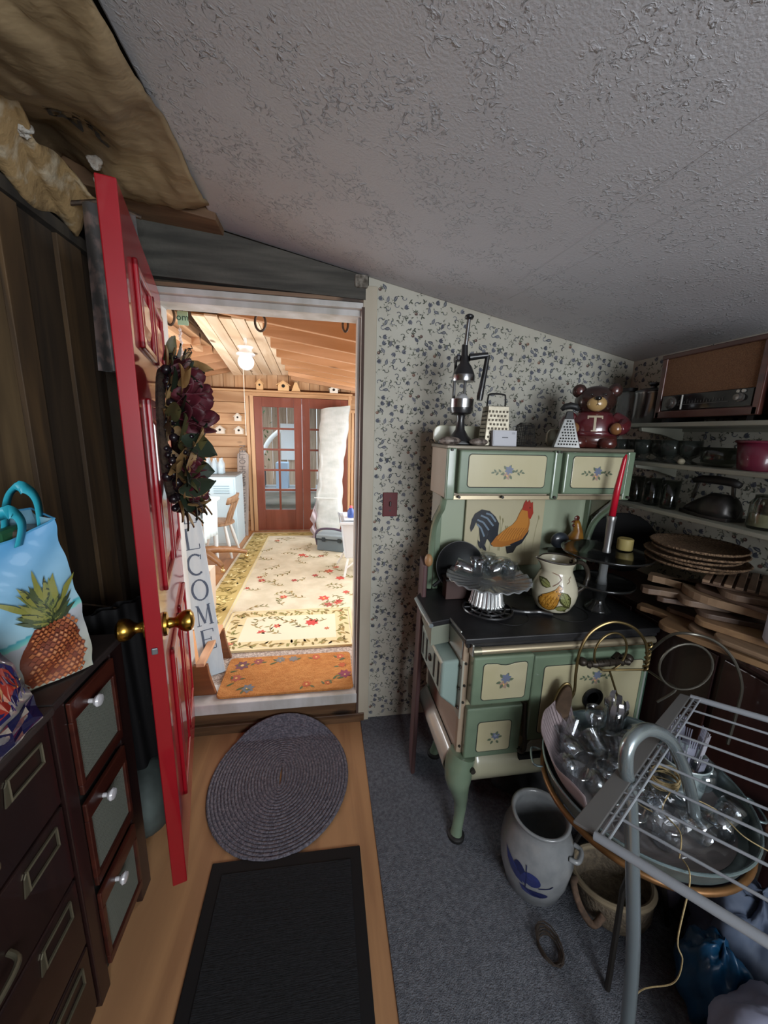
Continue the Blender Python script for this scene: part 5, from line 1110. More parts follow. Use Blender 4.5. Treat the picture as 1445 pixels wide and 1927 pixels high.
# pitcher
t = thing('fruit_pitcher', 'cream ceramic pitcher painted with a golden pear and green leaves, dark rim', 'pitcher', (.95, 1.345, ZC))
px_, py_ = .95, 1.345
pp = [(.052, 0), (.066, .008), (.083, .045), (.088, .075), (.084, .105), (.068, .145), (.058, .168), (.060, .19), (.070, .215)]
MP = [(.001, .01), (.05, .0)]
def pit(u, v):
    a = 2*PI*u; z = v*.215; r = prof_r(pp)(z); sp = max(0, math.cos(a-PI*1.05))**10*max(0, (v-.75)/.25)*.030
    return (px_+(r+sp)*math.cos(a), py_+(r+sp)*math.sin(a), ZC+z+sp*.35)
M_pc = mat('cream_ceramic', 'c3bda6', .22, coat=.8)
mb = MB(); mb.grid(pit, 48, 30); mb.lathe([(.001, .004), (.052, .0)], 24, (px_, py_, ZC)); mb.build('pitcher_body', M_pc, t, smooth='all', solid=.004)
MB().tube([pit(k/40, 1) for k in range(40)], .0042, 6, closed=True).build('dark_rim', mat('brown_rim', '2e2621', .3, coat=.6), t, smooth=True)
MB().tube(catmull([(px_+.058, py_, ZC+.20), (px_+.12, py_+.005, ZC+.19), (px_+.150, py_+.005, ZC+.14), (px_+.135, py_, ZC+.09), (px_+.085, py_, ZC+.055)], 6), [.010]*25, 8).build('handle', mat('dark_brown_handle', '3a332c', .25, coat=.8), t, smooth='all')
D = Dec()
def blob(x, y, sx, sy, col, rot=0): D.ell(x, y, sx, sy, col, rot, 20)
K = 1.35; pear = [(0, 0), (-.022, .004), (-.038, .022), (-.040, .045), (-.028, .064), (-.006, .078), (.014, .094), (.024, .112), (.036, .104), (.034, .085), (.030, .060), (.026, .035), (.016, .010)]
for sc_, c in ((1.08, '4a3518'), (1.0, 'a97628'), (.72, 'bf8c3c')): D.poly([(-.012+(x+.002)*sc_*K*.8+.0*sc_, .018+(y-.05)*sc_*K*.72+.05*K*.72) for x, y in pear], c)
for k in range(4): D.stroke([(-.040+.012*k, .030), (-.034+.013*k, .055), (-.016+.010*k, .085)], .0022, '8a5c1e')
for x, y, a, l in ((-.012, .118, 2.75, .062), (.030, .105, -1.1, .085), (.028, .045, -.9, .040), (.010, .030, .1, .055)):
    D.leaf(x, y, l, l*.55, a, '3f3f20'); D.leaf(x, y, l*.88, l*.38, a, '7f8350'); D.stroke([(x, y), (x+l*.8*math.cos(a), y+l*.8*math.sin(a))], .0016, '3f3f20')
D.stroke([(-.005, .122), (.012, .135), (.022, .150), (.012, .165), (-.012, .172)], .0028, '7d5a4a'); D.stroke([(.045, .135), (.055, .143), (.050, .152), (.06, .16)], .0016, '7d5a4a')
D.build('painted_fruit', cyl_map((px_, py_, 0), prof_r(pp), ZC, math.radians(-126)), printmat('print_gloss'), t, eps=.00006, base=.0032, fine=.012, wrap=60)
# black pan leaning on the back
t = thing('leaning_pan', 'round black pan leaning against the back splash at the left', 'pan', (.60, 1.56, ZC))
Mt = Matrix.Translation((.603, 1.545, ZC+.122)) @ Matrix.Rotation(math.radians(76), 4, 'X')
MB(Mt).lathe([(.001, 0), (.095, 0), (.112, .018), (.108, .018), (.092, .004), (.001, .004)], 36).build('pan', mat('black_pan', '131314', .4), t, smooth=True)
MB(Mt).tube([(-.09, -.06, .012), (-.125, -.085, .014)], .008, 8).build('pan_lug', mat('black_pan', '131314', .4), t)
t = thing('lidded_box', 'dull reddish box with a dark lid low behind the cake stand', 'box', (.58, 1.50, ZC))
MB().box(.52, .645, 1.46, 1.515, ZC, ZC+.085).build('box_body', mat('dull_red_box', '4a3733', .6), t, bev=.003)
MB().box(.515, .65, 1.455, 1.52, ZC+.085, ZC+.094).build('lid', mat('dark_lid', '2c2725', .5), t, bev=.002)
# rooster tile
t = thing('rooster_tile', 'cream tile painted with a golden rooster propped on the back splash', 'tile', (.84, 1.585, 1.0))
ty_ = 1.590
MB().box(.636, 1.02, ty_, ty_+.012, 1.0, 1.352).build('tile_body', mat('cream_tile', 'b3ab8d', .35, coat=.5), t, bev=.002)
D = Dec()
for k in range(14):
    x = random.Random(k).uniform(-.17, .17); hh = .13+.06*((k*7) % 5)/5; D.stroke([(x, .02), (x+.01*math.sin(k), hh*.7), (x+.02*math.sin(k), hh)], .0014, '9a9674'); D.ell(x+.02*math.sin(k), hh, .003, .011, '8a835e', .2)
# tail
tp = [(-.018, .115), (-.035, .14), (-.06, .16), (-.09, .165), (-.115, .15), (-.125, .13), (-.13, .10), (-.125, .085), (-.115, .10), (-.108, .12), (-.095, .10), (-.09, .07), (-.085, .045), (-.07, .03), (-.06, .06), (-.05, .05), (-.042, .035), (-.02, .03)]
tp = [(x*1.25, y*1.32+.0) for x, y in tp]
D.poly(tp, '22262f')
for (a, b) in (((-.115, .19), (-.05, .14)), ((-.13, .17), (-.07, .12)), ((-.09, .20), (-.04, .16)), ((-.13, .15), (-.09, .09))): D.stroke([(a[0], a[1]), ((a[0]+b[0])/2, (a[1]+b[1])/2+.012), b], .008, '6d7f90')
body = [(-.055, .055), (-.03, .09), (.0, .115), (.035, .135), (.06, .165), (.075, .205), (.092, .235), (.115, .240), (.128, .22), (.125, .185), (.13, .15), (.125, .11), (.10, .075), (.06, .05), (.0, .038), (-.04, .04)]
D.poly(body, 'a5682c'); D.poly([(x*.8+.018, y*.82+.035) for x, y in body], 'b97a33')
for k in range(9): D.stroke([(-.02+.014*k, .07), (.0+.012*k, .10), (.02+.012*k, .13)], .0022, '7d4a1e')
D.poly([(.085, .215), (.09, .245), (.10, .262), (.108, .25), (.116, .262), (.124, .248), (.134, .252), (.138, .22), (.142, .20), (.130, .17), (.118, .18), (.112, .21)], '9e3224'); D.ell(.122, .225, .003, .003, '1c1512')
D.poly([(.04, .05), (.10, .075), (.13, .12), (.138, .15), (.125, .10), (.10, .055), (.06, .03)], '22262f'); D.poly([(.02, .04), (.08, .05), (.06, .01), (.03, .005)], '2a2a2c')
D.leaf(-.075, .02, .06, .018, 2.2, '22262f'); D.leaf(-.10, .03, .05, .014, 2.0, '22262f')
D.build('painted_rooster', plane_map((.822, ty_-.0002, 1.055), (1, 0, 0), (0, 0, 1)), printmat('print_gloss'), t, eps=.00003, wrap=90)
# ceramic rooster figurine
t = thing('rooster_figurine', 'small ceramic rooster with a blue-grey tail right of the painted tile', 'figurine', (1.13, 1.53, 1.0))
fx, fy, fz = 1.125, 1.535, 1.082
MB().tube([(fx+.02, fy, fz), (fx+.03, fy, fz+.05), (fx+.04, fy, fz+.10), (fx+.03, fy, fz+.135), (fx+.028, fy, fz+.15)], [.045, .042, .022, .016, .010], 14).build('bird_body', mat('ochre_glaze', 'a8782e', .3, coat=.6, var='8c5c24', vs=(30, 30, 30)), t, smooth='all')
MB().ball((fx-.045, fy, fz+.055), .042, 14, (1.1, .5, .9)).build('tail', mat('slate_glaze', '3b424c', .3, coat=.6, var='2a2f36', vs=(40, 40, 40)), t, smooth='all')
MB().ball((fx+.028, fy, fz+.158), .014, 10, (1, .3, 1)).tube([(fx+.015, fy, fz+.145), (fx, fy, fz+.14)], [.006, .001], 6).ball((fx+.016, fy, fz+.125), .008, 8).build('comb_and_wattle', mat('red_glaze', '5e2a20', .3, coat=.6), t, smooth='all')
t2 = thing('black_stand', 'black round stand holding the rooster figurine', 'stand', (fx, fy, ZC))
MB().lathe([(.06, 0), (.05, .01), (.02, .02), (.015, .13), (.05, .165), (.085, .172), (.085, .180), (.001, .180)], 28, (fx, fy, ZC)).build('stand_body', mat('black_glaze2', '161616', .3, coat=.5), t2, smooth=True)
tag(MB().lathe([(.001, 0), (.035, .004), (.045, .02), (.04, .035), (.001, .04)], 16, (1.03, 1.47, ZC)).build('green_sponge', mat('mossy_green', '5b6148', .9, var='474d38', vs=(60, 60, 60), bump=1, bs=(90, 90, 90)), smooth='all'), 'mossy green ball on the cooktop behind the pitcher', 'ornament')
# two-tier dark glass pedestal
t = thing('tiered_server', 'two-tier dark glass pedestal server at the right of the cooktop', 'cake stand', (1.135, 1.31, ZC))
M_dg = mat('dark_glass', '1c1d1d', .16, coat=.7, alpha=.86); sx_, sy_ = 1.135, 1.31
MB().lathe([(.055, 0), (.05, .01), (.028, .03), (.022, .05), (.03, .085), (.05, .105)], 32, (sx_, sy_, ZC), flute=12, fa=.03).build('foot', M_dg, t, smooth='all')
MB().lathe([(.001, .105), (.095, .108), (.12, .118), (.122, .130), (.115, .124), (.001, .114)], 40, (sx_, sy_, ZC)).build('lower_plate', M_dg, t, smooth='all')
MB().lathe([(.022, .114), (.016, .15), (.016, .20), (.024, .235)], 20, (sx_, sy_, ZC)).build('stem', mat('grey_stem_glass', '717475', .1, coat=.9, alpha=.8), t, smooth='all')
MB().lathe([(.001, .235), (.13, .238), (.165, .246), (.168, .256), (.16, .252), (.001, .244)], 44, (sx_, sy_, ZC)).build('upper_plate', M_dg, t, smooth='all')
# candle and holder on the upper plate
t = thing('candle_holder', 'tall slim pewter candle holder standing on the dark glass server', 'candle holder', (1.13, 1.30, ZC+.245))
zt_ = ZC+.2535
MB().lathe([(.015, 0), (.015, .01), (.013, .02), (.0155, .13), (.018, .146), (.016, .15)], 18, (1.128, 1.30, zt_)).build('holder_body', mat('pewter', '8b8c8c', .35, metal=.8), t, smooth=True)
t = thing('red_candle', 'tall red taper candle in the pewter holder', 'candle', (1.13, 1.30, zt_+.15))
MB().tube([(1.128, 1.30, zt_+.151), (1.131, 1.298, zt_+.26), (1.138, 1.292, zt_+.375), (1.140, 1.290, zt_+.392)], [.0125, .0115, .0075, .003], 14).build('wax', mat('red_wax', 'b3142b', .35, coat=.3), t, smooth='all')
MB().cyl((1.140, 1.290, zt_+.390), (1.141, 1.289, zt_+.398), .0008, n=5).build('wick', mat('candle_wick', '2d2622', .9), t)
tag(MB().lathe([(.001, 0), (.028, 0), (.030, .004), (.030, .044), (.026, .048), (.001, .046)], 20, (1.235, 1.33, ZC+.2535)).build('votive_candle', mat('ivory_wax', '9c8d58', .5), smooth=True), 'short ivory candle on the dark glass server beside the taper', 'candle')
# black hanging board behind right: wooden plank between stove and wall on the left
pk = thing('leaning_plank', 'dark reddish wooden plank with a tan knob standing between the range and the papered wall', 'plank', (.42, 1.52, .008))
MB().ball((.447, 1.50, 1.068), .022, 12, (.8, 1, 1.3)).build('knob', wood('knob_wood', '8f6a45', 'a67e55', 'z', .5, knots=False), pk, smooth='all')
(MB().hexa([(.405, 1.46, 0.008), (.425, 1.46, 0.008), (.445, 1.60, 0.008), (.425, 1.60, 0.008)], [(.425, 1.50, 1.045), (.445, 1.50, 1.045), (.465, 1.64, 1.045), (.445, 1.64, 1.045)]).build('board', wood('dark_red_wood', '3b2624', '54393a', 'z', .6, knots=False), pk, bev=.006))

# switch plate on the wallpaper
t = thing('switch_plate', 'dark red wooden light-switch plate on the flowered wallpaper', 'switch', (.333, YW, 1.245))
MB().box(.296, .370, YW-.009, YW-.001, 1.185, 1.307).build('plate', mat('dark_red_plate', '5a0d14', .55), t, bev=.002)
MB().box(.328, .338, YW-.018, YW-.009, 1.238, 1.262).build('toggle', mat('brown_toggle', '2a1412', .4), t, bev=.002)
for z in (1.215, 1.277): MB().cyl((.333, YW-.009, z), (.333, YW-.0105, z), .004, n=8).build('screw', M_screw, t)
# ================================================================== shelves on the right wall
M_shelf = mat('shelf_enamel', '8d8d80', .45, var='7f7f73', vs=(5, 5, 5))
XF = 1.33
for i, (z, lb) in enumerate(((1.672, 'topmost white wall shelf carrying the radio'), (1.512, 'middle white wall shelf carrying the glass bowls'), (1.328, 'lowest white wall shelf carrying the old iron'))):
    t = thing('wall_shelf', lb, 'shelf', (1.46, .9, z), 0, 'white shelves on the papered wall')
    MB().box(XF, XR, .28, 1.70-.02*i, z-.016, z).build('board', M_shelf, t, bev=.003)
    for y in (1.50, .62):
        MB().prism([(XF+.05, y, z-.016), (XR, y, z-.016), (XR, y, z-.075), (XF+.16, y, z-.045), (XF+.055, y, z-.032)], (0, .018, 0)).build('bracket', M_shelf, t, bev=.003)
    MB().box(XR-.012, XR-.001, .28, 1.70-.02*i, z-.03, z-.016).build('back_rail', M_shelf, t)
Z1, Z2, Z3 = 1.672, 1.512, 1.328
# steel canister with lid
t = thing('steel_canister', 'shiny steel canister with a dark knobbed lid beside the radio', 'canister', (1.44, 1.50, Z1))
MB().lathe([(.001, 0), (.062, 0), (.066, .006), (.066, .125), (.068, .128), (.068, .137)], 32, (1.44, 1.535, Z1)).build('canister_body', mat('polished_steel', 'a8a9ac', .24, metal=1), t, smooth=True)
MB().lathe([(.069, .135), (.069, .142), (.045, .152), (.012, .156), (.012, .163), (.020, .170), (.018, .178), (.001, .18)], 28, (1.44, 1.535, Z1)).build('lid', mat('dark_steel', '55565a', .3, metal=.9), t, smooth=True)
t = thing('tall_glass_jar', 'tall dim glass jar with a dark lid behind the bear jar', 'jar', (1.44, 1.64, Z1))
MB().lathe([(.001, 0), (.042, 0), (.045, .01), (.045, .13), (.03, .15)], 24, (1.42, 1.65, Z1)).build('jar_body', mat('dim_glass', '6b706e', .1, alpha=.55, coat=.6), t, smooth=True)
MB().lathe([(.034, .15), (.034, .165), (.001, .168)], 20, (1.42, 1.65, Z1)).build('lid', mat('black_plastic', '1d1d1e', .5), t, smooth=True)
# table radio
t = thing('table_radio', 'wooden table radio with a woven grille cloth above a black tuning panel', 'radio', (1.42, 1.2, Z1))
rx, y0, y1, rz0, rz1 = 1.352, 1.035, 1.415, Z1, Z1+.262
M_rw = wood('radio_walnut', '3f2420', '573229', 'y', .35, coat=.3, knots=False)
MB().box(rx+.012, XR-.03, y0, y1, rz0+.022, rz1-.015).build('cabinet', M_rw, t, bev=.004)
MB().box(rx, rx+.02, y0-.004, y0+.018, rz0+.018, rz1).build('side_frame', M_rw, t, bev=.003)
MB().box(rx, rx+.02, y1-.018, y1+.004, rz0+.018, rz1).build('side_frame', M_rw, t, bev=.003)
MB().box(rx-.003, XR-.03, y0-.006, y1+.006, rz1-.017, rz1).build('top_panel', M_rw, t, bev=.003)
MB().box(rx, rx+.02, y0, y1, rz0+.018, rz0+.045).build('bottom_rail', M_rw, t, bev=.003)
M_cl = mat('grille_cloth', '6e4c34', .9, var='835f42', vs=(20, 260, 260), bump=.7, bs=(30, 500, 500))
MB().box(rx+.006, rx+.014, y0+.018, y1-.018, rz0+.105, rz1-.017).build('grille_cloth', M_cl, t)
MB().box(rx+.003, rx+.016, y0+.022, y1-.022, rz0+.047, rz0+.104).build('tuning_panel', mat('black_panel', '141416', .15, coat=.8), t, bev=.002)
RXm = Matrix.Rotation(-PI/2, 4, 'Y')
for y, r in ((y1-.065, .020), (y0+.06, .013)):
    MB().lathe([(r*1.15, 0), (r*1.1, .006), (r*.8, .008), (r*.75, .018), (.001, .019)], 24, (rx+.003, y, rz0+.076), RXm).build('tuning_knob', mat('grey_knob', '6d6a66', .25, metal=.7), t, smooth=True)
for y in (y0+.050, y0+.066): MB().cyl((rx+.003, y, rz0+.096), (rx-.004, y, rz0+.096), .005, n=12).build('button', mat('pale_button', 'a3a199', .3, metal=.5), t)
MB().box(rx, rx+.004, y1-.112, y1-.108, rz0+.049, rz0+.102).build('dial_pointer', mat('bright_line', 'c9c9c4', .3), t)
D = Dec()
for k in range(16): D.stroke([(.10+.011*k, .070), (.10+.011*k, .078 if k % 3 else .084)], .0012, '6d6d6a')
D.stroke([(.095, .066), (.285, .066)], .001, '6d6d6a')
D.build('dial_marks', plane_map((rx+.0025, y1, rz0), (0, -1, 0), (0, 0, 1)), M_print, t)
for y in (y0+.03, y1-.03): MB().box(rx+.02, XR-.05, y-.01, y+.01, rz0, rz0+.023).build('foot', mat('black_plastic', '1d1d1e', .5), t)
# heater / striped box right of radio
t = thing('louvred_heater', 'black appliance with pale horizontal louvres at the right end of the top shelf', 'appliance', (1.42, .95, Z1))
MB().box(rx, XR-.04, .82, .995, Z1, Z1+.22).build('case', mat('black_plastic', '1d1d1e', .5), t, bev=.01, seg=3)
for k in range(9): MB().box(rx-.004, rx+.002, .835, .98, Z1+.05+k*.016, Z1+.056+k*.016).build('louvre', mat('pale_louvre', '9da3a3', .4), t)
# middle shelf: nested glass bowls on their sides, pink cup
M_gb = mat('green_grey_glass', '363d3a', .12, alpha=.5, coat=.7)
glb = ('leftmost of the row of glass goblets behind the candle', 'second glass goblet from the left on the middle shelf', 'third glass goblet from the left on the middle shelf', 'middle glass goblet of the row on the middle shelf', 'fifth glass goblet from the left on the middle shelf', 'rightmost glass goblet of the row on the middle shelf')
for i, y in enumerate((1.64, 1.575, 1.51, 1.445, 1.375, 1.31)):
    tag(MB().lathe([(.001, 0), (.030, .0), (.033, .004), (.012, .014), (.012, .02), (.034, .034), (.040, .06), (.038, .092), (.035, .092), (.036, .06), (.03, .04), (.001, .026)], 24, (1.42+.02*(i % 2), y, Z2)).build('goblet', M_gb, smooth='all'), glb[i], 'glass', 'glass goblets on the middle shelf')
tag(MB().lathe([(.001, 0), (.04, 0), (.052, .012), (.060, .07), (.057, .07), (.048, .014), (.001, .006)], 28, (1.45, 1.20, Z2)).build('clear_bowl', thin_glass('dusty_glass', 'c4c6c0', .12, .4, .08), smooth='all'), 'clear glass bowl between the goblets and the pink pot', 'bowl')
tag(MB().ball((1.37, 1.275, Z2+.012), .012, 10, (1.2, 1, 1)).build('pale_pebble', mat('pale_stone', '8d8672', .6), smooth='all'), 'small pale pebble on the middle shelf before the clear bowl', 'stone')
t = thing('pink_pot', 'ribbed pink-purple plastic pot at the right of the middle shelf', 'pot', (1.43, 1.0, Z2))
MB().lathe([(.001, 0), (.050, 0), (.052, .004), (.064, .094), (.061, .094), (.048, .006), (.001, .006)], 28, (1.42, 1.045, Z2)).build('pot_body', mat('magenta_plastic', '5a1c2e', .35, coat=.4), t, smooth='all')
MB().tube([(1.42+.066*math.cos(2*PI*k/28), 1.045+.066*math.sin(2*PI*k/28), Z2+.094) for k in range(28)], .0045, 8, closed=True).build('rim', mat('magenta_plastic', '5a1c2e', .35, coat=.4), t, smooth=True)
# lowest shelf: tumblers, flat iron, jar
for i, y in enumerate((1.59, 1.50, 1.41, 1.325)):
    tag(MB().lathe([(.001, 0), (.026, 0), (.028, .004), (.033, .115), (.031, .115), (.026, .012), (.001, .012)], 24, (1.40, y, Z3)).build('tumbler', thin_glass('tumbler_glass', 'c9cdcb', .06, .5, .06), smooth='all'), ('leftmost clear tumbler on the lowest shelf', 'second clear tumbler from the left on the lowest shelf', 'third clear tumbler from the left on the lowest shelf', 'clear tumbler nearest the old iron on the lowest shelf')[i], 'glass', 'tumblers on the lowest shelf')
t = thing('antique_iron', 'old black charcoal flat iron with a high handle on the lowest shelf', 'iron', (1.42, 1.17, Z3))
M_fi = mat('blackened_iron', '2e2c2c', .38, metal=.6, var='3c3a38', vs=(30, 30, 30)); iy0, iy1 = 1.275, 1.075
def iron(u, v):   # sole to crown, tapering to the toe
    L_ = iy0+(iy1-iy0)*u; sh = max(1e-3, u/.55)**.65 if u < .55 else 1; sh *= math.sqrt(max(0, 1-((u-.82)/.18)**2)) if u > .82 else 1; w_ = .050*sh; a = PI*v
    return (1.42-w_*math.cos(a), L_, Z3+.012+.078*math.sin(a)**.75*min(1, sh**1.2))
MB().grid(iron, 20, 14).build('iron_crown', M_fi, t, smooth='all', solid=.004)
MB().prism([(1.42+s*.050*math.sin(PI*min(1, .10+u*.62))**.8, iy0+(iy1-iy0)*u, Z3) for s, u in [(1, k/10) for k in range(11)]+[(-1, k/10) for k in range(10, -1, -1)]], (0, 0, .014)).build('sole_plate', M_fi, t, bev=.002)
MB().bar((1.42, 1.245, Z3+.06), (1.42, 1.232, Z3+.125), .012, .008, (1, 0, 0)).build('handle_strut', M_fi, t, bev=.002)
MB().bar((1.42, 1.095, Z3+.05), (1.42, 1.105, Z3+.125), .012, .008, (1, 0, 0)).build('handle_strut', M_fi, t, bev=.002)
MB().tube([(1.42, 1.25, Z3+.128), (1.42, 1.22, Z3+.136), (1.42, 1.16, Z3+.138), (1.42, 1.11, Z3+.136), (1.42, 1.085, Z3+.128)], [.011, .0145, .0155, .0145, .011], 12).build('grip', mat('black_wood_grip', '171514', .6), t, smooth='all')
t = thing('filled_jar', 'glass jar with a pale filling at the right end of the lowest shelf', 'jar', (1.43, .98, Z3))
MB().lathe([(.001, 0), (.04, 0), (.045, .008), (.045, .085), (.036, .1), (.036, .11), (.033, .11), (.04, .08), (.001, .006)], 24, (1.415, .985, Z3)).build('jar_glass', thin_glass('dusty_glass', 'c4c6c0', .12, .4, .08), t, smooth='all')
MB().lathe([(.001, .008), (.041, .01), (.041, .05), (.001, .052)], 20, (1.415, .985, Z3)).build('filling', mat('pale_filling', '9c997c', .7), t, smooth=True)
# dark things in the corner: wire rack and big black plate
t = thing('black_platter', 'large round black platter standing in the corner behind the server', 'platter', (1.36, 1.6, .95))
Mt = Matrix.Translation((1.375, 1.50, 1.135)) @ Matrix.Rotation(math.radians(-38), 4, 'Z') @ Matrix.Rotation(math.radians(78), 4, 'X')
MB(Mt).lathe([(.001, 0), (.10, 0), (.135, .012), (.132, .015), (.098, .005), (.001, .005)], 40).build('platter_body', mat('dull_black', '0f0f10', .75, spec=.2), t, smooth=True)
# side cupboard right of the range that carries the boards
M_cup = wood('dark_maroon_cupboard', '2a1413', '3a1e1b', 'z', .45, coat=.2, knots=False)
t = thing('maroon_cupboard', 'dark maroon cupboard right of the range under the stack of boards', 'cabinet', (1.45, 1.2, .007))
MB().box(1.315, XR-.002, .59, 1.70, .007, .925).build('carcass', M_cup, t, bev=.004)
for a, b in ((.60, .93), (.95, 1.30), (1.32, 1.68)): MB().box(1.305, 1.315, a, b, .05, .90).build('door', M_cup, t, bev=.004)
MB().box(1.28, XR-.001, .58, 1.72, .925, .945).build('worktop', M_cup, t, bev=.004)
# woven plates stack and cutting boards
M_wick = mat('woven_wicker', '83694f', .75, var='55412f', vs=(160, 160, 60), vlo=.42, vhi=.58, bump=1, bs=(180, 180, 90))
M_bd = [wood('board_maple', '6f5843', '887058', 'y', .5, knots=False), wood('board_tan', '5c4839', '735d49', 'y', .55, knots=False), wood('board_brown', '46352a', '5d483a', 'y', .55, knots=False), wood('board_oak', '684f39', '806446', 'y', .5, knots=False)]
def cutting(x, y, z, ln, wd, th, rz, m_, label, handle=True, round_=False):
    """paddle-shaped board, its length along local y, handle towards +y"""
    t = thing('cutting_board', label, 'board', (x, y, z), 0, 'boards stacked right of the range')
    c, s = math.cos(rz), math.sin(rz); P = []
    n = 8; r = wd*(.48 if round_ else .16)
    for cx_, cy_, a0 in ((wd/2-r, ln/2-r, 0), (-wd/2+r, ln/2-r, 90), (-wd/2+r, -ln/2+r, 180), (wd/2-r, -ln/2+r, 270)):
        for k in range(n+1):
            a = math.radians(a0+90*k/n); P.append((cx_+r*math.cos(a), cy_+r*math.sin(a)))
        if a0 == 0 and handle: P += [(.024, ln/2), (.020, ln/2+.05), (.027, ln/2+.09), (.018, ln/2+.108), (-.018, ln/2+.108), (-.027, ln/2+.09), (-.020, ln/2+.05), (-.024, ln/2)]
    MB().prism([(x+a*c-b*s, y+a*s+b*c, z) for a, b in P], (0, 0, th)).build('board_body', m_, t, bev=.003)
    return t
zb = .946
specs = [ # x, y, ln, wd, th, rot, mat, label
 (1.37, .93, .42, .26, .020, .42, 3, 'lowest tan board of the stack, its rounded handle pointing at the range'),
 (1.40, .86, .40, .24, .016, .30, 1, 'second board from the bottom of the stack'),
 (1.40, .80, .36, .25, .014, .38, 0, 'third board from the bottom, ridged along its edge'),
 (1.41, .90, .34, .23, .022, .5, 3, 'fourth board from the bottom, lying skewed'),
 (1.43, .98, .30, .20, .018, .9, 2, 'dark brown board in the middle of the stack'),
 (1.40, 1.04, .28, .17, .022, 1.0, 1, 'board with a rounded tan end above the dark one'),
 (1.42, 1.00, .33, .24, .026, .55, 0, 'thick pale paddle board with a stubby handle near the top of the stack'),
 (1.44, .97, .27, .25, .015, .2, 2, 'thin brown board second from the top of the stack'),
 (1.45, .96, .25, .24, .022, .85, 1, 'square-edged board topmost of the stack')]
for i, (x, y, ln, wd, th, rz, k, lb) in enumerate(specs):
    cutting(x, y, zb, ln, wd, th, rz, M_bd[k], lb, handle=i in (0, 1, 4, 5, 6), round_=(i in (6,))); zb += th+.0006
# ridged rack on top
t = thing('ridged_trivet', 'slatted wooden rack lying square on top of the boards', 'rack', (1.44, 1.0, zb))
MR = Matrix.Translation((1.44, .99, zb)) @ Matrix.Rotation(.6, 4, 'Z')
for k in range(9): MB(MR).box(-.12, .12, -.12+k*.028, -.10+k*.028, .008, .018).build('slat', M_bd[1], t, bev=.002)
for x in (-.1, .1): MB(MR).box(x-.01, x+.01, -.12, .124, 0, .008).build('rail', M_bd[2], t)
zb += .0186
for i in range(5):
    if i == 3: zb += .004
    x, y = 1.385+.012*math.sin(i*2), 1.16+.012*math.cos(i*3); r = .150-.004*(i % 2)
    MB().lathe([(.001, .002), (r*.55, .0), (r*.95, .009), (r, .016), (r*.97, .019), (r*.9, .012), (r*.5, .006), (.001, .006)], 44, (x, y, zb), flute=22, fa=.006).build('wicker_plate', M_wick, smooth='all')
    o = [q for q in COL.objects if q.name.startswith('wicker_plate')][-1]
    tag(o, ('lowest woven round plate holder of the stack', 'second woven plate holder from the bottom', 'middle woven plate holder of the stack', 'woven plate holder just under the top one', 'topmost woven round plate holder of the stack')[i], 'plate holder', 'woven plate holders stacked on the boards'); zb += .0145
# plastic bottle at the right edge
t = thing('white_jug', 'white plastic bottle with a blue top at the right edge before the boards', 'bottle', (1.18, .72, .946))
MB().lathe([(.001, .0), (.045, .0), (.050, .01), (.050, .11), (.042, .14), (.022, .16)], 28, (1.335, .805, .946+.0745)).build('bottle_body', mat('white_plastic', 'a9aab4', .35, coat=.3), t, smooth='all')
MB().lathe([(.0505, .09), (.0505, .115), (.0425, .141), (.024, .162), (.024, .18), (.001, .182)], 28, (1.335, .805, .946+.0745)).build('blue_top', mat('blue_cap', '123a6b', .35, coat=.3), t, smooth='all')

# ================================================================== the left-hand cabinets
M_mah = wood('mahogany_cabinet', '190d0d', '241412', 'z', .38, coat=.25, knots=False); M_mah2 = wood('mahogany_rail', '331510', '451f16', 'y', .35, coat=.3, knots=False)
M_ctop = mat('cabinet_top', '2b2423', .45, coat=.1, var='332b29', vs=(5, 20, 5))
CX = -.62
t = thing('screened_cabinet', 'narrow dark mahogany cabinet with three wire-screened doors and white knobs', 'cabinet', (-.76, 1.0, 0))
MB().box(XL+.02, CX-.02, .865, 1.165, .02, .95).build('carcass', mat('cabinet_inside', '211f1c', .8), t)
MB().box(XL+.01, CX+.008, .855, 1.175, .95, .972).build('top', M_ctop, t, bev=.004)
for a, b in ((.860, .905), (1.105, 1.172)): MB().box(CX-.02, CX, a, b, 0, .95).build('stile', M_mah, t, bev=.003)
M_scr = mat('wire_screen', '6f7268', .6)
for k, (za, zb_) in enumerate(((.665, .935), (.365, .635), (.075, .335))):
    r = thing('x', '', '', (0, 0, 0)); bpy.data.objects.remove(r)
    dmb = MB(); dmb.box(CX-.002, CX+.010, .907, 1.103, zb_-.055, zb_).build('door', M_mah2, t, bev=.003); dd = t.children[-1]
    dd = [c for c in t.children if c.name.startswith('door')][-1]
    MB().box(CX-.002, CX+.010, .907, 1.103, za, za+.03).build('bottom_rail', M_mah2, dd, bev=.003)
    for a, b in ((.907, .921), (1.09, 1.103)): MB().box(CX-.002, CX+.010, a, b, za+.03, zb_-.055).build('side_rail', M_mah2, dd, bev=.002)
    mb = MB()
    for j in range(34):
        y = .922+j*.005; mb.box(CX+.001, CX+.0018, y, y+.0022, za+.03, zb_-.055)
    for j in range(int((zb_-za-.085)/.005)):
        z = za+.031+j*.005; mb.box(CX+.0018, CX+.0026, .921, 1.09, z, z+.0022)
    mb.build('wire_screen', M_scr, dd)['kind'] = 'stuff'
    MB().lathe([(.006, 0), (.006, .012), (.014, .018), (.0165, .024), (.014, .029), (.001, .031)], 20, (CX+.009, .975, zb_-.045), Matrix.Rotation(PI/2, 4, 'Y')).build('white_knob', mat('white_porcelain_knob', 'c9c9cc', .15, coat=.9), dd, smooth=True)
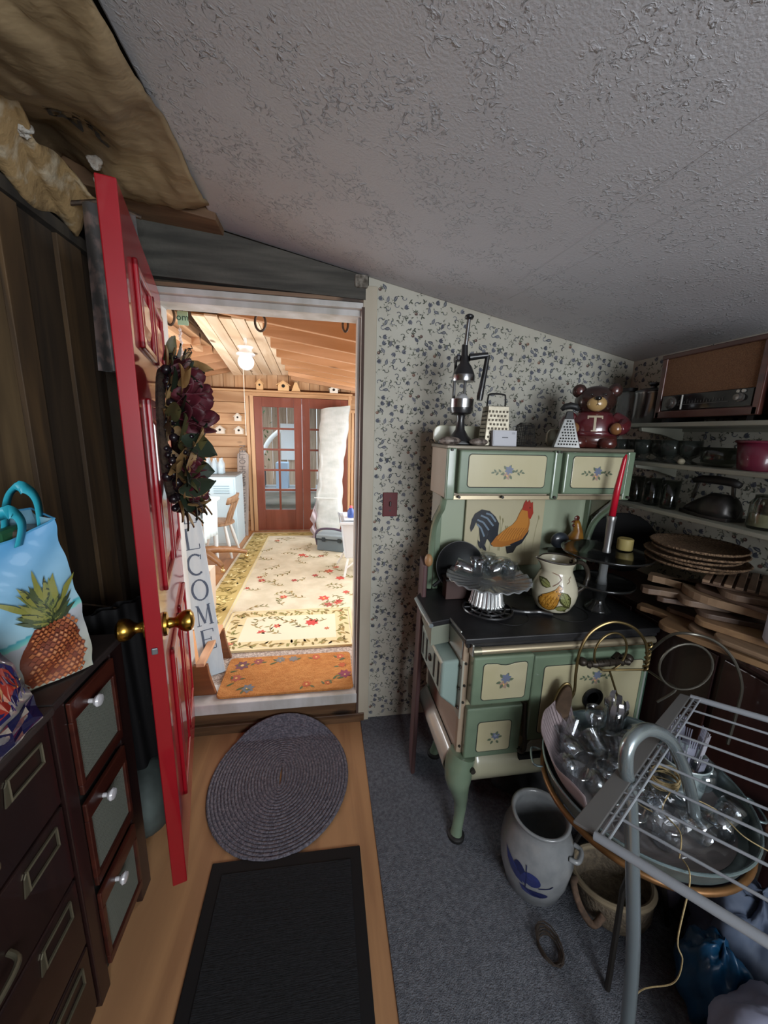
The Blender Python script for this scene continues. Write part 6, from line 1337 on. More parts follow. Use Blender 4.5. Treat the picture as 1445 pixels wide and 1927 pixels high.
# things behind the screens
tag(MB().hexa([(-.66, .92, .70), (-.655, .96, .70), (-.655, .955, .76), (-.66, .92, .77)], [(-.65, .92, .70), (-.645, .96, .70), (-.645, .955, .76), (-.65, .92, .77)]).build('folded_paper', mat('pale_paper', '8f8f99', .8)), 'scrap of white paper behind the topmost screen', 'paper')
tag(MB().ball((-.70, 1.0, .22), .07, 14, (.6, 1, .9)).build('crumpled_cloth', mat('grey_green_cloth', '8d9088', .9, var='5f5a4c', vs=(14, 14, 14)), smooth='all'), 'crumpled grey-green cloth behind the lowest screen', 'cloth')
tag(MB().ball((-.70, 1.0, .51), .06, 14, (.6, 1.1, .9)).build('flowered_cloth', mat('dim_flowered_cloth', '4a4048', .9, var='7d5f66', vs=(30, 30, 30), vlo=.55, vhi=.7), smooth='all'), 'dim flowered bundle behind the middle screen', 'cloth')
# file cabinet in front of it
t = thing('file_cabinet', 'dark mahogany file cabinet with brass label holders and cup pulls at the left edge', 'cabinet', (-.76, .6, 0))
MB().box(XL+.02, CX-.012, .16, .855, .0, .95).build('carcass', M_mah, t, bev=.003)
MB().box(XL+.01, CX+.014, .15, .8545, .95, .972).build('top', M_ctop, t, bev=.005)
M_lh = mat('tarnished_brass', '6f6a58', .4, metal=.7)
for k, (za, zb_) in enumerate(((.715, .94), (.49, .705), (.265, .48), (.04, .255))):
    MB().box(CX-.012, CX, .175, .847, za, zb_).build('drawer', M_mah, t, bev=.004); dd = [c for c in t.children if c.name.startswith('drawer')][-1]
    yc, zc_ = .768, (za+zb_)/2+.058
    w_, h_ = .045, .024
    MB().tube([(CX+.003, yc-w_, zc_-h_), (CX+.003, yc+w_, zc_-h_), (CX+.003, yc+w_, zc_+h_), (CX+.003, yc-w_, zc_+h_)], .0042, 6, closed=True).build('label_holder', M_lh, dd)
    MB().prism([(CX+.001, yc-w_-.014, zc_-h_-.004), (CX+.001, yc-w_, zc_-h_-.004), (CX+.001, yc-w_, zc_+h_), (CX+.001, yc-w_-.008, zc_+h_-.01)], (.003, 0, 0)).build('holder_tab', M_lh, dd)
    MB().tube(catmull([(CX+.002, .50, zc_-.08), (CX+.028, .52, zc_-.085), (CX+.032, .58, zc_-.088), (CX+.028, .64, zc_-.085), (CX+.002, .655, zc_-.08)], 5), .006, 8).build('pull', M_lh, dd, smooth=True)
# pineapple shopping bag
ZB_ = .9725
t = thing('shopping_bag', 'large sky-blue shopping bag printed with a pineapple on a beach', 'bag', (-.72, .95, ZB_))
BL, BR = Vector((-.80, .78)), Vector((-.605, 1.005))      # front face, near and far corners
BA, BB = Vector((-.875, .86)), Vector((-.72, 1.07))
def crk(u, v): return .0035*math.sin(u*9+v*7)+.0025*math.sin(u*17-v*23+1)+.0012*math.sin(v*37+u*29)
def front(u, v):
    p = BL+(BR-BL)*u; k = .14*v*max(0, v-.05); far = Vector((0, 1)) 
    bul = .028*math.sin(PI*min(1, v*1.1))*math.sin(PI*u)
    y = p.y-(.03*v**2.2)*u+.01*math.sin(v*6)*u; x = p.x-.02*v+bul*.7+crk(u, v)
    z = ZB_+.004+v*(.405-.045*math.sin(PI*u)**1.0)
    return (x, y, z)
def back(u, v): p = BA+(BB-BA)*u; return (p.x+.02*v+crk(u+2, v), p.y-.05*v*u, ZB_+.004+v*.42)
def sidef(uu):
    def g(u, v):
        a, b = Vector(front(uu, v)), Vector(back(uu, v)); q = a.lerp(b, u); q.y += (1 if uu else -1)*-.02*math.sin(PI*u)*v; return q
    return g
M_bag = printmat('bag_film', .55, coat=.08)
def paint(o, fn):
    a = o.data.color_attributes.new('Col', 'FLOAT_COLOR', 'POINT'); a.data.foreach_set('color', [c for v in o.data.vertices for c in (*fn(v.co), 1)]); return o
GU, GV = 90, 90
mb = MB().grid(front, GU, GV); o = mb.build('front_panel', M_bag, t, smooth='all')
a_ = o.data.color_attributes.new('Col', 'FLOAT_COLOR', 'POINT')
def sky(u, v):
    h = .30+.22*(u-.35)       # waterline rising to the far side
    def mix(a, b, k): k = max(0, min(1, k)); return tuple(x+(y-x)*k for x, y in zip(a, b))
    if v > h+.045: return mix(lin('8fb3c0'), lin('3f8fc4'), (v-h-.05)/.62)
    if v > h: return mix(lin('7fc0b4'), lin('2a8fa0'), (v-h)/.045)
    return mix(lin('a3a496'), lin('a8acb4'), (v-(h-.3))/.3)
a_.data.foreach_set('color', [c for j in range(GV+1) for i in range(GU+1) for c in (*sky(i/GU, j/GV), 1)])
for nm, f_ in (('back_panel', back), ('side_panel', sidef(0)), ('side_panel', sidef(1))):
    MB().grid(f_, 16, 30).build(nm, mat('blue_bag_film', '6f9fb4', .45, var='8fb0bd', vs=(5, 5, 5)), t, smooth='all')
MB().add([front(0, 0), front(1, 0), back(1, 0), back(0, 0)], [(0, 1, 2, 3)]).build('base', mat('sand_film', '9c9a84', .5), t)
MB().tube([front(i/20, 1) for i in range(21)]+[back(i/20, 1) for i in range(20, -1, -1)], .0025, 6, closed=True).build('hem', mat('blue_hem', '4a93bd', .5), t)
# printed pineapple
def onf(x, y, h): p = Vector(front(x, y)); return p+Vector((.0012+h, 0, 0))
D = Dec(); random.seed(4); PXc = .72
D.poly([(PXc-.13, .015), (PXc+.13, .015), (PXc+.19, .07), (PXc+.215, .18), (PXc+.20, .30), (PXc+.12, .42), (PXc-.12, .42), (PXc-.20, .30), (PXc-.215, .18), (PXc-.19, .07)], '6b3420')
for k in range(26): D.leaf(PXc+random.uniform(-.09, .09), .42+random.uniform(-.02, .05), .12, .045, PI/2+random.uniform(-1.5, 1.5), random.choice(['2f3822', '3f4a2a', '252b1c']))
for row in range(15):
    for c in range(-5, 6):
        u = PXc+c*.036+(row % 2)*.018+.018; v = -.0+row*.028+.02; 
        hw = .20*math.sin(PI*min(1, .30+.5*row/14))**.6
        if abs(u-PXc) > hw or v < .012: continue
        D.poly([(u-.019, v), (u, v-.017), (u+.019, v), (u, v+.017)], random.choice(['7f3d22', '8f4a28', '6f321d', '9c5a33'])); D.poly([(u-.011, v), (u, v-.009), (u+.011, v), (u, v+.009)], random.choice(['b4693c', 'c07a4a', 'a35a33', 'b98058']))
for k in range(110):
    row = k/110; v = .42+.17*row**1.1; sgn = random.choice((-1, 1)); a = PI/2-sgn*random.uniform(.05, 1.5)*(1-row*.5)
    Ln = random.uniform(.12, .22)*(1.05-.3*row)
    D.leaf(PXc+sgn*random.uniform(0, .05), v, Ln, .034, a, random.choice(['3f4a2a', '56602f', '6d7438', '2f3822', '7d7c3c']), .15*sgn)
for u_, v_, L_, a in ((.72, .58, .22, 1.57), (.66, .56, .18, 1.95), (.78, .56, .18, 1.2), (.60, .54, .24, 2.5), (.82, .54, .2, .75)): D.leaf(u_, v_, L_, .045, a, '7a7a34')
D.build('pineapple_print', onf, printmat('bag_film'), t, eps=.00003, base=.0010, fine=.04, wrap=500)['kind'] = 'stuff'
# contents, handles
for i, (u_, c, h) in enumerate(((.45, '1d4a36', .392), (.68, '2a5a3c', .396), (.88, '5d4f46', .388))):
    p = (Vector(front(u_, .8))+Vector(back(u_, .8)))/2
    tag(MB().box(p.x-.035, p.x+.025, p.y-.04, p.y+.035, ZB_+.01, ZB_+h).build('packet', mat('packet_%d' % i, c, .4, coat=.3), bev=.01), ('dark green packet at the near side inside the shopping bag', 'green packet in the middle of the shopping bag', 'brownish packet at the far side inside the shopping bag')[i], 'packet', 'packets in the shopping bag')
M_hd = mat('turquoise_strap', '2ba0b4', .5, coat=.1)
def strap(pts, w_):
    P = catmull(pts, 6); mb = MB(); V = []
    for i, p in enumerate(P):
        d = (P[min(i+1, len(P)-1)]-P[max(i-1, 0)]).normalized(); s_ = d.cross(Vector((1, .2, 0))).normalized()*w_/2; V += [p+s_, p-s_]
    return mb.add(V, [(2*i, 2*i+2, 2*i+3, 2*i+1) for i in range(len(P)-1)])
strap([(-.658, .905, 1.335), (-.648, .91, 1.385), (-.662, .90, 1.412), (-.70, .87, 1.392), (-.745, .84, 1.375), (-.80, .83, 1.36)], .032).build('handle', M_hd, t, smooth='all', solid=.002)
strap([(-.715, .95, 1.34), (-.700, .95, 1.42), (-.685, .955, 1.452), (-.665, .965, 1.452), (-.655, .975, 1.42), (-.66, .98, 1.34)], .032).build('handle', M_hd, t, smooth='all', solid=.002)
# snack bag at the left edge
t = thing('snack_packet', 'shiny navy and red snack packet with a cookie picture at the left edge', 'packet', (-.62, .72, ZB_))
def sn(u, v): return (-.60-.035*v+.016*math.sin(PI*u)*math.sin(PI*v)+.002*math.sin(u*21+v*17)+.0012*math.sin(v*31+u*5), .60+.21*u-.02*v-.03*max(0, v-.6)*u*4*.4, ZB_+.006+.205*v)
def snb(u, v): x, y, z = sn(u, v); return (x-.02*math.sin(PI*u)*math.sin(PI*v)-.012, y, z)
MB().grid(sn, 30, 30).build('front_film', mat('clear_film', '8f8a86', .12, coat=1, var='4a4650', vs=(20, 20, 20)), t, smooth='all')
MB().grid(snb, 20, 20).build('back_film', mat('navy_film', '1a1c40', .2, coat=.8), t, smooth='all')
D = Dec(); D.poly([(0, .02), (1, .02), (1, .30), (.0, .22)], '1a1c40'); D.ell(.55, .62, .42, .30, '232350', 0, 24); D.ell(.56, .62, .36, .25, '9c2f26', 0, 24); D.ell(.45, .63, .27, .20, 'b0835c', 0, 20); D.ell(.45, .63, .10, .07, '4a3026', 0, 14)
for k in range(5): D.stroke([(.72+.05*k, .34+.01*k), (.73+.05*k, .44)], .015, '232c6d')
D.build('printed_front', lambda x, y, h: Vector(sn(x, y))+Vector((.0008+h, 0, 0)), printmat('film_print', .15, coat=1), t, eps=.0001, fine=.15, wrap=40)
# quilted garment bag hanging behind the door, dotted cloths lower down
def hang(name, label, cat, xc, yc, z0, z1, w_, m_, ang_, part, amp=.02, dep=.05):
    t = thing(name, label, cat, (xc, yc, z0)); d = Vector((math.cos(ang_), math.sin(ang_), 0)); n = Vector((-d.y, d.x, 0))
    def g(s):
        def f(u, v):
            b = dep*math.sin(PI*u)*s; return Vector((xc, yc, z0))+d*((u-.5)*w_*(1-.12*v))+n*(b+amp*math.sin(u*19+v*3))+Vector((0, 0, (z1-z0)*v))
        return f
    MB().grid(g(1), 24, 30).build(part, m_, t, smooth='all'); MB().grid(g(-1), 24, 30).build('back_side', m_, t, smooth='all')
    return t
M_quilt = mat('flowered_quilt', '4c4a4a', .4, coat=.4, var='7b6a66', vs=(26, 26, 20), vlo=.48, vhi=.62, detail=6)
t = hang('garment_bag', 'flowered quilted garment in clear plastic hanging behind the red door', 'garment bag', -.715, 1.60, 1.79, 2.32, .17, M_quilt, .35, 'quilted_cloth', .006, .03)
MB().tube([(-.70, 1.62, 2.31), (-.70, 1.65, 2.38), (-.70, 1.68, 2.42)], .003, 6).build('hanger_hook', M_iron, t)
MB().tube([(-.86, 1.60, 2.32), (-.74, 1.62, 2.35), (-.64, 1.66, 2.33)], .008, 8).build('hanger_bar', M_iron, t)
M_spot = mat('dark_spotted_cloth', '100f11', .7, var='4a4438', vs=(16, 16, 12), vlo=.62, vhi=.68)
t = hang('spotted_apron', 'dark cloth with scattered pale spots hanging low behind the red door', 'cloth', -.72, 1.36, .30, .98, .22, M_spot, .9, 'cloth_body', .012, .02)
MB().tube([(-.72, 1.36, .97), (-.80, 1.38, .975), (-.895, 1.40, .98)], .003, 5).build('loop', M_iron, t)
t = thing('grey_sacks', 'slumped grey-green sack on the floor behind the red door', 'sack', (-.66, 1.35, 0))
MB().ball((-.70, 1.38, .15), .14, 18, (.8, 1, 1.05)).build('sack_body', mat('grey_sack', '5d6864', .8, var='3c4240', vs=(7, 7, 7), bump=.6, bs=(14, 14, 14)), t, smooth='all')

# ================================================================== mats on the floor
t = thing('braided_rug', 'oval grey-blue braided rug half under the door sill', 'rug', (-.21, 1.5, .0))
M_br = mat('braided_wool', '5a5862', .95, var='77737c', vs=(90, 90, 90), vlo=.42, vhi=.6, bump=1, bs=(160, 160, 160))
rcx, rcy, ra, rb_ = -.205, 1.535, .308, .358
for k in range(22):
    mb = MB(); a_, b_ = ra-.0141*k, rb_-.0141*k
    P = [(rcx+a_*math.cos(2*PI*i/96), rcy+b_*math.sin(2*PI*i/96), .0065) for i in range(96)]
    P = [(x, y if y < 1.76 else 1.76+(y-1.76)*.45, z if y < 1.76 else z+(y-1.76)*.7) for x, y, z in P]
    mb.tube(P, [.0078+.0009*(i % 2) for i in range(96)], 6, closed=True).build('braid', M_br, t, smooth='all')
t = thing('black_mat', 'black rubber-backed mat with a fine ribbed border in the foreground', 'mat', (-.14, .8, 0))
M_blk = mat('black_ribbed', '191a1c', .9, var='222326', vs=(120, 120, 120), bump=.6, bs=(30, 400, 30), spec=.3)
MB().hexa([(-.405, .28, .0), (.135, .28, .0), (.135, 1.18, .0), (-.415, 1.19, .0)], [(-.405, .28, .009), (.135, .28, .009), (.135, 1.18, .009), (-.415, 1.19, .009)]).build('rubber_base', mat('black_rubber2', '121214', .7, spec=.3), t, bev=.003)
MB().hexa([(-.365, .30, .009), (.095, .30, .009), (.095, 1.135, .009), (-.372, 1.145, .009)], [(-.365, .30, .013), (.095, .30, .013), (.095, 1.135, .013), (-.372, 1.145, .013)]).build('ribbed_field', M_blk, t, bev=.002)
# ================================================================== right foreground: galvanised tray, rack, wire chair, crock
TX, TY, TZ, TR = .945, .825, .60, .268
t = thing('galvanised_tray', 'large round galvanised tray table with a brass-coloured rim holding clear glassware', 'tray', (TX, TY, .007))
M_gal = mat('galvanised_steel', '5b6769', .42, metal=.6, var='75827f', vs=(18, 18, 18), detail=5)
M_galin = mat('brushed_tray_floor', '7a7473', .45, metal=.1, var='8a8382', vs=(4, 60, 4))
MB().lathe([(.001, -.052), (TR-.03, -.052), (TR-.012, -.045), (TR, 0), (TR+.003, .004), (TR+.001, .006), (TR-.004, 0), (TR-.016, -.042), (TR-.034, -.048), (.001, -.048)], 64, (TX, TY, TZ)).build('tray_shell', M_gal, t, smooth=True)
MB().lathe([(.001, -.0475), (TR-.036, -.0475), (TR-.036, -.0465), (.001, -.0465)], 64, (TX, TY, TZ)).build('tray_floor', M_galin, t, smooth=True)
MB().tube([(TX+(TR+.002)*math.cos(2*PI*k/64), TY+(TR+.002)*math.sin(2*PI*k/64), TZ+.004) for k in range(64)], .004, 8, closed=True).build('rolled_rim', mat('pale_rim', '8fa3a6', .25, metal=.8), t, smooth=True)
MB().tube([(TX+(TR-.004)*math.cos(2*PI*k/64), TY+(TR-.004)*math.sin(2*PI*k/64), TZ-.055) for k in range(64)], .009, 10, closed=True).build('brass_ring', mat('copper_ring', '7d5835', .4, metal=.6, var='6f5030', vs=(30, 30, 30)), t, smooth=True)
for k in range(3):
    a = 2*PI*k/3+1.9; MB().tube([(TX+.22*math.cos(a), TY+.22*math.sin(a), TZ-.06), (TX+.12*math.cos(a), TY+.12*math.sin(a), .30), (TX+.19*math.cos(a), TY+.19*math.sin(a), .012)], .008, 8).build('leg', mat('dark_leg_metal', '2f2c29', .5, metal=.5), t, smooth=True)
for a in (-.45, 2.7):
    x, y = TX+(TR+.006)*math.cos(a), TY+(TR+.006)*math.sin(a); u = Vector((-math.sin(a), math.cos(a), 0)); n = Vector((math.cos(a), math.sin(a), 0)); c = Vector((x, y, TZ-.02))
    MB().tube(catmull([c-u*.035, c-u*.032+n*.028, c+u*.032+n*.028, c+u*.035], 5), .0035, 8).build('handle', mat('pale_rim', '8fa3a6', .25, metal=.8), t, smooth=True)
zt = TZ-.046
# striped cloth lining at the far left
def cl(u, v): 
    a = 1.75+1.75*u; r = (TR-.060)+.075*v; return (TX+r*math.cos(a), TY+r*math.sin(a), zt+.004+.115*v**1.6+.006*math.sin(u*22)*v)
t = thing('striped_cloth', 'faded pink striped cloth lining the left side of the tray', 'cloth', (TX, TY, zt))
MB().grid(cl, 40, 10).build('cloth_body', mat('faded_pink_cloth', '9a8b8d', .9), t, smooth='all', solid=.002)
D = Dec()
for k in range(26): u = .02+k*.038; D.stroke([(u, .05), (u+.004, .35), (u+.006, .7), (u+.01, .98)], .0045, '5a5052')
D.build('stripes', lambda x, y, h: Vector(cl(x, y))+Vector((-math.cos(1.75+1.75*x)*(.0022+h), -math.sin(1.75+1.75*x)*(.0022+h), .0022)), M_print, t)
# clear glassware in the tray
M_cg = thin_glass('sparkling_glass', 'f3f5f6', .05, .65, .13)
random.seed(13)
gob = [(.001, 0), (.030, .0), (.031, .003), (.006, .010), (.005, .045), (.012, .055), (.030, .075), (.034, .10), (.031, .125), (.029, .125), (.031, .10), (.026, .078), (.001, .062)]
cupp = [(.001, 0), (.022, 0), (.026, .004), (.033, .06), (.035, .075), (.033, .075), (.024, .01), (.001, .008)]
egg = [(.001, 0), (.018, .003), (.03, .015), (.034, .035), (.03, .055), (.024, .062), (.021, .06), (.027, .052), (.030, .035), (.026, .018), (.001, .006)]
placed = []; n = 0; kinds = (gob, cupp, egg)
pos = []
while len(pos) < 30:
    a = random.uniform(0, 2*PI); r = math.sqrt(random.random())*.225; x, y = r*math.cos(a), r*math.sin(a)
    if x > .05 and y > -.02 and x < .20 and y < .15: continue           # the bucket stands here
    if y < -.08 and random.random() < .55: continue
    if all((x-p)**2+(y-q)**2 > .046**2 for p, q in pos): pos.append((x, y))
    n += 1
    if n > 9000: break
def where(x, y):
    a = ('far' if y > .07 else 'near' if y < -.07 else 'middle'); b = ('left' if x < -.06 else 'right' if x > .06 else 'centre'); return a+' '+b
cnt = {}
for i, (x, y) in enumerate(pos):
    k = i % 3; lay = random.random() < .7; az = random.uniform(0, 2*PI)
    Mt = Matrix.Translation((TX+x, TY+y, zt+.001+(.036 if lay else 0))) @ Matrix.Rotation(az, 4, 'Z') @ Matrix.Rotation(1.5 if lay else 0, 4, 'Y') @ Matrix.Translation((0, 0, -.05 if lay else 0))
    nm = ('glass_goblet', 'glass_cup', 'glass_egg_cup')[k]; kd = ('stemmed glass', 'clear glass cup', 'round clear glass')[k]
    key = '%s %s at the %s of the tray' % (kd, 'lying' if lay else 'standing', where(x, y)); cnt[key] = cnt.get(key, 0)+1
    tag(MB(Mt).lathe(kinds[k], 18).build(nm, M_cg, smooth='all'), key if cnt[key] == 1 else key.replace(' of the tray', ' of the tray, '+('nearer the rim', 'half under another', 'closest to the cloth', 'turned sideways', 'small', 'dull')[min(cnt[key]-2, 5)]), 'glass', 'glassware in the galvanised tray')
# glinting cellophane over the glasses
def cel(u, v):
    a = 2*PI*u; r = .02+.20*v; return (TX-.01+r*math.cos(a), TY-.02+r*math.sin(a)*.95, zt+.085-.05*v**2+.010*math.sin(u*43+v*9)*math.sin(v*21)+.008*math.sin(u*71-v*31))
tag(MB().grid(cel, 90, 26).build('cellophane', thin_glass('crinkled_cellophane', 'f4f5f6', .08, .22, .03), smooth='all'), 'crinkled clear cellophane lying over the glassware in the tray', 'wrapping')
# white bucket of plastic cutlery
t = thing('cutlery_bucket', 'dented white metal bucket filled with wrapped plastic cutlery in the tray', 'bucket', (1.075, .885, zt))
kx, ky = 1.06, .80
prb = [(.001, .002), (.052, .0), (.055, .004), (.060, .04), (.0605, .045), (.062, .085), (.0635, .09), (.066, .125), (.068, .128), (.066, .131), (.062, .126), (.054, .01), (.001, .008)]
MB().lathe(prb, 40, (kx, ky, zt)).build('bucket_body', mat('white_tin', '93a0a0', .45, coat=.2, var='7f8c8d', vs=(14, 14, 14)), t, smooth=True)
M_cut = mat('cutlery_plastic', '9c9eb0', .15, alpha=.55, coat=1)
M_cut2 = mat('white_cutlery', 'b0b0ba', .3, coat=.5)
SD = ('right', 'right rear', 'right rear', 'rear right', 'rear', 'rear left', 'left rear', 'left rear', 'left', 'left front', 'left front', 'front left', 'front', 'front right', 'right front', 'right front')
FK = ['%s plastic fork at the %s of the white bucket, %s' % (('clear', 'clear', 'white')[k % 3], SD[k], ('low', 'above its neighbours', 'standing tall', 'tallest there')[k % 4]) for k in range(16)]
for k in range(16):
    a = 2*PI*k/16+.3*(k % 3); r = .018+.028*((k*7) % 5)/5; x, y = kx+r*math.cos(a), ky+r*math.sin(a); le = .045+.02*(k % 4)
    dx, dy = .018*math.cos(a), .018*math.sin(a); m_ = (M_cut, M_cut, M_cut2)[k % 3]
    tt = thing('plastic_fork', FK[k], 'fork', (x, y, zt+.02), 0, 'plastic cutlery in the white bucket')
    top = Vector((x+dx, y+dy, zt+.128+le)); bot = Vector((x, y, zt+.012)); u = Vector((-math.sin(a), math.cos(a), 0))
    MB().bar(bot, bot.lerp(top, .72), .006, .002, u.cross(top-bot)).build('handle', m_, tt)
    for j in range(4): MB().bar(bot.lerp(top, .84)+u*(j-1.5)*.005, top+u*(j-1.5)*.0055, .0028, .0015, u.cross(top-bot)).build('tine', m_, tt)
    MB().bar(bot.lerp(top, .70), bot.lerp(top, .85), .020, .0018, u.cross(top-bot)).build('neck', m_, tt)
# tall glass of forks
t = thing('fork_tumbler', 'clear tumbler packed with shiny plastic spoons behind the drying rack', 'cup', (1.02, 1.03, zt))
fx, fy = 1.015, 1.015
MB().lathe([(.001, 0), (.030, 0), (.036, .10), (.034, .10), (.028, .004), (.001, .004)], 24, (fx, fy, zt+.03)).build('tumbler_body', M_cg, t, smooth='all')
M_fk = mat('shiny_fork_plastic', '9a969a', .12, metal=.5, coat=1)
for k in range(10):
    a = 2*PI*k/10; x, y = fx+.018*math.cos(a), fy+.018*math.sin(a); top = Vector((x+.012*math.cos(a), y+.012*math.sin(a), zt+.145+.012*(k % 3))); bot = Vector((x, y, zt+.036)); u = Vector((-math.sin(a), math.cos(a), 0))
    tt = thing('plastic_spoon', 'shiny plastic spoon at the %s of the clear tumbler, %s' % (('right', 'right rear', 'rear', 'rear left', 'left rear', 'left', 'left front', 'front left', 'front right', 'right front')[k], ('its bowl lowest', 'its bowl halfway', 'its bowl highest')[k % 3]), 'spoon', bot, 0, 'spoons in the clear tumbler')
    MB().bar(bot, top-Vector((0, 0, .045)), .006, .002, u.cross(Vector((0, 0, 1)))).build('handle', M_fk, tt)
    mb = MB(); V = []
    MB().grid(lambda p, q: top-Vector((0, 0, .045*(1-q)))+u*((p-.5)*.018*(.6+.4*math.sin(PI*q*.8+.3)))+Vector((math.cos(a), math.sin(a), 0))*(.008*math.sin(PI*q)), 5, 6).build('bowl', M_fk, tt, smooth='all')
# twine coil and trailing strings
t = thing('twine_coil', 'coil of natural twine lying against the white bucket', 'twine', (.98, .78, zt+.02))
M_tw = mat('natural_twine', '8c7a55', .85, var='a8966e', vs=(200, 200, 200)); random.seed(2)
for k in range(9):
    c = Vector((.965, .765, zt+.085)); r = .036+.004*random.random(); ph = random.uniform(0, 6); tl = random.uniform(-.5, .5)
    MB().tube([c+Vector((r*math.cos(2*PI*i/20+ph), r*.8*math.sin(2*PI*i/20+ph), .010*k*.3+r*tl*math.sin(2*PI*i/20))) for i in range(20)], .0018, 5, closed=True).build('strand', M_tw, t)
for i, P in enumerate(([(.95, .73, zt+.09), (.90, .70, zt+.07), (.89, .64, zt+.075), (.85, .60, zt+.055)], [(1.0, .72, zt+.08), (1.05, .68, zt+.07), (1.06, .62, zt+.06), (1.1, .58, zt+.05)], [(.86, .60, zt+.05), (.83, .555, TZ+.012), (.80, .53, .48), (.86, .55, .36), (.88, .57, .24), (.83, .60, .17), (.80, .61, .08)], [(.88, .80, zt+.09), (.85, .74, zt+.07), (.87, .70, zt+.07)])):
    tag(MB().tube(catmull(P, 8), .0017, 5).build('loose_string', M_tw), ('short twine end curling over the middle of the tray', 'twine end running to the right rim of the tray', 'long twine hanging over the near rim of the tray', 'short twine end at the left of the coil')[i], 'string', 'loose twine on the tray')
# ---------------- fold-out drying rack
zr = .85
A = Vector((1.086, .836, zr)); B = Vector((.515, .512, zr)); e = (A-B).normalized(); f = Vector((.50, -.866, .20)).normalized()
t = thing('drying_rack', 'white wire drying rack with a grey end strip and tubular steel leg over the tray', 'rack', (.72, .5, .007))
n_ = e.cross(f).normalized()
M_rod = mat('white_rod', '8d9298', .4, coat=.3); M_strip = mat('grey_strip', '6a6a69', .6)
MB().hexa([B-f*.042-n_*.003, A-f*.026-n_*.003, A-n_*.003, B-n_*.003], [B-f*.042+n_*.003, A-f*.026+n_*.003, A+n_*.003, B+n_*.003]).build('end_strip', M_strip, t, bev=.002)
MB().tube([B+f*.008, A+f*.008], .0032, 8).build('cross_wire', M_rod, t)
MB().tube([B+f*.022-n_*.002, A+f*.022-n_*.002], .0026, 8).build('cross_wire', M_rod, t)
Lr = .62
NR = 10
for k in range(NR):
    p = B+(A-B)*k/(NR-1); r = .0085 if k in (0, NR-1) else .0030
    MB().tube([p, p+f*Lr], r, 10).build('side_tube' if k in (0, NR-1) else 'rod', M_rod, t, smooth=True)
MB().tube([B+f*Lr, A+f*Lr], .008, 8).build('cross_tube', M_rod, t, smooth=True)
# zig-zag spacer wire
mb = MB()
for k in range(36): a = B+(A-B)*(k/36); b = B+(A-B)*((k+1)/36); mb.tube([a+f*(.008 if k % 2 else .022), b+f*(.022 if k % 2 else .008)], .0015, 5)
mb.build('zigzag_wire', M_rod, t)['kind'] = 'stuff'
# U-shaped steel frame
M_tb_ = mat('satin_steel_tube', '98a3a6', .22, metal=.75)
P0 = Vector((.694, .615, .84))
path = [(.742, .535, .007), (.728, .556, .35), (.712, .583, .58), (.690, .612, .80), (.672, .620, .875), (.682, .632, .925), (.735, .650, .940), (.795, .662, .915), (.845, .670, .872), (.905, .680, .788), (.948, .680, .700), (.985, .680, .60)]
c = catmull(path, 6); MB().tube(c, .0150, 16).build('steel_frame', M_tb_, t, smooth=True)
MB().tube([(.730, .541, .10), (.720, .556, .33), (.702, .585, .60), (.683, .605, .83)], .0045, 8).build('guide_rod', M_tb_, t, smooth=True)
# ---------------- wire ice-cream-parlour chair
t = thing('wire_chair', 'twisted-wire parlour chair with looped back and brown tilted arm pad beside the tray', 'chair', (.95, 1.0, .007))
M_bw = mat('brass_wire', '7d6c48', .35, metal=.85); M_bw2 = mat('dull_wire', '5d5a52', .4, metal=.7)
def yat(x): return 1.00-.10*(x-.9)/.35
L1 = [(.755, .955, .60), (.790, .985, .72), (.815, .985, .775), (.812, .985, .85), (.815, .985, .93), (.845, .985, .995), (.905, .975, 1.032), (.975, .965, 1.015), (1.02, .955, .965), (1.035, .95, .90), (1.04, .95, .865)]
kk = lambda P, k: [(p[0]*k, p[1]*k, 1.6+(p[2]-1.6)*k) for p in P]
L1 = kk(L1, 1.12)
MB().tube(catmull(L1, 6), .0052, 8).build('back_wire', M_bw, t, smooth=True)
cc = Vector((.918, .975, .925)); MB().tube(kk([cc+Vector((.058*math.cos(2*PI*k/28), 0, .068*math.sin(2*PI*k/28))) for k in range(28)], 1.12), .0040, 8, closed=True).build('back_ring', M_bw, t, smooth=True)
MB().tube(kk([(.895, .975, .862), (.94, .97, .862), (1.035, .952, .868)], 1.12), .0042, 8).build('back_wire', M_bw, t)
MB().tube(kk([(.925, .975, .858), (.96, .965, .77), (1.01, .955, .66), (1.03, .955, .62)], 1.12), .0038, 8).build('back_wire', M_bw, t)
mb = MB()
for s_ in (0, PI): mb.tube(kk([(1.035+.006*math.cos(k*.75+s_), .952+.006*math.sin(k*.75+s_), .865+.10*k/26) for k in range(27)], 1.12), .0042, 7)
mb.build('twisted_wire', M_bw, t, smooth=True)
L2 = [(1.13, 1.03, .885), (1.10, .945, .992), (1.13, .90, 1.018), (1.20, .885, .995), (1.25, .865, .945), (1.275, .845, .87), (1.275, .84, .79), (1.27, .84, .66)]
MB().tube(catmull(L2, 6), .0045, 8).build('back_wire', M_bw2, t, smooth=True)
c2 = Vector((1.125, .90, .905)); MB().tube([c2+Vector((.075*math.cos(2*PI*k/28), -.02*math.cos(2*PI*k/28), .080*math.sin(2*PI*k/28))) for k in range(28)], .0036, 8, closed=True).build('back_ring', M_bw2, t, smooth=True)
MB().tube(catmull([(1.165, 1.062, .780), (1.14, .98, .80), (1.125, .915, .815), (1.08, .93, .76)], 5), .004, 8).build('back_wire', M_bw2, t)
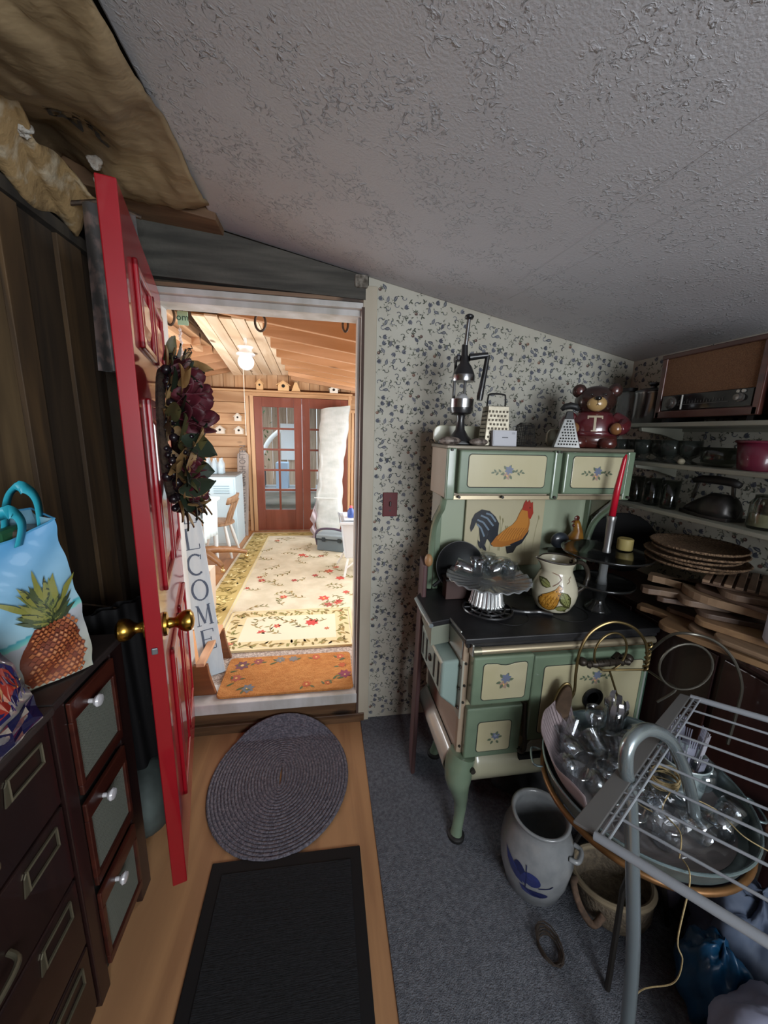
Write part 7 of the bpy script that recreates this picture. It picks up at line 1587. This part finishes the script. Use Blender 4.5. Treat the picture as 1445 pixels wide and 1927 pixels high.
# pad
Mp = Matrix.Translation((.752*1.12, .958*1.12, 1.6-.88*1.12)) @ Matrix.Scale(1.12, 4) @ Matrix.Rotation(math.radians(8), 4, 'Y') @ Matrix.Rotation(math.radians(-14), 4, 'Z')
out = [(.025*math.cos(a)*1.0, .110*math.copysign(abs(math.sin(a))**.8, math.sin(a))) for a in [2*PI*k/32 for k in range(32)]]
MB(Mp).prism([(x, -.011, z) for x, z in out], (0, .022, 0)).build('pad', mat('brown_suede', '4a3a2c', .9, var='5a4737', vs=(30, 30, 30)), t, bev=.005, seg=3)
MB(Mp).tube([(x*1.06, .004, z*1.03) for x, z in out], .0042, 8, closed=True).build('pad_rim', M_bw, t, smooth=True)
MB().tube(catmull([(.838, 1.072, .51), (.842, 1.072, .42), (.85, 1.07, .30), (.855, 1.065, .25)], 5), .0055, 8).build('arm_post', M_bw2, t, smooth=True)
MB().tube([(.842, 1.07, .45), (.87, 1.065, .48), (.92, 1.04, .50)], .0055, 8).build('arm_brace', M_bw2, t)
for x, y in ((.86, 1.06), (1.18, 1.02), (1.28, .88)): MB().tube([(x, y, .50), (x+.01, y+.01, .25), (x-.01, y+.03, .010)], .0065, 8).build('leg', M_bw2, t, smooth=True)
MB().lathe([(.001, 0), (.17, 0), (.176, .008), (.17, .016), (.001, .016)], 40, (1.08, .98, .494)).build('seat', wood('seat_ply', '4a3626', '5d4532', 'x', .5, knots=False), t, smooth=True)
for P in ([(.855, 1.065, .25), (.86, 1.07, .22), (.865, 1.08, .20)],): MB().tube(catmull(P, 5), .0055, 8).build('stretcher', M_bw2, t, smooth=True)
# ---------------- stoneware crock
t = thing('stoneware_crock', 'grey stoneware crock with a cobalt-blue flower and small lug handles on the carpet', 'crock', (.745, .985, .007))
qx, qy = .755, .985
cp = [(.085, 0), (.098, .012), (.117, .08), (.124, .15), (.118, .205), (.100, .255), (.092, .275), (.096, .286), (.100, .292)]
M_st = mat('salt_glaze', '8d8f90', .32, coat=.6, var='7f8284', vs=(25, 25, 25), bump=.05)
MB().lathe([(.001, 0)]+cp+[(.092, .296), (.085, .289), (.084, .275), (.105, .205), (.108, .15), (.10, .06), (.001, .03)], 48, (qx, qy, .007)).build('crock_body', M_st, t, smooth='all')
for a in (-.85,):
    c = Vector((qx+.118*math.cos(a), qy+.118*math.sin(a), .225)); u = Vector((-math.sin(a), math.cos(a), 0)); n = Vector((math.cos(a), math.sin(a), 0))
    MB().tube(catmull([c-u*.03-n*.008, c-u*.022+n*.018, c+u*.022+n*.018, c+u*.03-n*.008], 5), .008, 8).build('lug_handle', M_st, t, smooth='all')
D = Dec(); cb = '20264f'; cb2 = '2c3468'
D.ell(-.022, .150, .020, .034, cb, .45, 20); D.ell(.016, .142, .030, .026, cb2, -.3, 20); D.leaf(-.008, .105, .115, .034, 2.35, cb2); D.leaf(-.004, .112, .05, .03, 1.6, cb2); D.ell(.030, .088, .042, .013, cb, .08, 20); D.leaf(-.02, .098, .06, .022, -.4, cb2)
D.stroke([(.0, .10), (.0, .15), (-.004, .19)], .003, cb); D.stroke([(.04, .12), (.075, .13), (.085, .14)], .004, cb); D.stroke([(-.005, .10), (.02, .085), (.05, .08)], .006, cb)
D.build('cobalt_flower', cyl_map((qx, qy, 0), prof_r(cp), .007, math.radians(-135)), printmat('print_gloss'), t, base=.0012, fine=.015, wrap=40)
# ---------------- basket lying under the tray
t = thing('canvas_basket', 'low grey-brown basket with a rolled rim and knotted handle under the tray', 'basket', (1.0, .87, .007))
M_bk = mat('grey_jute', '5d5346', .9, var='776a58', vs=(60, 60, 60), bump=.8, bs=(120, 120, 120)); b0 = Vector((.985, .86, .012))
MB().lathe([(.10, .002), (.115, .03), (.125, .10), (.120, .105), (.108, .03), (.001, .012)], 36, b0, Matrix.Rotation(-.25, 4, 'X')).build('basket_body', M_bk, t, smooth=True)
MB().tube([b0+Matrix.Rotation(-.25, 3, 'X') @ Vector((.123*math.cos(2*PI*k/36), .123*math.sin(2*PI*k/36), .104)) for k in range(36)], .010, 8, closed=True).build('rolled_rim', mat('tan_canvas', '7d705a', .9), t, smooth=True)
MB().tube(catmull([(.865, .90, .10), (.83, .875, .13), (.825, .83, .10), (.855, .80, .06), (.89, .80, .09)], 6), .011, 8).build('knotted_handle', mat('brown_rope', '6b5545', .9, var='4f4035', vs=(60, 60, 60)), t, smooth='all')
t = thing('iron_coil', 'small rusty wire coil lying on the carpet left of the steel leg', 'wire', (.70, .80, .01)); random.seed(9)
for k in range(7): MB().tube([(.70+.03*math.cos(i*.5+k)*(1+.2*k/7), .79+.035*math.sin(i*.5+k)*(1+.1*k), .012+.004*k+.004*math.sin(i)) for i in range(14)], .0022, 5).build('strand', mat('rusty_wire', '3f362f', .7, metal=.3), t)
# ---------------- bundles in the bottom right corner
def bundle(name, label, cat, c, r, sc_, m_, part, seed, crinkle=.12, group=None):
    t = thing(name, label, cat, (c[0], c[1], .007), 0, group)
    def g(u, v):
        a = 2*PI*u; p = PI*v; rr = r*(1+crinkle*math.sin(3*a+seed+4*p)+crinkle*.6*math.sin(7*a-5*p+seed)+crinkle*.3*math.sin(13*a+11*p))
        return (c[0]+rr*math.sin(p)*math.cos(a)*sc_[0], c[1]+rr*math.sin(p)*math.sin(a)*sc_[1], max(.008, c[2]-rr*math.cos(p)*sc_[2]))
    MB().grid(g, 48, 28).build(part, m_, t, smooth='all'); return t
bundle('blue_bag', 'bright blue plastic bag slumped on the carpet under the rack', 'bag', (1.06, .60, .13), .10, (.7, .8, 1.35), mat('blue_plastic_film', '08334f', .4, coat=.2, var='0d4468', vs=(9, 9, 9)), 'bag_body', 1, .1)
bundle('slate_bag', 'slate-blue crumpled cloth bag right of the blue one', 'bag', (1.215, .64, .17), .14, (.8, .9, 1.2), mat('slate_cloth', '3a4354', .7, var='4d586b', vs=(6, 6, 6)), 'bag_body', 2, .14)
bundle('grey_pillow', 'pale grey cloth bundle at the bottom right corner', 'cloth', (1.03, .42, .18), .155, (1.0, .8, 1.1), mat('pale_grey_cloth', '6d6f80', .85, var='7f8192', vs=(4, 4, 4)), 'cloth_body', 3, .07)
bundle('lilac_bag', 'lilac-grey plastic bag behind the slate one by the cupboard', 'bag', (1.20, .86, .20), .13, (.8, .8, 1.4), mat('lilac_plastic', '44424e', .35, coat=.5, var='5d5a68', vs=(9, 9, 9)), 'bag_body', 5, .13)
bundle('dark_sack', 'black sack on the carpet under the range', 'sack', (.98, 1.30, .14), .16, (1.5, .9, .8), mat('black_sack', '0e0e10', .7), 'sack_body', 4, .08)
t = thing('carved_handle', 'worn reddish wooden handle at the right edge beside the tray', 'handle', (1.28, .74, .5))
MB().tube([(1.205, .645, .56), (1.245, .67, .555), (1.29, .70, .55)], [.018, .022, .020], 12).build('grip', wood('reddish_handle', '6b4638', '85604e', 'x', .5, knots=False), t, smooth='all')
MB().tube([(1.29, .70, .55), (1.29, .705, .40), (1.285, .71, .01)], .010, 8).build('shaft', mat('dark_leg_metal', '2f2c29', .5, metal=.5), t)
